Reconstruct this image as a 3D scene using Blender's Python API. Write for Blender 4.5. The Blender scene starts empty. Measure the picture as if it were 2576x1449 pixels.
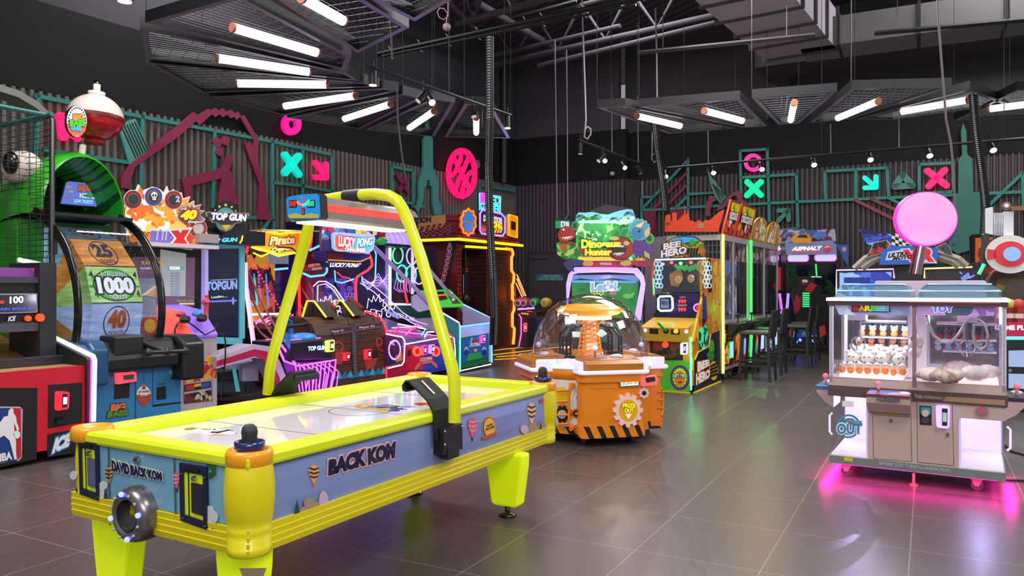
import bpy,math,random
from math import sin,cos,pi,radians,sqrt,atan2
C = bpy.context.scene.collection
# ------------------------------------------------------------------ camera
FPX,CX,CY,HC = 1940.0,1288.0,722.0,1.35
cam = bpy.data.cameras.new('camera');co = bpy.data.objects.new('camera',cam);C.objects.link(co)
cam.sensor_width = 36.0;cam.lens = FPX / 2576 * 36.0;cam.shift_y = (722 - 724.5) / 2576
cam.clip_start = .05;cam.clip_end = 200
co.location = (0,0,HC);co.rotation_euler = (radians(90),0,0)
bpy.context.scene.camera = co
vs = bpy.context.scene.view_settings
vs.view_transform = 'Standard';vs.look = 'None';vs.gamma = 1;vs.use_curve_mapping = False
vs.exposure = 0.0
# ------------------------------------------------------------------ world and big lights
wd = bpy.data.worlds.new('world');bpy.context.scene.world = wd;wd.use_nodes = True
wd.node_tree.nodes['Background'].inputs[0].default_value = (.93,.94,1,1)
wd.node_tree.nodes['Background'].inputs[1].default_value = .30
def area(name,loc,rot,sx,sy,watts,col=(1,1,1)):
    l = bpy.data.lights.new(name,'AREA');l.shape = 'RECTANGLE';l.size = sx;l.size_y = sy
    l.energy = watts;l.color = col
    o = bpy.data.objects.new(name,l);o.location = loc;o.rotation_euler = [radians(a) for a in rot]
    C.objects.link(o);return o
# unseen fill lights added to brighten the hall, overhead and behind the viewer
area('fill_light',(-3.5,1.5,5.4),(0,0,-28),2.2,2.2,190,(1,.97,.93))
area('fill_light',(3.0,1.0,5.4),(0,0,-28),2.2,2.2,190,(1,.97,.93))
area('fill_light',(0.5,-2.0,3.6),(62,0,0),3.5,1.6,150,(1,.97,.95))
area('fill_light',(6.5,6.0,5.4),(0,0,-28),2.2,2.2,200,(1,.96,.94))
area('fill_light',(-2.5,6.0,5.4),(0,0,-28),2.2,2.2,200,(1,.96,.94))
area('fill_light',(3.0,10.0,5.4),(0,0,-28),2.2,2.2,270,(1,.96,.95))
area('fill_light',(2.0,15.0,7.5),(0,0,-28),2.5,2.5,190,(1,.96,.97))
area('fill_light',(8.5,12.0,7.5),(0,0,-28),2.5,2.5,300,(1,.96,.95))
area('fill_light',(-4.5,11.5,7.5),(0,0,-28),2.5,2.5,150,(1,.96,.97))
# ------------------------------------------------------------------ materials
def lin(h):
    h = h.lstrip('#');r = []
    for i in (0,2,4):
        c = int(h[i:i+2],16) / 255;r.append(c / 12.92 if c <= .04045 else ((c + .055) / 1.055) ** 2.4)
    return (*r,1)
MC = {}
def mt(col,rough=.5,metal=0.,emit=0.,ecol=None,coat=0.,name=None):
    k = (col,rough,metal,emit,ecol,coat)
    if k in MC: return MC[k]
    m = bpy.data.materials.new(name or 'surface');m.use_nodes = True
    b = m.node_tree.nodes['Principled BSDF']
    b.inputs['Base Color'].default_value = lin(col);b.inputs['Roughness'].default_value = rough
    b.inputs['Metallic'].default_value = metal
    if coat: b.inputs['Coat Weight'].default_value = coat;b.inputs['Coat Roughness'].default_value = .08
    if emit:
        b.inputs['Emission Color'].default_value = lin(ecol or col);b.inputs['Emission Strength'].default_value = emit
    MC[k] = m;return m
def neon(col,s=2.2): return mt(col,.4,0,s,name='neon')
def nt(name):
    m = bpy.data.materials.new(name);m.use_nodes = True;t = m.node_tree
    return m,t.nodes,t.links,t.nodes['Principled BSDF']
def glass(tint='ffffff',refl=.06,rough=.02,alpha=.0):
    k = ('glass',tint,refl,rough,alpha)
    if k in MC: return MC[k]
    m = bpy.data.materials.new('clear_acrylic');m.use_nodes = True;t = m.node_tree;n = t.nodes;L = t.links
    n.clear();o = n.new('ShaderNodeOutputMaterial');mx = n.new('ShaderNodeMixShader')
    tr = n.new('ShaderNodeBsdfTransparent');gl = n.new('ShaderNodeBsdfGlossy');lw = n.new('ShaderNodeLayerWeight')
    mp = n.new('ShaderNodeMapRange');tr.inputs[0].default_value = lin(tint);gl.inputs['Roughness'].default_value = rough
    lw.inputs[0].default_value = .35;mp.inputs[3].default_value = refl;mp.inputs[4].default_value = .75
    L.new(lw.outputs['Facing'],mp.inputs[0]);L.new(mp.outputs[0],mx.inputs[0])
    # facing output goes 0 (head on) to 1 (grazing)
    L.new(tr.outputs[0],mx.inputs[1]);L.new(gl.outputs[0],mx.inputs[2]);L.new(mx.outputs[0],o.inputs[0])
    MC[k] = m;return m
def art(pal,scale=6.,emit=0.,seed=0,edge=None,rough=.35,warp=.35,ev=.035,stretch=(1,1,1)):
    """printed artwork: warped colour cells with outlines"""
    k = ('art',tuple(pal),scale,emit,seed,edge,rough,warp,ev,stretch)
    if k in MC: return MC[k]
    m,n,L,b = nt('printed_artwork')
    tc = n.new('ShaderNodeTexCoord');mp = n.new('ShaderNodeMapping');mp.inputs['Location'].default_value = (seed * 3.7,seed * 1.3,seed * 2.1)
    mp.inputs['Scale'].default_value = stretch
    L.new(tc.outputs['Object'],mp.inputs[0])
    nz = n.new('ShaderNodeTexNoise');nz.inputs['Scale'].default_value = scale * .8;nz.inputs['Detail'].default_value = 2
    L.new(mp.outputs[0],nz.inputs['Vector'])
    sb = n.new('ShaderNodeVectorMath');sb.operation = 'SUBTRACT';sb.inputs[1].default_value = (.5,.5,.5)
    sc = n.new('ShaderNodeVectorMath');sc.operation = 'SCALE';sc.inputs[3].default_value = warp * 6 / scale
    ad = n.new('ShaderNodeVectorMath');ad.operation = 'ADD'
    L.new(nz.outputs['Color'],sb.inputs[0]);L.new(sb.outputs[0],sc.inputs[0]);L.new(sc.outputs[0],ad.inputs[1]);L.new(mp.outputs[0],ad.inputs[0])
    vo = n.new('ShaderNodeTexVoronoi');vo.inputs['Scale'].default_value = scale;L.new(ad.outputs[0],vo.inputs['Vector'])
    sp = n.new('ShaderNodeSeparateColor');L.new(vo.outputs['Color'],sp.inputs[0])
    rp = n.new('ShaderNodeValToRGB');rp.color_ramp.interpolation = 'CONSTANT';e = rp.color_ramp.elements
    for i,c in enumerate(pal):
        if i < 2: x = e[i];x.position = i / len(pal)
        else: x = e.new(i / len(pal))
        x.color = lin(c)
    L.new(sp.outputs[0],rp.inputs[0]);out = rp.outputs[0]
    if edge:
        vd = n.new('ShaderNodeTexVoronoi');vd.feature = 'DISTANCE_TO_EDGE';vd.inputs['Scale'].default_value = scale;L.new(ad.outputs[0],vd.inputs['Vector'])
        lt = n.new('ShaderNodeMath');lt.operation = 'LESS_THAN';lt.inputs[1].default_value = ev;L.new(vd.outputs[0],lt.inputs[0])
        mx = n.new('ShaderNodeMix');mx.data_type = 'RGBA';L.new(lt.outputs[0],mx.inputs['Factor']);L.new(out,mx.inputs['A']);mx.inputs['B'].default_value = lin(edge);out = mx.outputs['Result']
    L.new(out,b.inputs['Base Color']);b.inputs['Roughness'].default_value = rough
    if emit: L.new(out,b.inputs['Emission Color']);b.inputs['Emission Strength'].default_value = emit
    MC[k] = m;return m
def stripes(c1,c2,scale,rot=(0,0,0),emit=0.,rough=.4,width=.5,dist=0.):
    k = ('str',c1,c2,scale,rot,emit,rough,width,dist)
    if k in MC: return MC[k]
    m,n,L,b = nt('striped');tc = n.new('ShaderNodeTexCoord');mp = n.new('ShaderNodeMapping');mp.inputs['Rotation'].default_value = [radians(a) for a in rot]
    L.new(tc.outputs['Object'],mp.inputs[0]);wv = n.new('ShaderNodeTexWave');wv.inputs['Scale'].default_value = scale;wv.inputs['Distortion'].default_value = dist
    wv.inputs['Detail'].default_value = 2 if dist else 0
    L.new(mp.outputs[0],wv.inputs['Vector']);lt = n.new('ShaderNodeMath');lt.operation = 'GREATER_THAN';lt.inputs[1].default_value = width;L.new(wv.outputs['Fac'],lt.inputs[0])
    mx = n.new('ShaderNodeMix');mx.data_type = 'RGBA';mx.inputs['A'].default_value = lin(c1);mx.inputs['B'].default_value = lin(c2);L.new(lt.outputs[0],mx.inputs['Factor'])
    L.new(mx.outputs['Result'],b.inputs['Base Color']);b.inputs['Roughness'].default_value = rough
    if emit: L.new(mx.outputs['Result'],b.inputs['Emission Color']);b.inputs['Emission Strength'].default_value = emit
    MC[k] = m;return m
def mottled(c1,c2,scale=4.,rough=.5,detail=4,emit=0.,stretch=(1,1,1),metal=0.,bump=0.):
    k = ('mot',c1,c2,scale,rough,detail,emit,stretch,metal,bump)
    if k in MC: return MC[k]
    m,n,L,b = nt('mottled');tc = n.new('ShaderNodeTexCoord');mp = n.new('ShaderNodeMapping');mp.inputs['Scale'].default_value = stretch
    L.new(tc.outputs['Object'],mp.inputs[0]);nz = n.new('ShaderNodeTexNoise');nz.inputs['Scale'].default_value = scale;nz.inputs['Detail'].default_value = detail
    L.new(mp.outputs[0],nz.inputs['Vector']);rp = n.new('ShaderNodeValToRGB');rp.color_ramp.elements[0].color = lin(c1);rp.color_ramp.elements[1].color = lin(c2)
    rp.color_ramp.elements[0].position = .35;rp.color_ramp.elements[1].position = .65
    L.new(nz.outputs[0],rp.inputs[0]);L.new(rp.outputs[0],b.inputs['Base Color']);b.inputs['Roughness'].default_value = rough;b.inputs['Metallic'].default_value = metal
    if emit: L.new(rp.outputs[0],b.inputs['Emission Color']);b.inputs['Emission Strength'].default_value = emit
    if bump:
        bp = n.new('ShaderNodeBump');bp.inputs['Strength'].default_value = bump;L.new(nz.outputs[0],bp.inputs['Height']);L.new(bp.outputs[0],b.inputs['Normal'])
    MC[k] = m;return m
def bricks(c1,c2,mortar,bw,rh,ms=.012,rough=.7,rot=(0,0,0),off=.5,loc=(0,0,0),bump=0.,emit=0.):
    k = ('brk',c1,c2,mortar,bw,rh,ms,rough,rot,off,loc,bump,emit)
    if k in MC: return MC[k]
    m,n,L,b = nt('brickwork');tc = n.new('ShaderNodeTexCoord');mp = n.new('ShaderNodeMapping');mp.inputs['Rotation'].default_value = [radians(a) for a in rot];mp.inputs['Location'].default_value = loc
    L.new(tc.outputs['Object'],mp.inputs[0]);br = n.new('ShaderNodeTexBrick');br.offset = off
    for i,c in (('Color1',c1),('Color2',c2),('Mortar',mortar)): br.inputs[i].default_value = lin(c)
    br.inputs['Scale'].default_value = 1;br.inputs['Mortar Size'].default_value = ms;br.inputs['Brick Width'].default_value = bw;br.inputs['Row Height'].default_value = rh
    br.inputs['Mortar Smooth'].default_value = .1
    L.new(mp.outputs[0],br.inputs['Vector']);L.new(br.outputs[0],b.inputs['Base Color']);b.inputs['Roughness'].default_value = rough
    if emit: L.new(br.outputs[0],b.inputs['Emission Color']);b.inputs['Emission Strength'].default_value = emit
    if bump:
        bp = n.new('ShaderNodeBump');bp.inputs['Strength'].default_value = bump;bp.invert = True;bp.inputs['Distance'].default_value = .01;L.new(br.outputs['Fac'],bp.inputs['Height']);L.new(bp.outputs[0],b.inputs['Normal'])
    MC[k] = m;return m
# ------------------------------------------------------------------ vectors
def vadd(a,b,s=1.): return (a[0] + b[0] * s,a[1] + b[1] * s,a[2] + b[2] * s)
def vsub(a,b): return (a[0] - b[0],a[1] - b[1],a[2] - b[2])
def dot(a,b): return a[0] * b[0] + a[1] * b[1] + a[2] * b[2]
def cross(a,b): return (a[1] * b[2] - a[2] * b[1],a[2] * b[0] - a[0] * b[2],a[0] * b[1] - a[1] * b[0])
def norm(a):
    l = sqrt(dot(a,a)) or 1;return (a[0] / l,a[1] / l,a[2] / l)
def lerp(a,b,t): return tuple(a[i] + (b[i] - a[i]) * t for i in range(len(a)))
class Fr:
    """a place in the room: origin and heading; local -y looks out of the front of a machine"""
    def __init__(s,x,y,yaw,z=0.):
        s.o = (x,y,z);s.yaw = radians(yaw);s.c = cos(s.yaw);s.s = sin(s.yaw)
    def w(s,p): return (s.o[0] + p[0] * s.c - p[1] * s.s,s.o[1] + p[0] * s.s + p[1] * s.c,s.o[2] + p[2])
    def l(s,p):
        dx,dy = p[0] - s.o[0],p[1] - s.o[1];return (dx * s.c + dy * s.s,-dx * s.s + dy * s.c,p[2] - s.o[2])
    def ld(s,d): return (d[0] * s.c + d[1] * s.s,-d[0] * s.s + d[1] * s.c,d[2])
W0 = Fr(0,0,0)
class Pl:
    """plane in a frame; calling it with photo coordinates gives the local point where that line of sight meets it"""
    def __init__(s,fr,p,n): s.fr = fr;s.p = p;s.n = norm(n);s.oc = fr.l((0,0,HC))
    def __call__(s,px,py,lift=0.):
        d = s.fr.ld(((px - CX) / FPX,1.,(CY - py) / FPX));t = dot(vsub(s.p,s.oc),s.n) / dot(d,s.n)
        return vadd(vadd(s.oc,d,t),s.n,lift)
def PY(fr,y,s=-1): return Pl(fr,(0,y,0),(0,s,0))
def PX(fr,x,s=1): return Pl(fr,(x,0,0),(s,0,0))
def PZ(fr,z,s=1): return Pl(fr,(0,0,z),(0,0,s))
def P3(fr,a,b,c):
    n = cross(vsub(b,a),vsub(c,a));P = Pl(fr,a,n)
    if dot(vsub(P.oc,a),P.n) < 0: P.n = vadd((0,0,0),P.n,-1)
    return P
def floor_at(px,py): Y = HC * FPX / (py - CY);return ((px - CX) / FPX * Y,Y)
# ------------------------------------------------------------------ mesh building
TXT = {}
def text_mesh(t,bold,shear):
    k = (t,bold,shear)
    if k not in TXT:
        cu = bpy.data.curves.new('t','FONT');cu.body = t;cu.offset = bold;cu.shear = shear;cu.resolution_u = 3;cu.fill_mode = 'FRONT'
        o = bpy.data.objects.new('t',cu);me = bpy.data.meshes.new_from_object(o)
        vs_ = [tuple(v.co) for v in me.vertices];fs = [tuple(p.vertices) for p in me.polygons]
        bpy.data.objects.remove(o);bpy.data.curves.remove(cu);bpy.data.meshes.remove(me)
        cu2 = bpy.data.curves.new('t','FONT');cu2.body = t;cu2.shear = shear;cu2.resolution_u = 1;cu2.fill_mode = 'FRONT';o2 = bpy.data.objects.new('t',cu2)
        me = bpy.data.meshes.new_from_object(o2)
        xs = [v.co.x for v in me.vertices] or [0,1];ys = [v.co.y for v in me.vertices] or [0,1]
        bb = (min(xs),max(xs),min(ys),max(ys));bpy.data.objects.remove(o2);bpy.data.curves.remove(cu2);bpy.data.meshes.remove(me)
        TXT[k] = (vs_,fs,bb)
    return TXT[k]
class M:
    def __init__(s): s.v = [];s.f = [];s.mi = [];s.sm = [];s.m = []
    def _m(s,m):
        if m not in s.m: s.m.append(m)
        return s.m.index(m)
    def add(s,vs_,fs,m,smooth=False):
        b = len(s.v);s.v += [tuple(v) for v in vs_];i = s._m(m)
        for f in fs: s.f.append([b + j for j in f]);s.mi.append(i);s.sm.append(smooth)
        return s
    def face(s,pts,m): return s.add(pts,[list(range(len(pts)))],m)
    def ext(s,pts,vec,m,side=None):
        n = len(pts);q = [vadd(p,vec) for p in pts]
        s.add(list(pts) + q,[list(range(n)),list(range(2 * n - 1,n - 1,-1))],m)
        s.add(list(pts) + q,[[i,i + n,(i + 1) % n + n,(i + 1) % n] for i in range(n)],side or m);return s
    def box(s,a,b,m):
        x0,y0,z0 = a;x1,y1,z1 = b
        if x0 > x1: x0,x1 = x1,x0
        if y0 > y1: y0,y1 = y1,y0
        if z0 > z1: z0,z1 = z1,z0
        v = [(x0,y0,z0),(x1,y0,z0),(x1,y1,z0),(x0,y1,z0),(x0,y0,z1),(x1,y0,z1),(x1,y1,z1),(x0,y1,z1)]
        return s.add(v,[[0,3,2,1],[4,5,6,7],[0,1,5,4],[1,2,6,5],[2,3,7,6],[3,0,4,7]],m)
    def prof(s,yz,x0,x1,m,side=None):
        """side profile in (y,z) pushed along x"""
        return s.ext([(x0,y,z) for y,z in yz],(x1 - x0,0,0),side or m,m)
    def plate(s,P,px,m,th=.01,lift=0.,side=None):
        """photo outline laid on plane P, th thick outwards"""
        return s.ext([P(x,y,lift) for x,y in px],tuple(c * th for c in P.n),m,side)
    def tube(s,path,r,m,n=8,closed=False,cap=True):
        pts = list(path);N = len(pts);R = r if isinstance(r,(list,tuple)) else [r] * N;vs_ = [];fs = [];u0 = None
        for i,p in enumerate(pts):
            a = pts[i - 1] if (i > 0 or closed) else p;b = pts[(i + 1) % N] if (i < N - 1 or closed) else p
            t = norm(vsub(b,a))
            if u0 is None: u0 = norm(cross(t,(0,0,1) if abs(t[2]) < .9 else (1,0,0)))
            u = vsub(u0,tuple(c * dot(u0,t) for c in t));u = norm(u);u0 = u;w = cross(t,u)
            for k in range(n):
                a_ = 2 * pi * k / n;vs_.append(tuple(p[j] + R[i] * (cos(a_) * u[j] + sin(a_) * w[j]) for j in range(3)))
        for i in range(N if closed else N - 1):
            for k in range(n):
                j = (i + 1) % N;fs.append([i * n + k,i * n + (k + 1) % n,j * n + (k + 1) % n,j * n + k])
        s.add(vs_,fs,m,n > 5)
        if cap and not closed: s.add(vs_[:n],[list(range(n))[::-1]],m);s.add(vs_[-n:],[list(range(n))],m)
        return s
    def cyl(s,a,b,r,m,r2=None,n=20,capm=None):
        s.tube([a,b],[r,r if r2 is None else r2],m,n,cap=False)
        q = s.v[-2 * n:];s.add(q[:n],[list(range(n))[::-1]],capm or m);s.add(q[n:],[list(range(n))],capm or m);return s
    def lathe(s,pr,m,c=(0,0,0),n=32,ax='z',smooth=True):
        vs_ = [];fs = []
        for r,z in pr:
            for k in range(n):
                a = 2 * pi * k / n;x,y = r * cos(a),r * sin(a)
                vs_.append({'z': (c[0] + x,c[1] + y,c[2] + z),'y': (c[0] + x,c[1] + z,c[2] + y),'x': (c[0] + z,c[1] + x,c[2] + y)}[ax])
        for i in range(len(pr) - 1):
            for k in range(n): fs.append([i * n + k,i * n + (k + 1) % n,(i + 1) * n + (k + 1) % n,(i + 1) * n + k])
        return s.add(vs_,fs,m,smooth)
    def ball(s,c,r,m,n=16,k=10,jit=0.,rnd=None):
        r = r if isinstance(r,(tuple,list)) else (r,r,r);vs_ = [];fs = []
        for i in range(k + 1):
            t = pi * i / k
            for j in range(n):
                a = 2 * pi * j / n;q = 1 + (rnd.uniform(-jit,jit) if rnd else 0)
                vs_.append((c[0] + q * r[0] * sin(t) * cos(a),c[1] + q * r[1] * sin(t) * sin(a),c[2] + q * r[2] * cos(t)))
        for i in range(k):
            for j in range(n): fs.append([i * n + j,i * n + (j + 1) % n,(i + 1) * n + (j + 1) % n,(i + 1) * n + j])
        return s.add(vs_,fs,m,True)
    def text(s,t,P,q,m,lift=.004,bold=0.,shear=0.,out=None,ob=.03,th=0.):
        """lettering fitted to the photo quad q = bottom-left, bottom-right, top-right, top-left"""
        if out: s.text(t,P,q,out,lift,bold + ob,shear,None,0,0);lift += .003
        vs_,fs,bb = text_mesh(t,bold,shear);w = bb[1] - bb[0] or 1;h = bb[3] - bb[2] or 1
        K = [P(x,y,lift) if P else (x,y) for x,y in q] if P else [vadd(x,(0,0,0)) for x in q]
        pts = []
        for v in vs_:
            u = (v[0] - bb[0]) / w;z = (v[1] - bb[2]) / h;pts.append(lerp(lerp(K[0],K[1],u),lerp(K[3],K[2],u),z))
        s.add(pts,fs,m);return s
    def text3(s,t,q3,m,n,lift=.004,bold=0.,shear=0.,out=None,ob=.03):
        """as text, with the quad in local coordinates and n the outward direction"""
        if out: s.text3(t,q3,out,n,lift,bold + ob,shear);lift += .003
        return s.text(t,None,[vadd(p,n,lift) for p in q3],m,0,bold,shear)
    def disc(s,P,c,rx,ry,m,th=.01,lift=0.,n=28,side=None):
        """photo ellipse laid on plane P"""
        return s.plate(P,[(c[0] + rx * cos(2 * pi * k / n),c[1] + ry * sin(2 * pi * k / n)) for k in range(n)],m,th,lift,side)
    def line(s,P,px,r,m,lift=0.,closed=False,n=6): return s.tube([P(x,y,lift) for x,y in px],r,m,n,closed)
    def stroke(s,P,px,w,m,th=.004,lift=0.):
        """flat painted line of width w metres along photo points"""
        K = [P(x,y,lift) for x,y in px]
        for a,b in zip(K,K[1:]):
            d = norm(vsub(b,a));t = norm(cross(d,P.n));h = w / 2
            e = vadd(b,d,h * .6);a2 = vadd(a,d,-h * .6)
            s.ext([vadd(a2,t,h),vadd(e,t,h),vadd(e,t,-h),vadd(a2,t,-h)],tuple(c * th for c in P.n),m)
        return s
    def pill(s,P,a,b,w,m,th=.05,lift=0.,side=None):
        """rounded bar between two photo points"""
        A = P(*a,lift);B = P(*b,lift);d = norm(vsub(B,A));t = cross(d,P.n);pts = []
        for k in range(9): q = -pi / 2 + pi * k / 8;pts.append(vadd(vadd(B,d,w / 2 * cos(q)),t,w / 2 * sin(q)))
        for k in range(9): q = pi / 2 + pi * k / 8;pts.append(vadd(vadd(A,d,w / 2 * cos(q)),t,w / 2 * sin(q)))
        return s.ext(pts,tuple(c * th for c in P.n),m,side)
    def build(s,name,par=None,fr=None,bev=0.,seg=2,label=None,cat=None,group=None,kind=None,sm=False,sub=0):
        me = bpy.data.meshes.new(name);me.from_pydata(s.v,[],s.f);me.update()
        for m in s.m: me.materials.append(m)
        me.polygons.foreach_set('material_index',s.mi);me.polygons.foreach_set('use_smooth',[bool(a or sm) for a in s.sm])
        o = bpy.data.objects.new(name,me);C.objects.link(o)
        if par: o.parent = par
        elif fr: o.location = fr.o;o.rotation_euler = (0,0,fr.yaw)
        if bev:
            import bmesh
            bm = bmesh.new();bm.from_mesh(me);bmesh.ops.remove_doubles(bm,verts=bm.verts,dist=1e-5);bmesh.ops.recalc_face_normals(bm,faces=bm.faces);bm.to_mesh(me);bm.free()
            b = o.modifiers.new('bevel','BEVEL');b.width = bev;b.segments = seg;b.limit_method = 'ANGLE';b.angle_limit = radians(40)
        if sub: d = o.modifiers.new('s','SUBSURF');d.levels = d.render_levels = sub
        tag(o,label,cat,group,kind);return o
def tag(o,label=None,cat=None,group=None,kind=None):
    if label: o['label'] = label
    if cat: o['category'] = cat
    if group: o['group'] = group
    if kind: o['kind'] = kind
    return o
def thing(name,label,cat,fr,group=None):
    o = bpy.data.objects.new(name,None);C.objects.link(o);o.location = fr.o;o.rotation_euler = (0,0,fr.yaw);o.empty_display_size = .1
    return tag(o,label,cat,group)
def copy_tree(o,par=None):
    c = o.copy();C.objects.link(c)
    if par: c.parent = par
    for ch in [x for x in bpy.data.objects if x.parent == o]: copy_tree(ch,c)
    return c
def light(kind,name,par,loc,e,col,size=.05,spot=None,rot=None,blend=.6):
    l = bpy.data.lights.new(name,kind);l.energy = e;l.color = lin(col)[:3]
    if kind == 'POINT': l.shadow_soft_size = 0
    if kind == 'SPOT': l.shadow_soft_size = size
    if spot: l.spot_size = radians(spot);l.spot_blend = blend
    o = bpy.data.objects.new(name,l);C.objects.link(o);o.location = loc
    if rot: o.rotation_euler = rot
    if par: o.parent = par
    return o
# common finishes
BLK = mt('141416',.45);BLKG = mt('0c0c0e',.2,coat=.5);GRY = mt('7d7c80',.5);DGR = mt('2c2c30',.5);WHT = mt('e8e6ea',.35)
CHR = mt('c9c9d2',.15,1.);STL = mt('8a8a90',.35,.9);TEAL = mt('3f938c',.55);MAG = mt('a03058',.5);RUB = mt('1b1b1d',.7)
# ================================================================== room shell
WL = Fr(0.09,21.36,56.5)          # left wall, local x runs towards the far corner
WM = Fr(0.09,21.36,-27)           # middle wall with the fire exit
WR = Fr(3.42,20.23,-30)           # right wall
TOPC = 4.15
def rot2(a): return (cos(radians(a)),sin(radians(a)))
def floor():
    m,n,L,b = nt('floor_tiles')
    tc = n.new('ShaderNodeTexCoord');mp = n.new('ShaderNodeMapping')
    mp.inputs['Rotation'].default_value = (0,0,radians(28.4))
    # grid lines run along the heading of the aisle
    mp.inputs['Location'].default_value = (1.325 + .62 * 4,-5.139 + .68 * 12,0)
    L.new(tc.outputs['Object'],mp.inputs[0]);br = n.new('ShaderNodeTexBrick');br.offset = 0
    br.inputs['Color1'].default_value = lin('4a4441');br.inputs['Color2'].default_value = lin('4e4744');br.inputs['Mortar'].default_value = lin('7a736c')
    br.inputs['Scale'].default_value = 1;br.inputs['Mortar Size'].default_value = .0035;br.inputs['Brick Width'].default_value = .62;br.inputs['Row Height'].default_value = .68
    L.new(mp.outputs[0],br.inputs['Vector'])
    nz = n.new('ShaderNodeTexNoise');nz.inputs['Scale'].default_value = 40;nz.inputs['Detail'].default_value = 6
    m2 = n.new('ShaderNodeMapping');m2.inputs['Rotation'].default_value = (0,0,radians(28.4));m2.inputs['Scale'].default_value = (1,.12,1);L.new(tc.outputs['Object'],m2.inputs[0]);L.new(m2.outputs[0],nz.inputs['Vector'])
    mr = n.new('ShaderNodeMapRange');mr.inputs[1].default_value = .3;mr.inputs[2].default_value = .7;mr.inputs[3].default_value = .88;mr.inputs[4].default_value = 1.1;L.new(nz.outputs[0],mr.inputs[0])
    mx = n.new('ShaderNodeMix');mx.data_type = 'RGBA';mx.blend_type = 'MULTIPLY';mx.inputs['Factor'].default_value = 1;L.new(br.outputs[0],mx.inputs['A']);L.new(mr.outputs[0],mx.inputs['B'])
    L.new(mx.outputs['Result'],b.inputs['Base Color'])
    r2 = n.new('ShaderNodeMapRange');r2.inputs[3].default_value = .26;r2.inputs[4].default_value = .42;L.new(nz.outputs[0],r2.inputs[0]);L.new(r2.outputs[0],b.inputs['Roughness'])
    b.inputs['Specular IOR Level'].default_value = .45
    M().box((-11,-3,-.1),(14,25,0),m).build('floor',kind='structure')
floor()
COR = mt('5a5450',.5);CORR = mt('3f3836',.55);NAVY = mt('101015',.8);UPG = mt('504d54',.85)
def corrugated(name,fr,x0,x1,z1,mat,pitch=.105,d=.035,z0=0.):
    m = M();n = int((x1 - x0) / pitch);p = []
    for i in range(n + 1):
        x = x0 + i * pitch
        p += [(x,0),(x + pitch * .42,0),(x + pitch * .58,d),(x + pitch * .86,d)]
    p = [(min(a,x1),b) for a,b in p]
    vs_ = [(a,b,z0) for a,b in p] + [(a,b,z1) for a,b in p];k = len(p)
    m.add(vs_,[[i,i + 1,i + 1 + k,i + k] for i in range(k - 1)],mat)
    m.box((x0,d + .001,z0),(x1,d + .1,z1),CORR)
    return m.build(name,fr=fr,kind='structure')
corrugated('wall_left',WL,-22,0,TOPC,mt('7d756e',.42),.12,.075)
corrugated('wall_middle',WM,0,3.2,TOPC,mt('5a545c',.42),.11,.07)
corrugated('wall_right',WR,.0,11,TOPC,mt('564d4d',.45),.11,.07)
ret = Fr(*WM.w((3.2,0,0))[:2],40)
corrugated('wall_return',ret,0,.62,TOPC,mt('4a4448',.5),.1)
M().box((-22,.02,TOPC),(0.1,.2,5.44),NAVY).build('wall_upper_left',fr=WL,kind='structure')
M().box((0,.02,TOPC),(3.2,.2,5.44),NAVY).build('wall_upper_middle',fr=WM,kind='structure')
M().box((-.5,.04,TOPC),(11,.2,5.44),mt('141316',.8)).build('wall_upper_right',fr=WR,kind='structure')
M().box((-22,.03,5.44),(0.1,.2,9),UPG).build('wall_high_left',fr=WL,kind='structure')
M().box((0,.03,5.44),(3.0,.2,9),UPG).build('wall_high_middle',fr=WM,kind='structure')
m = M().box((-.5,.06,5.44),(11,.2,9),UPG);m.box((3.3,-.2,5.44),(3.75,.1,9),UPG);m.build('wall_high_right',fr=WR,kind='structure')
m = M().box((-11,4.5,7.9),(14,25,8.0),stripes('68646c','4c484e',1.2,(0,0,-28),rough=.8));m.build('ceiling',kind='structure')
# pier and vertical pipe in the far left corner
M().cyl((-.7,-.1,TOPC),(-.7,-.1,7.2),.07,mt('4a474c',.6)).tube([(-.7,-.1,7.2),(-.7,-.6,7.4)],.05,mt('4a474c',.6)).build('downpipe',fr=WL,label='grey pipe running down the far left corner of the hall',cat='pipe')
# roof trusses: chords and diagonals seen against the deck
ZP = lambda z: PZ(W0,z)
TR = mt('47454b',.7)
def truss(name,A,B,z0,z1,r,k):
    m = M();d = lerp(A,B,0);n = k
    m.tube([(*A,z0),(*B,z0)],r,TR);m.tube([(*A,z1),(*B,z1)],r,TR)
    for i in range(n):
        p = lerp(A,B,i / n);q = lerp(A,B,(i + .5) / n);s = lerp(A,B,(i + 1) / n)
        m.tube([(*p,z1),(*q,z0),(*s,z1)],r * .6,TR,6)
    return m.build(name,label=None,kind='structure')
def wpt(px,py,z): p = ZP(z)(px,py);return (p[0],p[1])
truss('trim_1',wpt(1243,163,6.6),wpt(2040,-15,6.6),6.6,7.5,.07,6)
truss('trim_2',wpt(1150,60,6.6),wpt(1800,-120,6.6),6.6,7.5,.07,6)
m = M()
for a,b,z,r in (((1355,166),(1800,58),6.3,.06),((1200,8),(1420,135),6.9,.08),((1080,-40),(1240,120),7.2,.07),((1240,140),(1560,65),6.7,.05),((1250,55),(1450,2),7.0,.03)):
    m.tube([ZP(z)(*a),ZP(z)(*b)],r,TR)
m.build('ceiling_pipe',label='grey sprinkler pipes crossing under the roof deck',cat='pipe')
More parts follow.
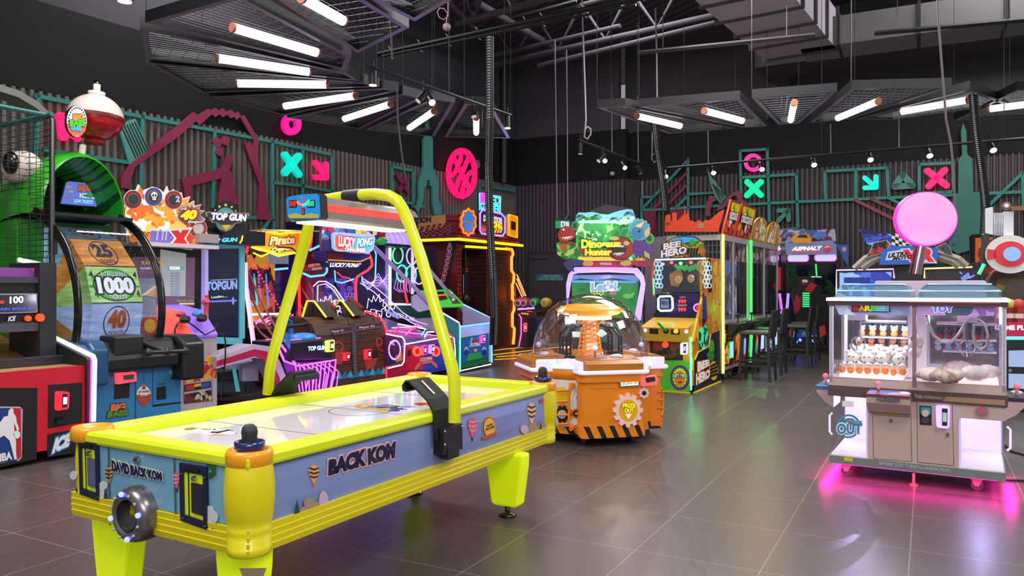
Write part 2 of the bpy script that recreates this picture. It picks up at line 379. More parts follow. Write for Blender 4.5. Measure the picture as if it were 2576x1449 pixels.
# ducts
DUC = mt('b4aeb8',.5);m = M();A = wpt(1748,0,5.6);B = wpt(1935,160,5.6);d = norm((B[0] - A[0],B[1] - A[1],0));t = (d[1],-d[0],0)
A3 = vadd((*A,5.6),d,-3);Lh = 6.6;wd_ = 1.25
for i in range(8):
    p = vadd(A3,d,i * .83);q = vadd(A3,d,i * .83 + .8)
    m.ext([p,q,vadd(q,t,wd_),vadd(p,t,wd_)],(0,0,.7),DUC)
    g0 = vadd(vadd(q,t,-.05),(0,0,-.04));m.ext([g0,vadd(g0,d,.04),vadd(vadd(g0,d,.04),t,wd_ + .1),vadd(g0,t,wd_ + .1)],(0,0,.78),mt('5d5a60',.5,.3))
m.build('air_duct',label='large grey box duct running away under the roof',cat='duct',bev=.0)
m = M();DU2 = mt('8c8a8e',.6);a = ZP(5.6)(2074,116);b = ZP(5.6)(2640,40);d = norm(vsub(b,a));t = (-d[1],d[0],0);a = vadd(a,d,-.4)
m.ext([a,vadd(a,d,5),vadd(vadd(a,d,5),t,.9),vadd(a,t,.9)],(0,0,.5),DU2)
for i in range(4): p = vadd(a,d,.6 + i * 1.25);p = vadd(p,t,-.03);m.ext([vadd(p,(0,0,-.03)),vadd(p,d,.05),vadd(vadd(p,d,.05),t,.96),vadd(p,t,.96)],(0,0,.56),mt('3e3c40',.6))
q = vadd(a,d,3.1);m.ext([vadd(q,(0,0,.62)),vadd(vadd(q,d,.7),(0,0,.62)),vadd(vadd(q,d,.7),(0,0,1.05)),vadd(q,(0,0,1.05))],tuple(c * -.02 for c in t),mt('050505',.9))
m.build('air_duct',label='long dark grey duct along the right wall under the roof',cat='duct')
M().box((3.2,-1.4,6.3),(11,0,6.9),mt('5a5658',.9)).build('wall_soffit',fr=WR,kind='structure')
# fire exit door in the middle wall
PM = PY(WM,-.01)
m = M();m.plate(PM,[(1328,632),(1440,636),(1440,905),(1328,905)],mt('3a383c',.5),.05);
m.build('door_1',fr=WM,kind='structure')
m = M();m.plate(PM,[(1335,640),(1436,643),(1436,900),(1335,900)],mt('4a484c',.5),.04,.03);m.plate(PM,[(1339,646),(1380,647),(1380,651),(1339,650)],mt('66646a',.4,.5),.05,.07)
dl = m.build('door_2',fr=WM,kind='structure')
m = M();m.plate(PM,[(1352,690),(1420,690),(1420,706),(1352,706)],mt('2d8d93',.5),.01,.075)
m.text('FIRE DOOR',PM,[(1368,696),(1412,696),(1412,692),(1368,692)],WHT,.09);m.text('DO NOT OBSTRUCT',PM,[(1362,700.5),(1418,700.5),(1418,697),(1362,697)],WHT,.09);m.text('DO NOT KEEP OPEN',PM,[(1362,705),(1418,705),(1418,702),(1362,702)],WHT,.09)
m.build('door_sign',fr=WM,label='teal sign with white lettering across the grey exit door',cat='sign')
# ================================================================== wall decoration
PLW = PY(WL,-.0);PRW = PY(WR,-.0)
def lattice(fr,P,segs,w,label,mat=TEAL,lift=.02,th=.05,name='wall_lattice'):
    m = M()
    for s in segs:
        K = [P(x,y,lift) for x,y in s]
        for a,b in zip(K,K[1:]):
            d = norm(vsub(b,a));t = norm(cross(d,P.n));a2 = vadd(a,d,-w / 2);b2 = vadd(b,d,w / 2)
            m.ext([vadd(a2,t,w / 2),vadd(b2,t,w / 2),vadd(b2,t,-w / 2),vadd(a2,t,-w / 2)],tuple(c * th for c in P.n),mat)
    return m.build(name,fr=fr,label=label,cat='wall decoration')
lattice(WL,PLW,[[(88,243),(353,295),(680,357),(830,390),(830,485),(930,490)],[(92,243),(84,410)],[(110,378),(320,410)],[(226,384),(222,430)],[(353,295),(349,480)],[(535,332),(530,520)],
    [(680,357),(682,540),(645,595)],[(757,378),(757,560)],[(684,460),(757,468),(830,482)],[(684,548),(600,548)],[(684,560),(684,590)],[(757,562),(830,572)]],.06,'long teal bar lattice on the left corrugated wall behind the bobber and the red cut-out')
lattice(WL,PLW,[[(981,540),(981,420),(1034,430),(1034,520),(1060,520)],[(981,508),(1034,512)]],.06,'small teal square frame with a dull pink cross on the left wall')
lattice(WL,PLW,[[(1203,560),(1203,465),(1290,481)]],.08,'teal bar frame behind the neon letters near the far corner')
def cut(fr,P,polys,mat,label,lift=.03,th=.05,name='wall_cutout'):
    m = M()
    for p in polys: m.plate(P,p,mat,th,lift)
    return m.build(name,fr=fr,label=label,cat='wall decoration')
def grad_red():
    return mt('a33058',.45)
def c5(x,y): return (60 + x * .2761,200 + y * .2761)   # reading from an enlarged view of the photo
cut(WL,PLW,[[c5(*p) for p in [(860,905),(935,780),(1525,300),(1560,330),(1660,272),(1690,290),(1720,262),(1755,290),(1790,268),(1825,300),(1865,278),(1895,310),(1930,298),(1952,335),(1985,330),(2112,545),(2110,745),(2235,1285),(2095,1275),(2125,965),(1985,590),(2040,570),(2062,635),(2070,555),(1945,345),(1915,375),(1890,345),(1860,360),(1830,325),(1785,350),(1760,320),(1715,348),(1690,320),(1575,425),(1545,385),(1380,530),(990,800),(930,1000),(860,990)]]],MAG,'tall dark pink arched cut-out reaching above the teal lattice on the left wall')
cut(WL,PLW,[[c5(*p) for p in [(1410,905),(1770,815),(1835,680),(1885,712),(1845,830),(1880,860),(1870,890),(1890,935),(1875,955),(1910,1015),(1900,1050),(1935,1085),(1925,1140),(1745,1120),(1775,905),(1505,970),(1500,1100),(1440,1090),(1435,985)]],
    [c5(*p) for p in [(1695,575),(1720,525),(1772,552),(1800,515),(1855,545),(1830,612),(1780,590),(1760,620),(1792,652),(1765,708),(1712,672),(1735,622)]]],MAG,'dark pink cut-out of an arm and squares inside the arched one')
m = M();m.plate(PLW,[(290,315),(333,299),(368,378),(318,415)],mt('5fb0a4',.5),.05,.03)
for i in range(6): m.plate(PLW,[(297 + i * 6.6,320 - i * 2.3),(300 + i * 6.6,319 - i * 2.3),(336 + i * 6,398 - i * 4.2),(333 + i * 6,400 - i * 4.2)],mt('1f2a2a',.6),.002,.081)
m.build('wall_cutout',fr=WL,label='pale teal ribbed slab cut-out beside the red and white bobber',cat='wall decoration')
m = M()
m.plate(PLW,[(1058,420),(1058,352),(1063,343),(1077,343),(1082,350),(1082,420),(1090,440),(1096,462),(1096,500),(1103,525),(1103,540),(1086,540),(1082,515),(1080,470),(1074,468),(1074,455),(1068,453),(1066,470),(1060,470),(1058,505),(1045,535),(1040,528),(1046,500),(1046,462),(1052,440)],mt('4f9a8c',.55),.06,.03)
m.plate(PLW,[(1069,300),(1075,330),(1075,343),(1064,343),(1064,330)],mt('4f9a8c',.55),.05,.03)
m.build('wall_cutout',fr=WL,label='tall green stepped tower cut-out on the left wall beside the pink basketball',cat='wall decoration')
def sign(fr,P,label,fn,cat='wall sign',name='light_sign'):
    m = M();fn(m,P);return m.build(name,fr=fr,label=label,cat=cat)
def glow(c,s=1.3): return mt(c,.4,0,s,name='glowing_acrylic')
PK = glow('ff1560',1.25);TL = glow('00d2be',.85);DP = mt('6a0f30',.5)
def ring_sign(m,P,c,rx,ry,w,mat,th=.08,lift=.1,n=40,side=None):
    o = [(c[0] + rx * cos(2 * pi * k / n),c[1] + ry * sin(2 * pi * k / n)) for k in range(n)];i = [(c[0] + (rx - w) * cos(2 * pi * k / n),c[1] + (ry - w * ry / rx) * sin(2 * pi * k / n)) for k in range(n)]
    for k in range(n): m.plate(P,[o[k],o[(k + 1) % n],i[(k + 1) % n],i[k]],mat,th,lift,side)
sign(WL,PLW,'glowing pink ring on the dark upper left wall',lambda m,P: ring_sign(m,P,(720,315),23,27,13.5,glow('ff0a78',1.3)))
sign(WL,PLW,'glowing teal cross sign on the left wall, left of the pink arrow',lambda m,P: (m.pill(P,(704,392),(738,440),0.136,TL,.08,.1),m.pill(P,(738,395),(704,436),0.136,TL,.08,.1)))
sign(WL,PLW,'glowing pink arrow sign on the left wall, pointing down right',lambda m,P: (m.pill(P,(781,411),(808,446),0.104,PK,.08,.1),m.pill(P,(807,415),(807,448),0.104,PK,.08,.1),m.pill(P,(781,447),(807,449),0.104,PK,.08,.1)))
sign(WL,PLW,'unlit dull pink cross inside the small teal frame',lambda m,P: (m.pill(P,(994,443),(1020,485),0.104,mt('8d2a54',.5),0.0492,.05),m.pill(P,(1020,446),(998,480),0.104,mt('8d2a54',.5),0.0492,.05)))
def bball(m,P):
    c = (1150,437);ring_sign(m,P,c,37,63,7.5,PK,.08,.1)
    for a,b in (((1128,395),(1172,480)),((1170,392),(1131,482))): m.pill(P,a,b,.1,PK,.07,.105)
    for s,q in (((1118,445),[(1127,441),(1134,434),(1139,422)]),((1184,430),[(1174,433),(1166,442),(1160,452)]),((1147,378),[(1148,392),(1146,408),(1139,420)]),((1152,497),[(1152,480),(1155,465),(1161,455)])):
        pts = [s] + q
        for a,b in zip(pts,pts[1:]): m.pill(P,a,b,.09,PK,.07,.105)
sign(WL,PLW,'large glowing pink basketball outline sign on the left wall',bball)
sign(WL,PLW,'glowing pink sign half hidden behind the red and white bobber',lambda m,P: (m.pill(P,(139,297),(168,300),0.128,PK,.06,.1),m.pill(P,(143,300),(147,345),0.136,PK,.06,.1),m.pill(P,(160,318),(166,340),0.08,PK,.06,.1),m.pill(P,(166,340),(184,352),0.08,PK,.06,.1)))
sign(WL,PLW,'small round grey speaker on the upper left wall',lambda m,P: (m.disc(P,(1198,414),6,11,mt('8a8494',.5),.05,.0)),cat='speaker',name='wall_speaker')
# ---- right wall
def c7(x,y): return (1580 + x * .1941,360 + y * .1941)
lattice(WR,PRW,[[c7(185,980),c7(185,705),c7(330,700)],[c7(200,850),c7(785,220),c7(790,1150)],[c7(200,870),c7(470,860),c7(800,835),c7(2190,765),(2577,483)],[c7(805,665),c7(1130,645)],[c7(640,830),c7(780,690)],
    [c7(1480,1000),c7(1460,105),c7(1810,85),c7(1840,1010)],[c7(1480,450),c7(1820,430),c7(2185,408),c7(2210,1110),c7(1990,1130)]],.065,'teal bar lattice on the right wall behind the orange skyline sign')
lattice(WR,PRW,[[(2078,500),(2076,432),(2232,423),(2236,494)],[(2154,428),(2154,498)],[(2313,480),(2313,415),(2397,411),(2399,483),(2340,486)],[(2236,498),(2262,512)],[(2300,499),(2313,483)]],.065,'teal squares on the right wall around the arrow and the pink cross',lift=.03)
lattice(WR,PRW,[[(2487,518),(2572,436),(2574,520)]],.065,'teal triangle frame at the far right of the right wall',lift=.03)
lattice(WR,PRW,[[c7(490,690),c7(775,385)],[c7(340,850),c7(470,740)],[c7(510,820),c7(775,545)]],.06,'two dark pink slanted bars inside the teal triangle',mt('9c2a52',.5),.02)
lattice(WR,PRW,[[(2152,504),(2250,552)],[(2192,500),(2262,533)]],.07,'two pink slanted bars left of the big pink disc',mt('a04a5c',.5),.02)
cut(WR,PRW,[[c7(*p) for p in [(1070,690),(1145,690),(1170,750),(1115,770),(1080,890),(1090,950),(1030,950),(1020,850)]],[c7(*p) for p in [(1150,880),(1330,680),(1435,620),(1500,665),(1505,745),(1575,800),(1570,900),(1510,960),(1530,870),(1490,810),(1430,870),(1360,850),(1440,740),(1420,690),(1380,690),(1250,860)]]],mt('8a4a58',.55),'dusty pink hand shaped cut-out on the right wall',.09)
m = M()
m.plate(PRW,[c7(*p) for p in [(1048,340),(1120,480),(1160,500),(1190,570),(1225,600),(1240,650),(1300,700),(1220,800),(1150,690),(1110,590),(1085,500)]],mt('5fa392',.55),.04,.15)
for i in range(5): m.stroke(PRW,[c7(1120 + i * 14,540 + i * 10),c7(1225 + i * 14,770 - i * 18)],.02,mt('22403c',.6),.003,.192)
m.build('wall_cutout',fr=WR,label='pale green leaning skyscraper cut-out held by the dusty pink hand',cat='wall decoration')
cut(WR,PRW,[[(2423,312),(2431,333),(2433,390),(2445,402),(2448,485),(2465,492),(2470,610),(2440,630),(2408,640),(2385,620),(2398,500),(2410,488),(2412,402),(2420,392),(2417,333)]],mt('3f8478',.55),'tall green tower cut-out on the right wall behind the black cable sleeve',.09)
cut(WR,PRW,[[c7(205,885),c7(368,885),c7(350,1170),c7(240,1180)]],mt('86204a',.5),'dark pink tapered cut-out left of the orange skyline sign',.0)
cut(WR,PRW,[[c7(540,865),c7(790,860),c7(790,980),c7(540,980)]],mt('86204a',.5),'dark pink block cut-out behind the orange skyline sign',.0)
def tri(m,P):
    g = mt('58998a',.5)
    for a,b in (((2272,441),(2252,470)),((2252,471),(2296,468)),((2295,467),(2272,441))): m.pill(P,a,b,.14,g,.06,.06)
sign(WR,PRW,'unlit green triangle sign between the teal arrow and the pink cross',tri)
sign(WR,PRW,'glowing teal arrow sign on the right wall',lambda m,P: (m.pill(P,(2177,449),(2204,472),0.104,TL,.07,.08),m.pill(P,(2205,446),(2205,473),0.104,TL,.07,.08),m.pill(P,(2177,474),(2205,473),0.104,TL,.07,.08)))
sign(WR,PRW,'glowing pink cross sign in a teal square on the right wall',lambda m,P: (m.pill(P,(2334,432),(2381,468),0.136,PK,.08,.08),m.pill(P,(2377,430),(2337,470),0.136,PK,.08,.08)))
sign(WR,PRW,'glowing green cross sign on the right wall',lambda m,P: (m.pill(P,c7(1560,510),c7(1735,680),0.136,glow('00e098',.9),0.0656,.08),m.pill(P,c7(1735,510),c7(1555,685),0.136,glow('00e098',.9),0.0656,.08)))
sign(WR,PRW,'unlit green arrow sign on the right wall pointing up right',lambda m,P: (m.pill(P,c7(1960,880),c7(2085,875),0.104,mt('4f9a82',.5),0.0492,.06),m.pill(P,c7(2085,880),c7(2090,1000),0.104,mt('4f9a82',.5),0.0492,.06),m.pill(P,c7(2075,890),c7(1960,1010),0.104,mt('4f9a82',.5),0.0492,.06)))
def wheel(m,P):
    c = (1898,411);ring_sign(m,P,c,23,22.5,9,glow('ff2a88',1.3),.08,.08);m.plate(P,[(1883,404),(1913,402),(1913,408),(1903,412),(1902,430),(1894,430),(1893,412),(1884,409)],mt('3a1024',.5),.05,.08)
sign(WR,PRW,'glowing pink steering wheel ring sign on the right wall',wheel)
# ================================================================== hanging light panels
FRM = mt('18171b',.45,.2);FRB = mt('9a94b0',.35,.3);WIR = mt('6d6c74',.4,.6);ZPAN = 4.0
def seg_clip(poly,p,d):
    ts = []
    for i in range(len(poly)):
        a = poly[i];b = poly[(i + 1) % len(poly)];e = (b[0] - a[0],b[1] - a[1]);den = d[0] * e[1] - d[1] * e[0]
        if abs(den) < 1e-9: continue
        t = ((a[0] - p[0]) * e[1] - (a[1] - p[1]) * e[0]) / den;u = ((a[0] - p[0]) * d[1] - (a[1] - p[1]) * d[0]) / den
        if 0 <= u <= 1: ts.append(t)
    return (min(ts),max(ts)) if len(ts) >= 2 else None
def panel(px,tube,label,world=None,tl=None,strength=1.15,capc='c07a60'):
    Q = world or [wpt(x,y,ZPAN) for x,y in px]
    cx = sum(q[0] for q in Q) / 4;cy = sum(q[1] for q in Q) / 4;root = thing('ceiling_light',label,'ceiling light',Fr(cx,cy,0,ZPAN),'mesh light panels hanging in two fans')
    L = [(q[0] - cx,q[1] - cy) for q in Q]
    s = sum(L[i][0] * L[(i + 1) % 4][1] - L[(i + 1) % 4][0] * L[i][1] for i in range(4))
    if s < 0: L = L[::-1]
    w = .06;inn = []
    for i in range(4):
        a,b,c = L[i - 1],L[i],L[(i + 1) % 4];d1 = norm((b[0] - a[0],b[1] - a[1],0));d2 = norm((c[0] - b[0],c[1] - b[1],0))
        n1 = (-d1[1],d1[0]);n2 = (-d2[1],d2[0]);k = w / max(.25,1 + n1[0] * n2[0] + n1[1] * n2[1]);inn.append((b[0] + (n1[0] + n2[0]) * k,b[1] + (n1[1] + n2[1]) * k))
    m = M()
    for i in range(4):
        j = (i + 1) % 4;a,b,c,d = L[i],L[j],inn[j],inn[i]
        v = [(*p,z) for z in (0,.12) for p in (a,b,c,d)]
        m.add(v,[[0,3,2,1]],FRB);m.add(v,[[4,5,6,7],[0,1,5,4],[1,2,6,5],[2,3,7,6],[3,0,4,7]],FRM)
    m.build('frame',root)
    m = M();ax = norm((tube[1][0] - tube[0][0],tube[1][1] - tube[0][1],0)) if not tube else None
    a = ZP(ZPAN - .05)(*tube[0]) if tube else tl[0];b = ZP(ZPAN - .05)(*tube[1]) if tube else tl[1]
    a = (a[0] - cx,a[1] - cy,-.05);b = (b[0] - cx,b[1] - cy,-.05);ax = norm(vsub(b,a));pr = (-ax[1],ax[0])
    for d,o,st in (((ax[0],ax[1]),pr,.075),(pr,(ax[0],ax[1]),.15)):
        for k in range(-26,27):
            p = (o[0] * k * st,o[1] * k * st);t = seg_clip(inn,p,d)
            if t and t[1] - t[0] > .03: m.tube([(p[0] + d[0] * t[0],p[1] + d[1] * t[0],.03 + .004 * (st > .1)),(p[0] + d[0] * t[1],p[1] + d[1] * t[1],.03 + .004 * (st > .1))],.0035,WIR,3,cap=False)
    m.build('wire_mesh',root)
    m = M();m.cyl(a,b,.05,mt('fffaf6',.4,0,strength,'e2dfde'),n=14,capm=mt(capc,.5));m.cyl(vadd(a,ax,-.025),a,.051,mt(capc,.5),n=14);m.cyl(b,vadd(b,ax,.025),.051,mt(capc,.5),n=14)
    t = m.build('light_tube',root)
    for i in (0,2): M().tube([(*L[i],.12),(*L[i],3.6)],.004,DGR,4).build('suspension_wire',root)
    return root
panel([(899,134),(1029,70),(820,-60),(640,-40)],((762,-4),(862,52)),'light panel at the very top, its purple edged corner pointing down right')
panel([(1043,54),(1240,-60),(1000,-180),(820,-60)],((960,-100),(1060,-60)),'purple edged panel corner at the top edge, beside the pink coiled cable')
panel([(365,57),(869,177),(884,142),(600,-10)],((588,70),(796,132)),'light panel below the topmost one, second lit tube down in the left fan')
panel([(352,70),(368,148),(906,205),(874,185)],((549,147),(777,181)),'light panel with the third lit tube from the top in the left fan')
panel([(366,157),(508,234),(955,219),(915,208)],((599,210),(822,213)),'light panel in the left fan whose lit tube lies level')
panel([(527,243),(716,291),(1003,229),(965,222)],((717,267),(893,241)),'light panel in the left fan just above the glowing pink ring')
panel([(722,296),(905,325),(1062,248),(1013,236)],((867,299),(982,262)),'light panel in the left fan, third tube from the fan right end')
panel([(918,327),(1093,344),(1145,257),(1087,248)],((1030,322),(1092,280)),'light panel in the left fan in front of the green tower tip')
panel([(1117,345),(1284,348),(1236,263),(1168,262)],((1198,334),(1198,296)),'last light panel of the left fan beside the black cable sleeve')
panel([(1502,271),(1572,267),(1850,323),(1684,337)],((1603,292),(1711,317)),'first light panel of the right fan, above the slanted cable sleeve')
panel([(1607,269),(1862,249),(1930,318),(1868,321)],((1773,279),(1867,304)),'second light panel of the right fan')
panel([(1891,246),(2106,230),(2009,311),(1958,314)],((1998,259),(1989,302)),'light panel of the right fan whose short tube points at the viewer')
panel([(2142,224),(2394,218),(2140,300),(2037,309)],((2208,255),(2108,297)),'light panel of the right fan, tube slanting up right')
panel([(2150,300),(2440,225),(2540,262),(2244,302)],((2432,252),(2268,281)),'light panel of the right fan with the long near level tube')
panel([(2400,303),(2560,226),(2760,236),(2640,292)],((2490,274),(2620,258)),'rightmost light panel cut by the photo edge')
# ================================================================== cable tray, rails and cables
m = M();A = (*wpt(950,137,5.2),5.2);B = (*wpt(1620,-8,5.2),5.2);m.tube([A,B],.045,BLK);B2 = (*wpt(1600,12,5.1),5.1);m.tube([(*wpt(960,142,5.1),5.1),B2],.02,BLK)
for t in (.05,.18,.3,.42,.6,.66,.8): p = lerp(A,B,t);m.tube([vadd(p,(0,0,.1)),vadd(p,(.05,0,.02)),vadd(p,(.05,0,-.08)),vadd(p,(0.09,0,-.1))],.007,WHT,4)
m.build('conduit',label='black conduit with white ties crossing the ceiling to the hanging sleeve',cat='conduit')
for (a,b,z,lab) in (((1605,133),(2050,88),4.9,'black hanging rail above the right fan, left of the other'),((2200,84),(2600,48),4.9,'black hanging rail at the top right')):
    m = M();m.tube([ZP(z)(*a),ZP(z)(*b)],.035,mt('1c1b1e',.6),4)
    for t in (.15,.85): p = lerp(ZP(z)(*a),ZP(z)(*b),t);m.tube([p,vadd(p,(0,0,3))],.006,DGR,4)
    m.build('ceiling_rail',label=lab,cat='rail')
SLV = mt('111113',.4)
def sleeve(pts,r,label,Y0,turns=46):
    """black spiral cable sleeve hanging through the given photo points at depth Y0"""
    K = [((x - CX) / FPX * Y0,Y0,HC + (CY - y) / FPX * Y0) for x,y in pts];P = []
    for a,b in zip(K,K[1:]):
        for k in range(8): P.append(lerp(a,b,k / 8))
    P.append(K[-1]);root = thing('cable_sleeve',label,'cable',Fr(K[-1][0],Y0,0,K[-1][2]));o = K[-1];P = [(p[0] - o[0],p[1] - o[1],p[2] - o[2]) for p in P]
    m = M();m.tube([(p[0] + r * .35,p[1],p[2]) for p in P],r * .35,mt('6a6878',.5));m.tube([(p[0] - r * .35,p[1],p[2]) for p in P],r * .4,mt('f0eef8',.4,0,.25));m.build('inner_cable',root)
    m = M();N = turns * 2
    for i in range(N):
        t = i / N * (len(P) - 1);k = int(t);p = lerp(P[k],P[k + 1],t - k)
        m.tube([(p[0] + r * cos(2 * pi * j / 10),p[1] + r * sin(2 * pi * j / 10),p[2]) for j in range(10)],r * .14,SLV,4,closed=True)
    for j in range(8): m.tube([(p[0] + r * cos(2 * pi * j / 8 + .3),p[1] + r * sin(2 * pi * j / 8 + .3),p[2]) for p in P],r * .13,SLV,4)
    m.build('sleeve_rings',root);return root
sleeve([(1232,92),(1232,300),(1229,420),(1232,560),(1240,700),(1243,800),(1240,868)],.045,'black ribbed cable sleeve hanging in front of the brick booth',9.5,90)
sleeve([(1648,310),(1655,380),(1668,460),(1676,530),(1679,556)],.055,'black ribbed cable sleeve slanting down to the orange skyline sign',12.6,34)
sleeve([(2448,238),(2456,330),(2470,430),(2480,520),(2476,590)],.05,'black ribbed cable sleeve on the right in front of the green tower',10.5,40)
def wire(pts,Y0,r,mat,label,name='hanging_cable',z2=None):
    K = [((x - CX) / FPX * Y0,Y0,HC + (CY - y) / FPX * Y0) for x,y in pts]
    return M().tube(K,r,mat,6).build(name,label=label,cat='cable')
PNK = mt('b59aa0',.5);GW = mt('8a868c',.5)
wire([(974,-20),(978,40),(984,85),(986,150)],8,.010,mt('3a3a36',.5),'dark cord hanging over the left fan, its lower end free')
wire([(998,228),(1000,300),(1008,370),(1020,450)],9,.012,mt('3a3a36',.5),'dark cord hanging down in front of the small teal square')
wire([(1127,-5),(1127,40),(1116,50),(1105,44),(1100,30),(1106,20),(1117,22),(1126,34),(1121,66)],8.5,.006,PNK,'pink looped cable hanging at the top')
M().ball((-.72,8.5,1.35 + (722 - 68) / 1940 * 8.5),.045,mt('b09298',.4)).build('ceiling_sensor',label='small round pinkish sensor under the looped cable',cat='sensor')
wire([(1396,100),(1400,400),(1402,556)],15,.012,GW,'left of the two cords carrying the green exit sign')
wire([(1425,125),(1427,300),(1428,480),(1430,540),(1418,556)],15,.012,GW,'right of the two cords carrying the green exit sign')
wire([(1464,-10),(1466,60),(1471,200),(1474,300),(1470,345)],12,.014,mt('a5a2ac',.5),'pale grey cable with a coil, left of the small track lights')
wire([(1470,345),(1478,350),(1486,338),(1486,325),(1478,318),(1472,326)],12,.014,mt('c0bcc4',.5),'white coiled end of the pale grey cable')
wire([(1649,20),(1652,130),(1653,255)],12.6,.014,GW,'straight pale cord above the first panel of the right fan')
wire([(1641,330),(1640,400),(1646,410),(1652,400),(1650,386),(1641,390)],12.6,.01,GW,'small looped grey wire beside the slanted sleeve')
wire([(2358,-10),(2362,70),(2372,200),(2380,300),(2392,360),(2400,440),(2402,520),(2400,570)],8,.011,mt('6f6a66',.5),'long wavy brownish cord hanging left of the green tower')
wire([(1538,210),(1540,382)],13.8,.008,GW,'thin steel wire holding the short track rail, left one')
wire([(1604,240),(1606,407)],14.4,.008,GW,'thin steel wire holding the short track rail, right one')
wire([(1781,310),(1782,414)],14.05,.008,GW,'thin steel wire above the long track rail, leftmost')
wire([(2089,312),(2090,388)],12.55,.008,GW,'thin steel wire above the long track rail, middle one')
wire([(2261,296),(2262,374)],11.8,.008,GW,'thin steel wire above the long track rail, right one')
# ================================================================== track lights
SPC = mt('1a1a1d',.35,.2)
def track(K,label,r=.022):
    m = M();m.tube(K,r,mt('1e1d24',.5),4)
    for t in (.06,.5,.94): p = lerp(K[0],K[1],t);m.tube([p,vadd(p,(0,0,2.6))],.005,DGR,4)
    return m.build('track_rail',label=label,cat='rail')
def spot(px,py,Y0,d,label,lit=True,size=.045,L=.17,e=0,col='ffd9b8',em=14):
    p = ((px - CX) / FPX * Y0,Y0,HC + (CY - py) / FPX * Y0);d = norm(d);root = thing('track_light',label,'track light',Fr(p[0],p[1],0,p[2]),'small black track spotlights')
    m = M();m.cyl((0,0,0),vadd((0,0,0),d,-L),size,SPC,n=18);m.build('housing',root)
    m = M();c = vadd((0,0,0),d,-L * .6);m.tube([c,vadd(c,(0,0,L * 1.15))],.012,SPC,6);m.build('bracket',root)
    m = M();q = vadd((0,0,0),d,.002);m.cyl(q,vadd(q,d,.004),size * .86,mt('ffe6c8',.4,0,em if lit else .0,'ffdcb4') if lit else mt('d8d4d8',.3,0,.5),n=18);m.build('lens',root)
    if e:
        l = light('SPOT','spot_beam',root,vadd((0,0,0),d,.03),e,col,.03,75);import mathutils
        l.rotation_euler = mathutils.Vector(d).to_track_quat('-Z','Y').to_euler()
    return root
zt = 3.9
T0 = ((918 - CX) / FPX * 8.6,8.6,HC + (722 - 163) / FPX * 8.6);T1 = ((1286 - CX) / FPX * 11.6,11.6,HC + (722 - 290) / FPX * 11.6)
track([T0,T1],'black track rail with spotlights running past the left fan')
spot(938,214,8.8,(0,0,-1),'spotlight hanging straight down at the near end of the left rail',True,.05,.16,0,em=6)
spot(1052,254,10,(-.6,-.4,-.8),'spotlight tilted left on the left rail, one of the crossed pair',False)
spot(1087,258,10.1,(.25,-.6,-.5),'lit spotlight beside the crossed pair over the left fan',True,.05,.16,60)
spot(1192,293,11,(.2,-.3,-.9),'dark spotlight in front of the last tube of the left fan',False)
spot(1277,322,11.5,(0,-.1,-1),'spotlight at the far end of the left rail beside the sleeve',True,.05,.18,0,em=4)
track([((1455 - CX) / FPX * 13,13,HC + (722 - 352) / FPX * 13),((1612 - CX) / FPX * 14.5,14.5,HC + (722 - 412) / FPX * 14.5)],'short black track rail in the middle of the hall')
spot(1460,387,13,(0,0,-1),'unlit spotlight hanging straight at the left end of the short rail',False,.045,.18)
spot(1506,405,13.4,(-.6,-.3,-.7),'unlit spotlight tilted left on the short rail',False)
spot(1522,405,13.5,(.15,-.7,-.5),'lit spotlight second on the short rail',True,.045,.17,50)
spot(1572,422,14,(.2,-.7,-.5),'lit spotlight third on the short rail',True,.045,.17,50)
spot(1612,436,14.5,(.5,.1,-.8),'unlit spotlight at the right end of the short rail',False)
track([((1680 - CX) / FPX * 14.6,14.6,HC + (722 - 422) / FPX * 14.6),((2600 - CX) / FPX * 10.6,10.6,HC + (722 - 346) / FPX * 10.6)],'long thin black track rail before the right wall')
for x,y,lab,e in ((1675,444,'lit spotlight at the left end of the long rail by the sleeve',50),(1795,435,'lit spotlight above the leaning skyscraper cut-out',0),(1917,426,'lit spotlight in front of the pink steering wheel sign',60),(2048,415,'lit spotlight between the green cross and the teal arrow',0),(2190,402,'brightest spotlight above the teal arrow sign',60),(2339,392,'lit spotlight above the glowing pink cross',0),(2499,378,'lit spotlight right of the green tower',60)):
    A_,B_ = ((1680 - CX) / FPX * 14.6,14.6),((2600 - CX) / FPX * 10.6,10.6);r_ = (x - CX) / FPX;t_ = (r_ * A_[1] - A_[0]) / (B_[0] - A_[0] - r_ * (B_[1] - A_[1]));Y = A_[1] + (B_[1] - A_[1]) * t_;spot(x,y,Y,(-.1,-.55,-.6),lab,True,.05,.15,e,em=16)
spot(314,3,7,(0,0,-1),'recessed lit downlight at the very top left',True,.07,.12,0,em=5)
M().ball(PY(WM,-.1)(1540,437),.065,mt('c0bec4',.4)).cyl(PY(WM,-.1)(1540,437),PY(WM,.03)(1540,433),.03,DGR).build('security_camera',fr=WM,label='small white round camera on the middle wall above the cladding',cat='camera')
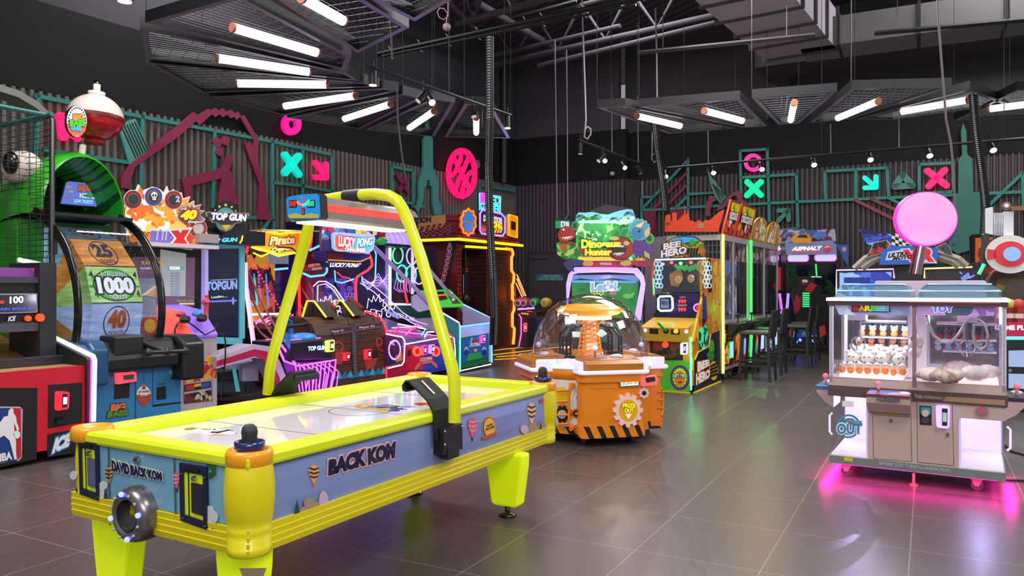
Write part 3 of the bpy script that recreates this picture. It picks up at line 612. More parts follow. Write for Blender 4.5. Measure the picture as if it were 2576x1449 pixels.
# exit sign
m = M();E = PY(Fr(0,15,0),0);m.plate(E,[(1397,554),(1433,553),(1434,573),(1398,574)],mt('0c8048',.4,0,.9),-.06);m.plate(E,[(1396,551),(1434,551),(1434,555),(1396,555)],DGR,.02)
m.plate(E,[(1411,557),(1421,557),(1421,571),(1411,571)],mt('e8fff0',.4,0,1.1),.005,.0);m.plate(E,[(1423,558),(1431,558),(1431,570),(1423,570)],mt('a8c0ff',.4,0,1.0),.005,.0)
gm = mt('06401f',.5)
m.disc(E,(1417,559.5),1.2,1.4,gm,.003,.006);m.stroke(E,[(1416.5,561.5),(1415.5,565),(1418,567),(1416.5,570)],.016,gm,.003,.006);m.stroke(E,[(1415.5,565),(1413,568)],.014,gm,.003,.006);m.stroke(E,[(1413,563),(1416,562),(1419,564)],.012,gm,.003,.006)
m.build('exit_sign',fr=Fr(0,15,0),label='green lit exit sign with a running figure hanging from two cords',cat='sign')
# ================================================================== air hockey table
YB = mt('e2d208',.38,coat=.3);YR = mt('dcec18',.35,coat=.3);YL = mt('d8ee10',.35,0,.32);ORG = mt('f0a010',.35,coat=.3);NVY = mt('1a1c4e',.4)
CLD = mt('c9a9c0',.5);TREE = mt('1d4438',.6);HILL = mt('b08a52',.6);BUSH = mt('a08a70',.6)
HKF = Fr(-.81,4.125,-29.7)
def prof_xy(m,loop,x0,x1,y0,y1,mats):
    """profile of (inset, z) swept round a rectangle; one material per step"""
    for (i0,z0),(i1,z1),mat in zip(loop,loop[1:],mats):
        a = [(x0 + i0,y0 + i0,z0),(x1 - i0,y0 + i0,z0),(x1 - i0,y1 - i0,z0),(x0 + i0,y1 - i0,z0)]
        b = [(x0 + i1,y0 + i1,z1),(x1 - i1,y0 + i1,z1),(x1 - i1,y1 - i1,z1),(x0 + i1,y1 - i1,z1)]
        m.add(a + b,[[i,(i + 1) % 4,4 + (i + 1) % 4,4 + i] for i in range(4)],mat)
def balloon(m,P,c,w,h,pal,lift=.002):
    e = [(c[0] + w * sin(t),c[1] - h * .2 - h * .3 * cos(t)) for t in [i * pi / 10 for i in range(-10,11)]]
    pts = []
    for k in range(21):
        t = pi * 2 * k / 20;x = sin(t);y = -cos(t);pts.append((c[0] + w * x * (1 if y < 0 else 1 - .55 * y),c[1] + (h * .38 * y if y < 0 else h * .62 * y)))
    m.plate(P,pts,mt(pal[0],.5),.002,lift)
    for i,yy in enumerate((-.2,.02,.24)):
        ww = w * sqrt(max(.05,1 - (yy / .62) ** 2)) * (1 if yy < 0.1 else .82);y = c[1] + h * yy;s = h * .055
        m.plate(P,[(c[0] - ww * .92,y + s * .4),(c[0],y + s * 2),(c[0] + ww * .92,y + s * .2),(c[0] + ww * .92,y - s),(c[0],y + s * .4),(c[0] - ww * .92,y - s)],mt(pal[1],.5),.002,lift + .002)
    m.plate(P,[(c[0] - w * .2,c[1] + h * .62),(c[0] + w * .2,c[1] + h * .62),(c[0] + w * .12,c[1] + h * .8),(c[0] - w * .12,c[1] + h * .8)],mt(pal[2],.5),.002,lift)
def blob(m,P,pts,r,mat,lift=.002,n=14):
    for x,y,q in pts: m.disc(P,(x,y),r * q,r * q * 1.15,mat,.0015,lift,n);lift += .0004
def pine(m,P,x,y,w,h,lift=.004):
    for k in range(4):
        yy = y - h * k / 4;ww = w * (1 - k / 5);m.plate(P,[(x - ww,yy),(x + ww,yy - ww * .1),(x,yy - h * .42)],TREE,.001,lift + k * .0005)
def hockey():
    root = thing('air_hockey_table','yellow air hockey table with blue sky side panels and glowing yellow legs','air hockey table',HKF)
    x,y = .54,1.235
    m = M();X = .012
    prof_xy(m,[(.05,.37),(.0,.37),(-.006,.395),(-.002,.397),(-.006,.42),(-.002,.422),(-.006,.445),(-.002,.447),(-.005,.47),(.012,.472)],-x,x,-y,y,[YB] * 9)
    m.build('lower_skirt',root)
    m = M();prof_xy(m,[(.012,.465),(.006,.53),(.006,.62),(.014,.69)],-x,x,-y,y,[mottled('7482b4','808fc0',1.5,.3,2)] * 3);m.box((-x + .05,-y + .0045,.474),(x - .05,-y + .02,.688),mottled('6a9eb8','7cb0c6',1.5,.3,2))
    S = PX(HKF,x - .006);t = S
    m.plate(S,[(690,1345),(740,1310),(800,1290),(860,1268),(930,1240),(1000,1222),(1060,1200),(1110,1175),(1140,1185),(1000,1240),(690,1365)],HILL,.001,.002)
    m.plate(S,[(1175,1160),(1210,1143),(1250,1128),(1290,1120),(1330,1100),(1398,1070),(1398,1090),(1175,1172)],HILL,.001,.002)
    blob(m,S,[(765,1290,1),(790,1280,1.2),(775,1265,.9),(805,1290,1),(750,1305,.9)],14,BUSH,.003)
    blob(m,S,[(812,1260,1),(830,1272,.8),(838,1264,.7),(815,1276,1.1)],12,CLD,.003);m.disc(S,(812,1255),11,20,CLD,.001,.004)
    for q in ((745,1318,12,52),(735,1330,9,30),(884,1255,5,8),(876,1258,5,7)): pine(m,S,*q)
    blob(m,S,[(1325,1085,1),(1340,1078,1.3),(1350,1090,1),(1362,1072,1.1),(1335,1095,1),(1376,1076,1)],10,BUSH,.003);blob(m,S,[(1318,1080,1),(1390,1060,1.3),(1385,1045,.8)],10,CLD,.0035)
    for q in ((1358,1095,6,30),(1384,1088,5,20),(1395,1086,5,20),(1265,1130,4,6)): pine(m,S,*q)
    balloon(m,S,(788,1187),13,46,('f0a060','2a2030','e07030'));balloon(m,S,(1336,1033),11,54,('f2b878','28244a','e07030'));balloon(m,S,(1187,1070),11.5,50,('d85a78','e890a0','503050'))
    m.disc(S,(1229,1075),17,28,mt('e8a838',.5),.001,.002);m.disc(S,(1229,1075),15.5,26,mt('1a1614',.5),.001,.0035);m.disc(S,(1229,1075),14,24,mt('efae3c',.5),.001,.005)
    m.plate(S,[(1211,1098),(1246,1086),(1247,1094),(1211,1106)],mt('c05030',.5),.001,.0065)
    m.text('DAVID',S,[(1222,1074),(1237,1069),(1237,1064),(1222,1069)],BLK,.008,.03);m.text('BACK KOM',S,[(1219,1083),(1240,1076),(1240,1070),(1219,1077)],BLK,.008,.03)
    m.text('BACK',S,[(826,1193),(914,1168),(912,1132),(824,1160)],mt('10123c',.4),.003,.07,.12,mt('e8b8b8',.5),.075);m.text('KOM',S,[(926,1166),(991,1148),(991,1113),(922,1132)],mt('10123c',.4),.003,.07,.12,mt('e8b8b8',.5),.075)
    m.text('TU',S,[(1354,1018),(1367,1013),(1367,1002),(1354,1007)],mt('c82838',.4),.003,.04);m.text('GAMES',S,[(1369,1013),(1383,1008),(1383,1001),(1369,1006)],mt('2a2030',.4),.003,.02)
    E = PY(HKF,-y + .0035)
    blob(m,E,[(258,1240,1),(262,1222,.9),(255,1255,1.2),(188,1195,.8),(530,1285,1),(536,1300,1.3)],12,mt('c9cfd0',.5),.003)
    for q in ((196,1250,5,22),(268,1262,7,30),(540,1352,8,44),(525,1348,6,26)): pine(m,E,*q)
    blob(m,E,[(528,1168,.8),(538,1176,.9),(532,1195,.8),(540,1188,.7)],8,mt('1f5a30',.5),.004)
    balloon(m,E,(276,1190),9,42,('f0a040','282230','905030'));balloon(m,E,(446,1203),9,42,('e85a70','c8a0d0','503060'))
    m.text('DAVID BACK KOM',E,[(287,1183),(411,1208),(409,1188),(285,1158)],mt('101a48',.4),.004,.06,0,mt('f0ead0',.5),.07)
    for a in (115 * 0 + 272,438): m.plate(E,[(a,1108 + (a - 272) * .2),(a + 3,1109 + (a - 272) * .2),(a + 8,1322 + (a - 272) * .26),(a + 5,1320 + (a - 272) * .26)],mt('6a7078',.4,.4),.002,.002)
    m.build('side_panel',root)
    m = M();prof_xy(m,[(.014,.69),(-.006,.69),(-.01,.70),(-.01,.725),(.0,.738),(.085,.738),(.1,.73),(.1,.69)],-x,x,-y,y,[YR] * 7);m.build('top_rail',root)
    m = M();m.box((-x + .09,-y + .09,.66),(x - .09,y - .09,.69),mt('efeaec',.05,0,0,coat=.6));K = mt('55506a',.3)
    for yy in (-.62,0,.62): m.box((-x + .1,yy - .003,.6902),(x - .1,yy + .003,.6906),K)
    for k in range(28):
        a = 2 * pi * k / 28;b = 2 * pi * (k + 1) / 28;m.face([(.17 * cos(a),.17 * sin(a),.6906),(.17 * cos(b),.17 * sin(b),.6906),(.164 * cos(b),.164 * sin(b),.6906),(.164 * cos(a),.164 * sin(a),.6906)],K)
    fl = art(['efeaec','e9e4e6','b03820','d8b040','303848','efeaec','8090a8'],7,0,3,None,.06,.5)
    for cx_,cy_,a_,b_ in ((-.2,-.8,.16,.07),(.05,.15,.2,.12),(.2,.35,.1,.06)):
        m.face([(cx_ + a_ * cos(2 * pi * k / 20),cy_ + b_ * sin(2 * pi * k / 20),.6904) for k in range(20)],fl)
    m.build('playing_field',root)
    PZf = mt('efe8d8',.3)
    # corner posts with mallet cups
    for sx,sy in ((1,-1),(-1,-1),(1,1),(-1,1)):
        q_ = .6 if sx < 0 else 1;c = (sx * (x - .055),sy * (y - .055),0);e_ = (sx * (x - .055 * q_),sy * (y - .055),0);m = M()
        m.lathe([(a * q_,b) for a,b in [(.074,.365),(.08,.372),(.08,.40),(.077,.402),(.081,.425),(.078,.427),(.081,.45),(.079,.47),(.076,.475),(.086,.50),(.092,.57),(.092,.62),(.086,.68),(.08,.70)]],YB,e_,28)
        o = m.build('corner_post',root)
        m = M();m.lathe([(.078,.69),(.085,.70),(.086,.735),(.08,.75),(.066,.75),(.062,.74),(0,.74)],ORG,c,28);m.build('mallet_cup',o)
    for sx,sy in ((1,-1),(1,1)):
        mm = M();mm.lathe([(0,0),(.05,0),(.055,.004),(.055,.028),(.05,.03),(.046,.014),(.028,.012)],mt('1c2266',.25,coat=.5),n=28);f = Fr(*HKF.w((sx * (x - .055),sy * (y - .055),0))[:2],0,.75)
        r2 = thing('air_hockey_mallet','blue mallet with a black knob in the %s corner cup of the yellow table' % ('nearest' if sy < 0 else 'far right'),'mallet',f,'mallets on the yellow air hockey table');mm.build('base',r2)
        M().lathe([(.028,.012),(.028,.05),(.03,.062),(.026,.08),(.016,.09),(0,.093)],mt('2e2c2e',.6),n=24).build('grip',r2)
    # coin doors on the near end
    for k,(cx0) in enumerate((0,1)):
        q = [(203,1104),(250,1112),(254,1258),(207,1241)] if k == 0 else [(457,1163),(524,1173),(526,1331),(460,1307)]
        def pt(u,v): a = lerp(q[3],q[2],u);b = lerp(q[0],q[1],u);return lerp(a,b,v)
        m = M();fr_ = mt('343858',.25,.6)
        for r in ((0,0,1,.12),(0,.86,1,1),(0,.12,.12,.86),(.88,.12,1,.86)): m.plate(E,[pt(r[0],r[1]),pt(r[2],r[1]),pt(r[2],r[3]),pt(r[0],r[3])],fr_,.012,.0)
        for u,v in ((.07,.05),(.93,.05),(.07,.82),(.93,.82)): m.disc(E,pt(u,v),1.8,2,CHR,.004,.012,8)
        m.plate(E,[pt(.2,.89),pt(.75,.89),pt(.75,.95),pt(.2,.95)],BLKG,.004,.013)
        d = m.build('coin_door',root)
        m = M();m.plate(E,[pt(.12,.12),pt(.88,.12),pt(.88,.86),pt(.12,.86)],YR,.004,.0);m.plate(E,[pt(.28,.12),pt(.31,.12),pt(.31,.86),pt(.28,.86)],BLK,.002,.005)
        m.plate(E,[pt(.42,.2),pt(.85,.2),pt(.85,.7),pt(.42,.7)],mt('26262c' if k else '5a6080',.3),.004,.006);m.build('door_plate',d)
        m = M();m.disc(E,pt(.55,.78),4.5,6.5,CHR,.012,.006,14);m.build('lock',d)
    m = M();m.disc(E,(348,1156),5.5,8.5,CHR,.012,.002,16);m.disc(E,(348,1155),2,3,BLK,.003,.015,8);m.build('lock',root)
    # puck return ring
    c = E(354,1289);m = M();m.lathe([(.062,-.06),(.07,-.07),(.078,-.072),(.098,-.062),(.108,-.045),(.112,-.02),(.112,.02)],mt('8a8488',.28,.8),(c[0],-y + .006,c[2]),40,'y')
    m.lathe([(.062,-.06),(.058,0),(0,.0)],mt('3a3838',.4,.4),(c[0],-y + .0,c[2]),30,'y');rt = m.build('puck_return',root)
    m = M();yy = -y - .05
    m.ext([(c[0] + .058 * cos(a),yy + .01,c[2] + .058 * sin(a)) for a in [pi + .25 + (pi - .5) * k / 12 for k in range(13)]],(0,.03,0),mt('6e6a6c',.3,.7));m.build('tray_lip',rt)
    for a in range(12):
        t = radians(a * 30 + 12);p = (c[0] + .088 * cos(t),-y - .068,c[2] + .088 * sin(t));lit = a in (3,0,6,9)
        m = M();m.ball(p,.011 if lit else .006,mt('5a60ff',.4,0,7 if lit else 0,'5058ff') if lit else mt('b8b4b8',.4),8,6);m.build('indicator_lamp',rt,label='glowing blue lamp' if lit else None)
    # legs
    for i,(lx,ly,w) in enumerate(((.47,.76,.125),(-.3,.88,.12),(-.42,-1.1,.135),(.40,-1.13,.11))):
        m = M();pr = [(-w,.38),(w,.38),(w * .97,.3),(w * .72,.085),(w * .62,.065),(-w * .62,.065),(-w * .72,.085),(-w * .97,.3)]
        m.ext([(lx + a,ly - .05,b) for a,b in pr],(0,.1,0),YL);l = m.build('leg',root,bev=.015)
        m = M();m.lathe([(0,0),(.05,0),(.055,.006),(.045,.016),(.018,.022),(.016,.07)],BLKG,(lx,ly,0),24);m.build('foot',l)
        if i == 3: m = M();m.plate(PY(HKF,ly - .05),[(604,1429),(672,1428),(664,1449),(612,1449)],mt('b09a80',.5),.002,.002);m.build('leg_badge',l,label='tan plate on the front leg')
    # arch
    A = PY(HKF,0);pts = [(1143,1062),(1144,1010),(1143,960),(1138,925),(1125,880),(1095,775),(1060,650),(1030,565),(1014,528),(1000,505),(978,492),(945,488),(905,490)]
    hull = [(905,490),(870,494),(820,502),(792,515),(782,540),(772,590),(745,690),(712,800),(690,880),(680,925),(676,965),(674,992)]
    tubep = [A(*p) for p in pts + hull[1:]];f = []
    for i,p in enumerate(tubep):
        f.append(p)
    m = M();m.tube(f,.031,mt('dce612',.3,coat=.4),16);ar = m.build('arch',root)
    m = M();a0 = A(868,494);a1 = A(908,490);m.tube([a0,a1],.034,mt('2a2a2c',.5),14);m.build('clamp_band',ar)
    # score lamp
    m = M();sil = mt('b0a4a8',.3,.5);h0,h1 = 1.672,1.785;pr = [(.05,h1 + .01),(.085,h1 - .005),(.11,h1 - .04),(.11,h0 + .045),(.1,h0 + .012),(.085,h0)]
    L_ = [(-a,b) for a,b in pr[::-1]];allp = pr + L_
    m.ext([(a,-.415,b) for a,b in allp],(0,.74,0),sil);lp = m.build('lamp_housing',root)
    m = M()
    for s in (1,-1): m.box((s * .1095,-.4,h0 + .045),(s * .113,.32,h0 + .08),mt('ff4038',.4,0,1.1))
    m.build('red_light_strip',lp)
    M().box((-.075,-.39,h0 - .008),(.075,.31,h0),mt('ffffff',.4,0,3.2,'fffaf6')).build('lamp_diffuser',lp)
    m = M();m.ext([(a * 1.02,.325,b) for a,b in allp],(0,.04,0),BLK);m.build('end_cap',lp)
    m = M();bd = [(720,500),(727,494),(760,488),(798,486),(804,492),(807,545),(803,551),(730,552),(724,546)];B = PY(HKF,-.455);m.ext([B(*p,0) for p in bd],(0,.05,0),BLK)
    m.plate(B,[(p[0] * .985 + 764 * .015,p[1] * .97 + 520 * .03) for p in bd],mt('1878c0',.4,0,.55),.002);m.plate(B,[(727,540),(745,536),(765,541),(785,536),(803,540),(803,548),(729,549)],mt('a8a040',.4,0,.3),.001,.003)
    for px_,c_ in ((733,'ff3020'),(779,'30ff90')):
        m.plate(B,[(px_ - 4,504),(px_ + 15,503),(px_ + 15,522),(px_ - 4,523)],BLK,.001,.003);m.text('88',B,[(px_ - 2,520),(px_ + 13,519),(px_ + 13,505),(px_ - 2,506)],mt(c_,.4,0,1.6),.006,.0)
    m.plate(B,[(760,524),(768,524),(768,541),(760,541)],BLK,.001,.003);m.text('0',B,[(761.5,539),(767,539),(767,526),(761.5,526)],mt('ff3020',.4,0,1.8),.006)
    m.text('V',B,[(757,504),(763,504),(763,493),(757,493)],mt('20a0a8',.4,0,.4),.005,.03);m.text('S',B,[(763,510),(769,510),(769,499),(763,499)],mt('e83030',.4,0,.5),.006,.03)
    m.line(B,[(749,507),(752,512),(758,515),(764,516)],.006,mt('ff5040',.4,0,2),.004);m.line(B,[(764,516),(771,514),(776,510),(779,504)],.006,mt('30ff80',.4,0,2),.004)
    m.build('score_board',lp)
    # hinged black foot covers
    for side,px,sl in (('right',None,1),('left',None,-1)):
        m = M();X0 = sl * .567
        K = [(X0,.60),(X0 - sl * .012,.745),(X0 - sl * .05,.80),(X0 - sl * .16,.885),(X0 - sl * .185,.885),(X0 - sl * .2,.865),(X0 - sl * .195,.84),(X0 - sl * .175,.835)]
        th = .008;up = [(a,b) for a,b in K];dn = [(a - sl * .006,b - .008) for a,b in K[::-1]]
        m.ext([(a,-.11,b) for a,b in up + dn],(0,.17,0),RUB);o = m.build('foot_cover',root)
        m = M();a,b = K[2],K[3];n_ = (sl * .6,0,.8);u = [lerp((a[0],-.03,a[1]),(b[0],-.03,b[1]),t) for t in (.15,.85)];m.tube([vadd(p,n_,.006) for p in u],.004,mt('f0d8c0',.4,0,.6),4);m.build('slot',o)
        m = M();m.box((X0 - .03,-.085,.53),(X0 + .03,.085,.66),BLK);m.box((X0 - .02,-.05,.50),(X0 + .034,.05,.56),RUB)
        for dy,z in ((-.075,.645),(-.075,.58),(.075,.645)): m.ball((X0 + sl * .031,dy,z),.007,CHR,8,6)
        m.build('mount_bracket',root,bev=.006)
    light('POINT','leg_glow',root,(.47,.76,.25),1.2,'e8ff30',.1)
    return root
hockey()
# ================================================================== machines along the left wall
LR = Fr(-3.40,6.24,61)
VIO = mt('b08cff',.4,0,1.6);PNKN = mt('ff58c8',.4,0,1.8);REDN = mt('ff2a40',.4,0,1.7);BLUN = mt('58b4ff',.4,0,1.6);WHN = mt('e8e0ff',.4,0,1.7);YELN = mt('ffe838',.4,0,1.7);ORN = mt('ff7a20',.4,0,2.0);CYN = mt('50e8f0',.4,0,1.5);GRNN = mt('50ff90',.4,0,1.6)
REDP = mt('c8142c',.4);WOOD = mottled('8a5a34','b98a58',5,.35,4,stretch=(1,6,6));WDL = mottled('a87c50','cba273',5,.35,4,stretch=(1,6,6))
def at(sx,sy,yaw=61): p = LR.w((sx,sy,0));return Fr(p[0],p[1],yaw)
def reader(root,P,q,glow='ff2030',lift=.0,scr='c8c8d0',e=1.6):
    """glowing card reader over photo quad q = bl, br, tr, tl"""
    def pt(u,v): return lerp(lerp(q[0],q[1],u),lerp(q[3],q[2],u),v)
    o = [pt(.12,0),pt(.88,0),pt(1,.08),pt(1,.92),pt(.88,1),pt(.12,1),pt(0,.92),pt(0,.08)]
    m = M();m.plate(P,o,mt(glow,.3,0,e),.025,lift);r = m.build('card_reader',root,label='glowing card reader')
    m = M();m.plate(P,[pt(.45,.12),pt(.85,.12),pt(.85,.88),pt(.45,.88)],mt('3a2838',.3),.006,lift + .025);m.plate(P,[pt(.5,.3),pt(.8,.3),pt(.8,.7),pt(.5,.7)],mt(scr,.4,0,.8),.003,lift + .031);m.build('screen',r);return r
def nba():
    fr = Fr(-3.40,6.24,58);R = thing('basketball_machine','red and black basketball hoop machine with a white edged wing at the left photo edge','arcade machine',fr)
    F = PY(fr,0);S = PX(fr,0)
    m = M();m.box((-1.6,0,.09),(0,2.4,.70),REDP)
    for q in ([(-20,975),(94,975),(92,1155),(-20,1180)],[(121,968),(207,962),(206,1062),(120,1078)],[(119,1092),(206,1076),(204,1138),(118,1150)]): m.plate(F,q,BLK,.004,0)
    m.build('cabinet',R,bev=.006)
    m = M();m.plate(F,[(-30,1022),(50,1023),(56,1030),(54,1150),(48,1158),(-30,1170)],mt('b8b4bc',.3),.002,.005);m.plate(F,[(-30,1026),(26,1026),(40,1160),(-30,1166)],mt('1c3a80',.4),.002,.008);m.plate(F,[(26,1026),(51,1027),(52,1148),(40,1158),(36,1100)],mt('c02032',.4),.002,.008)
    m.plate(F,[(20,1032),(27,1026),(32,1030),(32,1038),(38,1048),(40,1062),(46,1078),(42,1086),(36,1070),(33,1062),(34,1090),(38,1110),(38,1135),(40,1155),(34,1155),(28,1130),(22,1108),(8,1095),(-10,1105),(-20,1120),(-20,1080),(0,1060),(8,1048),(18,1046)],WHT,.002,.011);m.disc(F,(40,1093),9,10,WHT,.002,.011)
    m.text('NBA',F,[(-12,1162),(27,1154),(26,1136),(-12,1144)],WHT,.014,.05);m.build('logo_panel',R,label='blue and red panel with a white player silhouette')
    m = M();m.text('ICE',F,[(131,1138),(174,1118),(178,1090),(135,1106)],mt('dfe4ee',.4),.008,.08,.25,mt('2c68b0',.4),.09);m.build('maker_badge',R)
    reader(R,F,[(136,1033),(168,1028),(170,985),(137,984)],lift=.004)
    m = M();m.plate(F,[(139,1058),(160,1053),(160,1046),(139,1050)],mt('050506',.3),.02,.004);m.plate(F,[(139,1068),(160,1064),(160,1048),(139,1052)],BLK,.02,.004);m.build('coin_slot',R)
    # ball tray, ramp and side wing
    m = M();m.box((-1.6,.02,.70),(-.04,.5,.715),WDL);m.box((-1.6,.0,.70),(0,.03,.72),REDP);m.build('front_shelf',R)
    m = M();m.box((-1.6,.32,.715),(-.03,.40,.79),mt('2c2c32',.4));m.build('ball_rail',R,bev=.008)
    m = M();m.prof([(.4,.72),(2.0,1.05),(2.0,1.03),(.4,.70)],-1.6,-.05,WOOD);m.build('ball_ramp',R)
    K = [S(234,1060),S(237,905),S(234,897),S(132,848),S(128,852)]
    m = M();w = [S(234,1120),S(236,905),S(232,898),S(132,848),S(134,1000),S(120,1120)];m.ext([vadd(p,(-.02,0,0)) for p in w],(-.035,0,0),mt('222228',.5));m.build('side_wing',R)
    m = M();m.tube(K,.022,mt('f4f0ff',.3,0,1.5,'e8e4ff'),8);m.tube([vadd(p,(-.03,-.012,0)) for p in K[:3]],.006,mt('ff30b0',.4,0,3),6);m.build('light_edge',R)
    # score box
    m = M();Q = PY(fr,.42);z0,z1 = Q(60,812)[2],Q(60,712)[2]
    m.box((-1.55,.42,z0 - .07),(-.07,.9,z0),mt('4a4c58',.45));m.box((-1.55,.42,z1),(-.07,.9,z1 + .05),mt('3c3e48',.45));m.box((-1.55,.44,z0),(-.07,.9,z1),BLK);m.box((-.2,.4,.68),(-.07,.9,1.55),mt('2a2b33',.5));m.build('score_box',R)
    Q = PY(fr,.42);m = M();m.plate(Q,[(-30,739),(93,738),(94,786),(-30,790)],mt('a0a0a8',.3),.004,.0);m.plate(Q,[(-30,742),(90,741),(91,783),(-30,787)],BLKG,.004,.002)
    m.text('100',Q,[(24,763),(57,761),(57,745),(24,747)],mt('c8f0ff',.4,0,1.6),.008,.03);m.text('MAIN BONUS',Q,[(-12,781),(76,778),(76,773),(-12,775)],mt('3048ff',.4,0,2),.008,.02);m.stroke(Q,[(0,760),(6,760)],.02,mt('ff2020',.4,0,2),.002,.008)
    m.text('ICE',Q,[(19,808),(37,806),(38,795),(20,797)],WHT,.006,.04,.2,mt('2c58a0',.4),.06);m.text('THE FINEST GAMES IN EARTH',Q,[(6,812.5),(54,811),(54,809),(6,810.5)],GRY,.003);d = m.build('score_display',R)
    for x_,y_,r_ in ((68,801,7),(98,799,10)): M().disc(Q,(x_,y_),r_,r_,mt('ff4a18',.3,0,.9),.03,.0).build('button',d,label='glowing orange button')
    # upper picture band, cage, hoop board
    U = PY(fr,.5);m = M();m.plate(U,[(-40,672),(122,675),(122,712),(-40,714)],art(['7a3a8a','c04080','402060','e05080','28a048','5a3a9a'],4,.25,5),.01,0);m.build('picture_band',R)
    m = M();m.tube([S(-60,628),S(128,672)],.022,mt('f0ecff',.3,0,1.4),6);m.build('light_bar',R)
    m = M();T = mt('2a6a68',.4)
    K0 = [S(131,900),S(131,300),S(118,292)];m.tube(K0,.022,mt('222428',.4),6);m.plate(S,[(122,580),(136,580),(136,640),(122,640)],mt('2a2b33',.5),.03,0);m.build('cage_post',R)
    y0 = S(131,600)[1];TP = S(118,290);x1 = -1.6
    m = M();m.tube([TP,(x1,y0,TP[2])],.02,T,6);m.tube([(x1,y0,TP[2]),(x1,2.4,TP[2])],.02,T,6);m.tube([(0,y0,TP[2]),(0,2.4,TP[2])],.02,T,6);m.build('cage_rail',R)
    W_ = mt('15161a',.5);m = M();zt = TP[2] - .03;zb = 1.6
    for k in range(24): z = zb + (zt - zb) * k / 23;m.tube([(-.01,y0,z),(-.01,2.4,z)],.003,W_,3,cap=False);m.tube([(x1,y0,z),(-.01,y0,z)],.003,W_,3,cap=False)
    for k in range(16): y_ = y0 + (2.4 - y0) * k / 15;m.tube([(-.01,y_,zb),(-.01,y_,zt)],.003,W_,3,cap=False)
    for k in range(20): x_ = x1 + (-.01 - x1) * k / 19;m.tube([(x_,y0,zb),(x_,y0,zt)],.003,W_,3,cap=False)
    m.build('wire_cage',R)
    H = PY(fr,1.2);m = M();c5_ = [(-30,208),(0,212),(50,228),(95,255),(126,284)]
    o = [H(*p) for p in c5_];i_ = [H(p[0] - 3,p[1] + 17) for p in c5_];m.ext(o + i_[::-1],(0,.25,0),mt('6c6c68',.5));m.build('top_arch',R)
    return R
nba()
def bass():
    fr = at(.12,.22);R = thing('wheel_game','fishing wheel game with a green fish head, ticket wheel and red and white bobber','arcade machine',fr)
    F = PY(fr,0);BB = mt('2f80b8',.4)
    xr = F(455,900)[0];m = M();m.box((0,0,.06),(xr,1.5,.86),BB)
    G = mt('16405f',.5)
    for q in ([(339,925),(342,925),(342,1060),(339,1062)],[(362,920),(363,920),(363,1010),(362,1010)],[(383,916),(385,916),(385,1020),(383,1022)]): m.plate(F,q,G,.002,0)
    m.plate(F,[(384,1018),(455,1010),(455,1014),(384,1024)],BLK,.002,0);m.build('cabinet',R,bev=.01)
    m = M();m.plate(F,[(288,930),(326,926),(325,1000),(287,1004)],BLK,.004,0);m.plate(F,[(287,938),(333,935),(335,958),(288,966)],mt('ff4a58',.4,0,1.0),.05,.003);m.plate(F,[(300,943),(326,941),(326,953),(301,955)],mt('5a5058',.3),.01,.053);m.build('card_reader',R,label='glowing red card reader')
    m = M();m.plate(F,[(394,975),(417,971),(417,1003),(394,1006)],BLK,.004,0);m.disc(F,(419,922),3,3.5,CHR,.01,0,12);m.plate(F,[(397,963),(415,961),(413,965),(399,967)],CHR,.02,0);m.text('TICKETS',F,[(424,943),(448,938),(448,930),(424,934)],mt('c8c030',.5),.003,.03);m.plate(F,[(429,950),(446,947),(446,952),(429,955)],BLK,.003,0);m.build('ticket_door',R)
    m = M();m.disc(F,(361,993),18,22,mt('e6ded6',.5),.002,.002);m.plate(F,[(343,993),(379,991),(377,1006),(368,1015),(354,1016),(345,1007)],mt('b04038',.5),.002,.004);m.plate(F,[(356,967),(366,966),(366,974),(356,974)],mt('c85a48',.5),.002,.002);m.plate(F,[(355,1014),(367,1013),(366,1022),(357,1023)],mt('b04038',.5),.002,.002)
    m.text('LIFT HANDLE',F,[(347,989),(375,986),(375,981),(347,984)],BLK,.006,.02);m.text('TO START',F,[(351,997),(371,995),(371,990),(351,992)],mt('ffffff',.5),.008,.02);m.plate(F,[(356,979),(366,978),(361,972)],BLK,.002,.004);m.build('bobber_decal',R)
    m = M();m.text('BIG',F,[(279,1033),(312,1029),(314,1015),(280,1018)],mt('e87840',.5),.003,.08,0,mt('301810',.5),.07);m.text('BASS',F,[(270,1050),(320,1044),(318,1031),(272,1036)],mt('5a8a30',.5),.004,.08,0,mt('203010',.5),.07);m.build('logo',R)
    # black console
    C2 = PY(fr,-.12);m = M();zc0,zc1 = C2(400,925)[2],C2(400,862)[2];xe = C2(505,900)[0];xb = C2(455,900)[0];xl = C2(270,900)[0]
    m.prof([(-.12,zc0),(-.12,zc0 + .1),(-.02,zc1 + .03),(.3,zc1 + .03),(.3,zc0)],xl,xb,BLK);m.prof([(-.16,zc0 - .14),(-.16,zc1 - .02),(-.05,zc1 + .05),(.3,zc1 + .05),(.3,zc0 - .14)],xb,xe + .02,mt('1c1e22',.35));m.build('console',R,bev=.03,seg=3)
    m = M();m.prof([(-.16,zc0 - .1),(-.16,zc1 - .02),(-.08,zc1 + .05),(.3,zc1 + .05),(.3,zc0 - .1)],xl - .16,xl,mt('1c4a70',.35));m.build('console_cheek',R,bev=.03,seg=3)
    m = M();a = C2(347,885);b = C2(440,881);
    for k in (0,.5,1): m.ball(lerp(a,b,k)[:1] + (-.26,lerp(a,b,k)[2] + .0),.035,mt('2a2a2e',.25),14,8)
    m.tube([(a[0],-.26,a[2]),(b[0],-.26,b[2])],.02,mt('2a2a2e',.25),10);m.tube([((a[0] + b[0]) / 2,-.26,b[2]),((a[0] + b[0]) / 2 - .1,-.0,zc1 + .02)],.025,mt('26262a',.3),10);m.build('lift_handle',R)
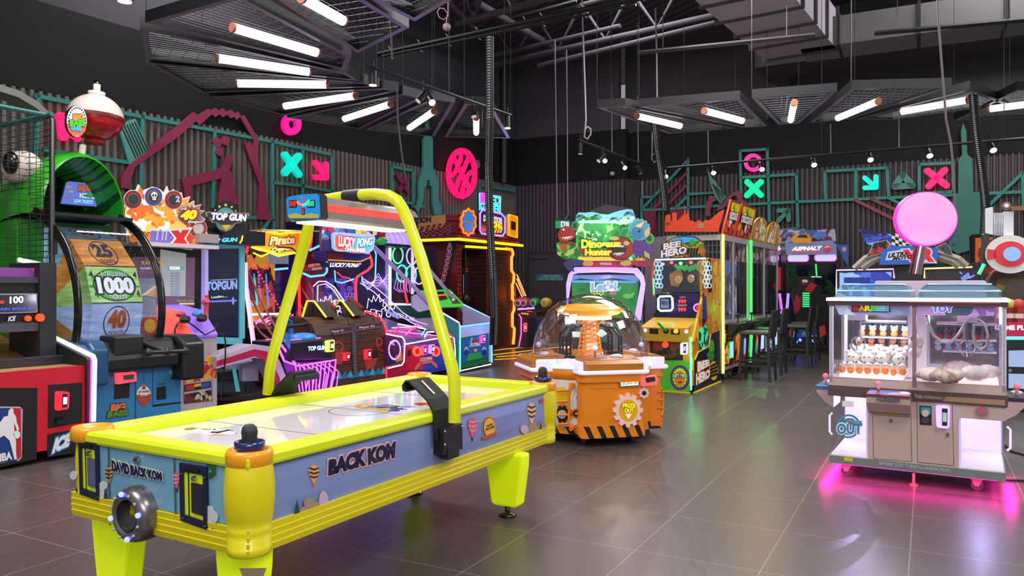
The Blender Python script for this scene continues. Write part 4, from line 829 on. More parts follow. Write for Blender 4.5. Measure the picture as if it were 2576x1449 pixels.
    m = M();y1 = C2(340,870);m.box((y1[0] - .18,-.1,zc1 - .1),(y1[0] + .1,.12,zc1 + .08),mt('202226',.4));m.build('handle_housing',R,bev=.02)
    # wheel: flat faces of a big drum
    zc = 1.15;cy_ = .95;rad = .76;n = 14;xw0 = PY(fr,cy_ - rad)(232,800)[0];xw1 = PY(fr,cy_ - rad)(360,800)[0];hl = PY(fr,cy_ - rad - .12)(192,800)[0];hr = PY(fr,cy_ - rad - .12)(403,800)[0]
    cols = [('4a90b0','blue'),('b8702a','25'),('6aa848','1000'),('7fa8d8','40')]
    wb = [mottled('5f8fae','8fb4c6',4,.5,3,.25,(1,1,7)),mottled('a8651e','d8964a',4,.5,3,.25,(1,1,7)),mottled('7cb85a','b4dc8c',4,.5,3,.25,(1,1,7)),mottled('8ea9de','b2c8f0',4,.5,3,.3,(1,1,7)),mottled('b87838','d89a58',4,.5,3,.1,(1,1,7))]
    # faces fitted to the photo rows: y of the four edges at the drum front
    da = radians(26);a0 = radians(-22)
    def rim(k,x): a = a0 + da * k;return (x,cy_ - rad * cos(a),zc + rad * sin(a))
    m = M();order = [4,3,2,1,0,3,1,0,2,4,1,3,0,2]
    for k in range(-5,9):
        mm_ = wb[order[(k + 1) % 14]];p = [rim(k,xw0),rim(k,xw1),rim(k + 1,xw1),rim(k + 1,xw0)];m.face(p,mm_)
        m.face([rim(k,xw0),rim(k + 1,xw0),(xw0,cy_,zc)],mm_);m.face([rim(k,xw1),(xw1,cy_,zc),rim(k + 1,xw1)],mm_)
        d = norm(vsub(p[3],p[0]));nn = norm(cross((1,0,0),d));e = [vadd(p[0],nn,.002),vadd(p[1],nn,.002),vadd(vadd(p[1],d,.012),nn,.002),vadd(vadd(p[0],d,.012),nn,.002)];m.face(e,BLK)
    wl = m.build('ticket_wheel',R)
    def onface(k,u0,v0,u1,v1):
        a,b,c,d = rim(k,xw0),rim(k,xw1),rim(k + 1,xw1),rim(k + 1,xw0)
        f = lambda u,v: lerp(lerp(a,b,u),lerp(d,c,u),v);nn = norm(cross(vsub(b,a),vsub(d,a)));
        if nn[1] > 0: nn = tuple(-q for q in nn)
        return [f(u0,v0),f(u1,v0),f(u1,v1),f(u0,v1)],nn,f
    m = M()
    DKB = mt('26304e',.5)
    for k,t1,t2,col in ((0,'40','TICKETS','c05a38'),(1,'1000','TICKETS','ece8f0'),(2,'25','TICKETS','2c3048'),(3,'40','TICKETS','c05a38')):
        q,nn,f = onface(k,0,0,1,1);cw = .26 if k != 1 else .42;N = 28
        ell = [f(.5 + cw * cos(2 * pi * j / N),.5 + .44 * sin(2 * pi * j / N)) for j in range(N)];ell2 = [f(.5 + (cw - .02) * cos(2 * pi * j / N),.5 + .41 * sin(2 * pi * j / N)) for j in range(N)]
        if k == 1:
            m.face([vadd(p,nn,.003) for p in ell],mt('12301a',.5));m.face([vadd(p,nn,.005) for p in ell2],mottled('18a828','58e048',16,.4,2,.25))
            m.text3('BIG BASS BONUS',[f(.24,.74),f(.76,.74),f(.74,.84),f(.26,.84)],WHT,nn,.007,.02,0,mt('12301a',.5),.04);m.text3(t1,onface(k,.17,.3,.84,.68)[0],mt('e8e4f4',.4,0,.25),nn,.007,.06,0,mt('10141c',.5),.09)
            m.text3(t2,onface(k,.33,.12,.67,.22)[0],WHT,nn,.007,.03,0,mt('12301a',.5),.04)
            for u,v in ((.04,.7),(.9,.7),(.08,.18),(.9,.18)): m.text3('4',onface(k,u,v,u + .07,v + .18)[0],mt('1c3020',.5),nn,.004,.02)
            m.face([vadd(f(*p),nn,.004) for p in ((0.02,.44),(.08,.44),(.08,.5),(0.02,.5))],mt('20a030',.5));m.face([vadd(f(*p),nn,.004) for p in ((.92,.44),(.99,.44),(.99,.5),(.92,.5))],mt('20a030',.5))
        else:
            for j in range(N): j2 = (j + 1) % N;m.face([vadd(p,nn,.003) for p in (ell[j],ell[j2],ell2[j2],ell2[j])],DKB)
            m.text3(t1,onface(k,.34,.38,.66,.8)[0],mt(col,.5),nn,.004,.05,0,mt('d8d0e0',.5) if k == 0 else None,.05);m.text3(t2,onface(k,.35,.15,.65,.27)[0],mt(col,.5),nn,.004,.02)
    m.build('wheel_lettering',wl)
    # clear hood with black ribs
    def hood(x,r,k0,k1,mat,m,rr,seg=26):
        m.tube([(x,cy_ + .0 - (rad + r) * cos(radians(k0 + (k1 - k0) * j / seg)),zc + (rad + r) * sin(radians(k0 + (k1 - k0) * j / seg))) for j in range(seg + 1)],rr,mat,6)
    for x in (hl,hr):
        m = M()
        for o in (0,.03,.06): hood(x,.12 + o * .8,-32,72,BLKG,m,.02)
        m.build('hood_rib',R)
    m = M();seg = 20
    for j in range(seg):
        a1,a2 = [radians(-30 + 100 * q / seg) for q in (j,j + 1)];r = rad + .13;m.face([(hl,cy_ - r * cos(a1),zc + r * sin(a1)),(hr,cy_ - r * cos(a1),zc + r * sin(a1)),(hr,cy_ - r * cos(a2),zc + r * sin(a2)),(hl,cy_ - r * cos(a2),zc + r * sin(a2))],glass('f4f8ff',.05,.0))
    m.build('clear_hood',R)
    m = M();PT = PX(fr,.9);pw = PY(fr,.15);m.plate(pw,[(355,743),(390,717),(396,752)],mt('f0c0a0',.5),.06,0);m.build('pointer',R,label='pale orange triangular pointer')
    sb = PY(fr,.3);m = M();m.plate(sb,[(360,700),(408,700),(410,850),(360,850)],mt('8a90a8',.5),.01,-.1)
    pts = []
    for k in range(36): a = 2 * pi * k / 36;r = 1 if k % 2 else .72;pts.append((390 + 26 * r * cos(a),820 + 30 * r * sin(a)))
    m.plate(sb,pts,mt('b84030',.5),.002,-.08);m.disc(sb,(390,820),15,18,mt('d8a030',.5),.002,-.075);m.build('sunburst_board',R)
    # green fish head
    m = M();GRN = mottled('1f8a1c','3fb02c',2.2,.22,2);inner = stripes('0d4a12','229026',5,(0,0,0),rough=.3,width=.25,emit=.06)
    ym = .62;xm = PY(fr,ym)(214,600)[0];zb = 2.02
    def arch(t,w,h,y,z=zb,x0=xm): a = pi * t;return (x0 - w * cos(a),y,z + h * sin(a))
    rows = [(.38,.54,ym,0),(.42,.57,ym + .03,0),(.45,.60,ym + .15,0),(.46,.60,ym + .4,-.03),(.46,.58,ym + .8,-.12),(.46,.58,ym + 1.2,-.3),(.44,.52,ym + 1.6,-.6),(.36,.4,ym + 1.9,-.95)];n = 24;v = []
    for w,h,y,dz in rows:
        for k in range(n + 1): v.append(arch(k / n,w,h,y,zb - .02 + dz))
    f = [[i * (n + 1) + k,i * (n + 1) + k + 1,(i + 1) * (n + 1) + k + 1,(i + 1) * (n + 1) + k] for i in range(len(rows) - 1) for k in range(n)]
    m.add(v,f,GRN,True)
    v = [];rows2 = [(.38,.54,ym),(.36,.46,ym + .2),(.34,.42,ym + .55)]
    for w,h,y in rows2:
        for k in range(n + 1): v.append(arch(k / n,w,h,y,zb - .02))
    m.add(v,[[i * (n + 1) + k,i * (n + 1) + k + 1,(i + 1) * (n + 1) + k + 1,(i + 1) * (n + 1) + k] for i in range(2) for k in range(n)],inner,True)
    m.face([arch(k / n,.34,.42,ym + .55,zb - .02) for k in range(n + 1)],mt('0e3212',.5));m.box((xm - .4,.45,zb - .05),(xm + .36,ym + .7,zb - .02),BLK)
    m.box((xm - .44,ym + .3,.86),(xm + .46,2.3,zb - .07),GRN)
    m.build('fish_head',R)
    for sx,q in ((-.36,.75),(.36,.85)):
        m = M();m.ball((xm + sx,q + .22,zb + .40),(.15,.2,.15),mt('e8dcd0',.3,coat=.4),18,12)
        m.ball((xm + sx * 1.0 - .13,q + .16,zb + .42),(.06,.09,.1),BLKG,12,8);m.build('fish_eye',R)
    sc = PY(fr,ym + .35);m = M();m.plate(sc,[(148,514),(163,456),(171,452),(280,462),(279,468),(267,528)],BLK,.02,-.02);m.plate(sc,[(153,512),(166,460),(174,456),(276,466),(264,522)],mt('6474c8',.4,0,.75),.004,.0)
    m.text('BIG BASS',sc,[(196,480),(238,482),(238,468),(197,466)],mt('d86a40',.4,0,.6),.006,.06,0,mt('2a5a20',.5),.06);m.text('INSERT COINS',sc,[(200,497),(252,502),(252,490),(200,486)],mt('f0f0ff',.4,0,.8),.006,.02);m.text('LOW TICKETS',sc,[(186,509),(233,513),(233,505),(186,501)],mt('80f0f0',.4,0,.9),.006,.03)
    for q in ((173,470,8),(178,482,7),(254,479,8)): m.disc(sc,q[:2],q[2],2.5,mt('a0b860',.4,0,.5),.002,.005,12)
    m.disc(sc,(232,492),26,5,mt('30a050',.4,0,.6),.002,.005,16);m.build('screen',R)
    # bobber on its stick
    bo = PY(fr,ym + .25);c = bo(240,298);r = .25;b = M()
    b.tube([bo(204,402),bo(209,365)],.03,mt('e0d8d0',.4),12);b.build('stick',R)
    m = M();N = 12
    tilt = (.05,0,1);A = norm(tilt);
    def lat(pr,mat,m): 
        u = norm(cross(A,(0,1,0)));w = cross(A,u);n_ = 30;vs_ = [tuple(c[j] + A[j] * z + rr * (cos(2 * pi * k / n_) * u[j] + sin(2 * pi * k / n_) * w[j]) for j in range(3)) for rr,z in pr for k in range(n_)]
        m.add(vs_,[[i * n_ + k,i * n_ + (k + 1) % n_,(i + 1) * n_ + (k + 1) % n_,(i + 1) * n_ + k] for i in range(len(pr) - 1) for k in range(n_)],mat,True)
    lat([(r * cos(t),r * .92 * sin(t)) for t in [i * pi / 2 / N for i in range(N + 1)]],mt('d8ccc4',.3,coat=.5),m)
    lat([(r * 1.0 * cos(t),r * .86 * sin(t)) for t in [-i * pi / 2 / N for i in range(N + 1)]],mt('a80f18',.25,coat=.6),m);lat([(r * 1.02,.02),(r * 1.03,0),(r * 1.02,-.02)],mt('6a0a10',.4),m)
    bb = m.build('bobber',R)
    m = M();lat([(.0,r * .86),(.075,r * .86),(.075,r * 1.02),(0,r * .98)],mt('e0d6d0',.4),m);lat([(.03,r * .9),(.032,r * 1.32),(0,r * 1.32)],mt('d8d0ca',.4),m);lat([(.03,r * 1.32),(.03,r * 1.45),(0,r * 1.45)],BLKG,m);m.build('bobber_top',bb)
    m = M();lat([(.07,-r * .8),(.09,-r * .9),(.09,-r * .98),(0,-r * .98)],mt('a01420',.4),m);m.build('bobber_collar',bb)
    pl = PY(fr,bo(236,300)[1] - r * .98 + .0);m = M();m.disc(pl,(193,305),26,40,BLK,.03,-.03);m.disc(pl,(193,305),25,39,mt('e0e4f0',.4,0,.6),.002,.0);m.plate(pl,[(168,310),(218,310),(214,330),(203,342),(183,342),(172,330)],mt('e05a30',.4,0,.6),.002,.002)
    for k in range(14): a = pi + pi * k / 13;m.disc(pl,(193 + 21.5 * cos(a),305 + 34 * sin(a)),1.7,2.6,BLK,.002,.003,8)
    m.text('BIG',pl,[(184,302),(206,302),(206,288),(184,288)],mt('f08030',.4,0,.5),.006,.08,0,mt('5a1408',.5),.08);m.text('BASS',pl,[(175,317),(211,317),(211,301),(175,303)],mt('40b030',.4,0,.5),.008,.08,0,mt('143808',.5),.08);m.text('WHEEL',pl,[(177,329),(204,329),(204,319),(177,319)],mt('40a0e8',.4,0,.6),.008,.06,0,mt('102850',.5),.05);m.build('logo_disc',bb)
    return R
bass()
def gun():
    fr = at(1.12,.62);R = thing('shooting_game','white gun shooting cabinet with a red and violet console and a cartoon burst topper','arcade machine',fr)
    F = PY(fr,0);xr = F(546,900)[0];xl = -.02;OFW = mt('b8aeb4',.4)
    m = M();zc = F(500,852)[2];m.box((xl,0,.05),(xr,.75,zc),OFW);m.plate(F,[(462,935),(480,915),(488,925),(500,900),(510,915),(525,890),(545,905),(545,950),(462,965)],art(['e87820','f0b030','c83020','e86018'],12,0,2,'f8e8d0'),.002,.001)
    m.plate(F,[(463,968),(530,958),(530,975),(463,986)],BLK,.003,.001);m.plate(F,[(466,970),(488,967),(488,980),(466,983)],mt('c82828',.5),.003,.003);m.plate(F,[(505,965),(527,961),(527,973),(505,977)],mt('3058a8',.5),.003,.003);m.plate(F,[(488,967),(505,964),(505,971),(488,974)],mt('e8c030',.5),.003,.003)
    m.plate(F,[(463,992),(532,980),(532,1008),(463,1016)],art(['282020','802828','c8b8a8','604030'],22,0,3,'181010'),.003,.001)
    for x_ in (461,532): m.plate(F,[(x_,955),(x_ + 2,955),(x_ + 2,1010),(x_,1012)],GRY,.003,.001)
    m.build('cabinet',R,bev=.008)
    m = M();zt = F(500,792)[2];xm = (xl + xr) / 2 + .02
    for a,b,c_,ec in ((xl,xm,'ff6a60','ff3a30'),(xm,xr,'9a78e8','7a50e0')): m.prof([(-.02,zc),(-.02,zc + .05),(.2,zt + .04),(.55,zt + .1),(.55,zc)],a,b,mt(c_,.35,0,.35,ec))
    m.build('console',R,bev=.02,seg=3)
    cp = P3(fr,(0,-.02,zc + .05),(1,-.02,zc + .05),(0,.2,zt + .04));cp2 = P3(fr,(0,.2,zt + .04),(1,.2,zt + .04),(0,.55,zt + .1))
    for p_,c_ in (((455,793),'c01820'),((496,791),'28a0d0')): m = M();m.disc(cp2,p_,13,5,BLK,.006,.0);m.disc(cp2,p_,10.5,4,mt(c_,.25,0,.25),.02,.004);m.build('button',R)
    for p_ in ((465,807),(507,804)): m = M();m.disc(cp2,p_,14,6,BLK,.03,.0);m.build('gun_holster',R)
    c = cp2(517,800,.03);m = M();gp = mt('e04868',.35);m.tube([c,vadd(c,(.01,.0,.12))],.022,gp,8);m.tube([vadd(c,(-.03,-.05,.15)),vadd(c,(.04,.08,.12))],.026,gp,8);m.tube([vadd(c,(-.0,-.01,.2)),vadd(c,(.02,0,.12))],.016,gp,6);m.build('toy_gun',R,label='red plastic toy gun standing in its holster')
    m = M();K = PY(fr,-.1);m.tube([K(*p) for p in ((440,850),(440,828),(448,812),(470,808),(490,822),(515,842),(538,832),(548,815),(543,800),(530,795))],.008,BLKG,6);m.tube([K(*p) for p in ((545,825),(560,830),(567,860),(567,900),(562,960),(556,1000))],.008,BLKG,6);m.build('gun_cable',R)
    reader(R,PX(fr,xr),[(508,890),(530,888),(530,855),(508,856)],'a8ff60',.0)
    # screen hood
    sc = PY(fr,.55);x0 = xl;x1 = sc(512,700)[0];z1 = PY(fr,.3)(450,622)[2];z0 = sc(450,792)[2]
    m = M();m.box((x0,.57,zt),(x1,1.3,z1),BLK);m.box((x0,.3,z1),(x1 + .0,1.3,z1 + .04),mt('d8ccd0',.4));m.box((x1 - .02,.5,zt),(x1 + .02,1.3,z1),mt('a89ae0',.4,0,.5));m.build('screen_hood',R)
    m = M();m.plate(sc,[(300,622),(506,625),(505,782),(300,784)],mt('101418',.15),.003,.0);m.plate(sc,[(330,646),(490,648),(488,770),(330,766)],mt('705068',.3,0,.35),.002,.003);m.plate(sc,[(402,627),(467,638),(465,745),(402,745)],mt('a8b4b0',.2,0,.3),.002,.006)
    m.text('NAME',sc,[(352,678),(378,678),(378,672),(352,672)],mt('c0b8f0',.4,0,.6),.01,.02)
    for k,t in enumerate(('ACE','BAN','DAY','NAM','TOY','NET','SOL','STA')): m.text(t,sc,[(352,684 + k * 6.6),(364,684 + k * 6.6),(364,680 + k * 6.6),(352,680 + k * 6.6)],mt('8880b0',.4,0,.35),.01)
    for k in range(9): m.text('90.000',sc,[(427,690 + k * 6.6),(450,690 + k * 6.6),(450,685.5 + k * 6.6),(427,685.5 + k * 6.6)],mt('7078a8',.4,0,.25),.012)
    m.plate(sc,[(422,669),(462,669),(462,680),(422,680)],mt('60a0a8',.4,0,.5),.002,.009);m.text('SCORE',sc,[(425,678),(450,678),(450,671),(425,671)],WHN,.014,.03);m.text('RANKING',sc,[(355,666),(412,664),(412,655),(355,657)],mt('b8a040',.4,0,.5),.012,.04)
    m.text('CREDIT(S) 1 OUT',sc,[(442,760),(484,760),(484,755),(442,755)],mt('80c880',.4,0,.5),.01);m.plate(sc,[(450,762),(488,762),(488,766),(450,766)],mt('c8b880',.4,0,.5),.002,.006)
    m.build('screen',R)
    # topper
    T = PY(fr,.4);m = M();rnd = random.Random(4)
    o = [(318,610),(310,560),(302,530),(318,500),(328,480),(338,484),(346,464),(356,480),(366,476),(382,470),(400,476),(410,486),(418,468),(424,490),(434,476),(440,492),(454,484),(458,500),(476,494),(470,514),(486,505),(486,518),(504,514),(496,528),(512,530),(500,542),(514,552),(503,560),(512,570),(520,590),(514,606),(500,618),(318,612)]
    m.plate(T,o,mt('f0e8e4',.4),.02,0);inn = [(410 + (x - 410) * .965,548 + (y - 548) * .94) for x,y in o]
    m.plate(T,inn,art(['f07028','f8a838','fff0d8','e84828','ffd060','fff8ee'],8,.15,7,None,.35,.5),.003,.02)
    for (cx_,cy__,c_) in ((382,495,'2a4a9a'),(432,503,'8a2838'),(330,502,'702430'),(494,575,'b02838')):
        m.disc(T,(cx_,cy__),23,24,WHT,.003,.023);m.disc(T,(cx_,cy__),21.5,22.5,mt(c_,.4),.003,.026);m.disc(T,(cx_,cy__),15,16,mt('d04848',.4),.003,.029);m.disc(T,(cx_,cy__),13,14,mt('203a30' if c_ != 'b02838' else 'c8c0c0',.4),.003,.032)
    m.disc(T,(382,491),8,8,WHT,.003,.036);m.plate(T,[(377,497),(387,497),(386,504),(378,504)],WHT,.003,.036)
    for dx in (-3,3.2): m.disc(T,(382 + dx,492),2.2,2.6,BLK,.002,.04,10)
    m.text('2',T,[(437,508),(446,508),(446,494),(437,494)],mt('d8c8d8',.4),.036,.05)
    pts = []
    for k in range(32): a = 2 * pi * k / 32;r = 1 if k % 2 else .72;pts.append((472 + 34 * r * cos(a),540 + 26 * r * sin(a)))
    m.plate(T,pts,mt('6a9ac8',.4),.004,.03);m.plate(T,[(472 + (x - 472) * .82,540 + (y - 540) * .82) for x,y in pts],mt('d83020',.4),.003,.034)
    m.text('Over',T,[(447,530),(464,528),(464,521),(447,523)],WHT,.042,.04,.2,BLK,.07);m.text('40',T,[(450,552),(486,550),(486,530),(450,532)],mt('ffe020',.4,0,.3),.042,.08,.2,mt('a02010',.4),.1);m.text('Stages!',T,[(465,563),(503,562),(503,555),(466,555)],WHT,.042,.05,.1,BLK,.07)
    m.text('GUN',T,[(320,607),(370,610),(370,590),(320,584)],mt('f09030',.4),.036,.1,.1,mt('a04018',.4),.1);m.text('BULLET',T,[(372,611),(432,614),(434,588),(374,584)],mt('8070d8',.4),.036,.1,.1,WHT,.12);m.text('X',T,[(434,614),(460,616),(460,585),(434,586)],mt('e02838',.4),.04,.14,0,WHT,.12)
    m.build('topper',R);m = M();m.box((sc(462,600)[0],.3,sc(480,612)[2]),(sc(512,600)[0],.55,sc(480,590)[2]),mt('a89ca0',.5));m.build('topper_bracket',R)
    # two mustached figures of the topper reduced to plain faces
    return R
gun()
def topgun():
    fr = at(2.0,1.0);R = thing('flight_game','flight simulator cabinet with teal framed tall screen and a winged round topper','arcade machine',fr)
    S = PY(fr,.5);x0 = S(512,700)[0];x1 = S(612,700)[0];z0 = S(560,870)[2];z1 = S(560,612)[2];TQ = mt('5fb4c4',.4,0,.25);DRK = mt('17181e',.35)
    m = M();m.box((x0 - .1,.52,.3),(x1 + .05,1.2,z1 + .25),DRK);m.build('cabinet',R)
    m = M();m.plate(S,[(508,615),(612,612),(612,850),(600,856),(600,625),(520,626),(520,850),(508,850)],TQ,.03,0);m.plate(S,[(508,846),(606,850),(606,868),(508,862)],TQ,.03,0);m.build('screen_surround',R)
    m = M();m.plate(S,[(519,624),(602,622),(602,846),(519,842)],mt('1a1e2c',.15,0,.12,'4a5080'),.004,.0);tc = mt('7890c8',.4,0,.8)
    m.text('TOPGUN',S,[(519,730),(595,726),(595,706),(519,710)],tc,.006,.06);m.stroke(S,[(530,705),(595,702)],.01,tc,.002,.006);m.text('Loading.....',S,[(531,752),(571,749),(571,742),(531,745)],mt('c0ccf0',.4,0,1),.006,.02)
    m.stroke(S,[(520,759),(593,756)],.02,mt('6a6ac8',.4,0,.8),.002,.006);m.disc(S,(585,757),3,10,mt('7a7ad8',.4,0,.8),.002,.008,16);m.build('screen',R)
    m = M();m.tube([S(506,615),S(506,848)],.018,VIO,6);m.build('light_edge',R)
    H = PY(fr,.25);m = M();zt0,zt1 = H(560,612)[2],H(560,575)[2];m.box((x0 - .05,.25,zt0),(x1 + .12,.9,zt1),DRK);m.plate(H,[(512,577),(622,573),(622,590),(600,612),(512,612)],mt('20222c',.4),.003,0)
    m.text('TOP GUN',H,[(518,611),(596,607),(596,598),(518,601)],mt('40b0ff',.4,0,1.6),.006,.05,.15);m.line(H,[(602,612),(607,604),(609,593)],.008,YELN,.01);m.build('light_header',R)
    m = M();W = PY(fr,.2);m.disc(W,(564,545),31,41,mt('14181c',.4),.02,0);m.disc(W,(564,552),26,30,mt('5aa8a8',.4),.003,.02);m.disc(W,(564,554),20,23,mt('b8b4c4',.4),.003,.023);m.disc(W,(564,555),13,15,mt('303848',.4),.003,.026)
    wing = [(512,533),(620,536),(624,541),(602,560),(590,562),(563,584),(542,562),(528,560),(524,548),(514,545)]
    m.plate(W,wing,mt('b8a478',.4),.003,.028);m.plate(W,[(564 + (x - 564) * .93,550 + (y - 550) * .85) for x,y in wing],mt('3a3844',.4),.003,.031);m.plate(W,[(551,566),(577,566),(563,580)],mt('e8c848',.4),.003,.034)
    m.text('TOP GUN',W,[(526,552),(613,556),(613,541),(527,536)],mt('f4f0ff',.4,0,.8),.04,.05,.15,mt('7a78c8',.4),.06)
    for k,(sx,sy,r) in enumerate(((564,516,5),(548,520,4),(579,521,4),(537,529,3),(589,531,3))): m.plate(W,[(sx + (r if j % 2 == 0 else r * .42) * sin(pi * j / 5),sy - (r if j % 2 == 0 else r * .42) * cos(pi * j / 5)) for j in range(10)],mt('f0c070',.4,0,.3),.003,.024)
    m.build('topper',R)
    # side frame, base, seat platform
    A = PY(fr,-.45);m = M();LV = mt('c0b0c8',.4);m.ext([A(*p) for p in [(545,898),(640,866),(683,872),(705,910),(735,985),(722,1000),(690,930),(672,905),(640,900),(545,928)]],(0,.25,0),LV);m.plate(A,[(545,908),(640,878),(672,884),(704,952),(704,985),(662,905),(640,896),(545,922)],mt('b01848',.4),.003,.0);m.build('side_frame',R,bev=.01)
    m = M();B = PY(fr,-.2);m.ext([B(*p) for p in [(560,955),(640,960),(650,975),(640,990),(545,985),(545,960)]],(0,.7,0),mt('2a3448',.4));m.ext([B(*p) for p in [(548,938),(600,930),(600,960),(548,960)]],(0,.6,0),DRK);m.plate(B,[(583,925),(592,925),(604,985),(593,985)],TQ,.004,0);m.ext([B(*p) for p in [(612,915),(652,905),(650,958),(608,960)]],(0,.3,0),mt('b8aed8',.4));m.build('seat_platform',R)
    m = M();m.cyl(B(622,968),vadd(B(622,968),(0,0,-.08)),.03,DGR);m.build('caster',R)
    m = M();e = [S(614,660),S(616,720),S(636,870)];m.tube(e,.016,mt('ffb0e8',.4,0,1.5),6);m.tube([vadd(p,(.035,0,0)) for p in e],.016,mt('b890ff',.4,0,1.5),6);m.build('light_edge',R)
    # console with yoke
    D = at(2.0,.42);X = thing('flight_console','black flight game console with a blue control stick on a pink neon base','arcade machine',D)
    P = PY(D,0);m = M();q = [(735,862),(838,850),(838,880),(833,902),(735,908)];pl = [P(*p) for p in q];m.ext(pl,(0,.65,0),DRK);m.build('console',X,bev=.012)
    ux = P(735,880)[0];L_ = PX(D,ux,-1);m = M();m.plate(L_,[(706,830),(732,842),(730,880),(712,858)],mt('3870b8',.3,0,.3),.004,.0);m.build('side_window',X)
    m = M();m.text('TOP GUN',P,[(774,882),(818,879),(818,869),(774,872)],mt('c8f8f0',.4,0,1.6),.004,.03,0,mt('207898',.4),.03);m.build('lettering',X);reader(X,P,[(817,886),(837,884),(838,854),(817,857)],'b8ff50')
    c = P(780,858);zt = c[2];m = M();BL = mt('2868c0',.3);m.tube([(c[0],.3,zt),(c[0],.32,zt + .22)],.035,BL,10);m.tube([(c[0] - .2,.3,zt + .2),(c[0] - .1,.28,zt + .17),(c[0] + .1,.28,zt + .17),(c[0] + .26,.3,zt + .18)],.022,BLK,8);m.tube([(c[0] - .12,.3,zt + .28),(c[0] + .0,.3,zt + .22)],.02,BL,8);m.ball((c[0] + .08,.2,zt + .03),(.2,.14,.06),mt('3f8ed8',.25,0,.2),16,8);m.build('control_stick',X)
    m = M();
    for y_ in (.1,.25,.4): m.tube([(c[0] - .3,y_,zt + .02),(c[0] + .28,y_,zt + .02)],.006,PNKN,5)
    m.build('light_strip',X)
    N_ = mt('e860ff',.4,0,1.8);m = M();Q = PY(D,.15);qq = [(712,912),(840,905),(836,950),(825,1010),(745,1020)];m.ext([Q(*p) for p in qq],(0,.4,0),mt('2a1438',.4));m.build('base',X)
    m = M();m.line(Q,[(712,908),(745,920),(800,912),(842,905),(838,940),(826,990)],.012,N_,.02);m.line(Q,[(695,870),(712,908)],.014,N_,.02);m.line(Q,[(700,868),(735,915)],.014,N_,.05)
    for k in range(9): x_ = 752 + k * 8;m.line(Q,[(x_ - 12 + k * 3,918 - k * 1),(x_ + (k - 4) * 2,940),(x_,985)],.008,N_,.015)
    for k in range(6): x_ = 748 + k * 15;m.line(Q,[(x_,915),(x_ + 18,928),(x_ + 26,950 - k * 3),(x_ + 20,975)],.007,N_,.018)
    m.build('neon_pattern',X);light('POINT','neon_glow',X,(Q(780,930)[0],-.15,.4),6,'d040ff',.15)
topgun()
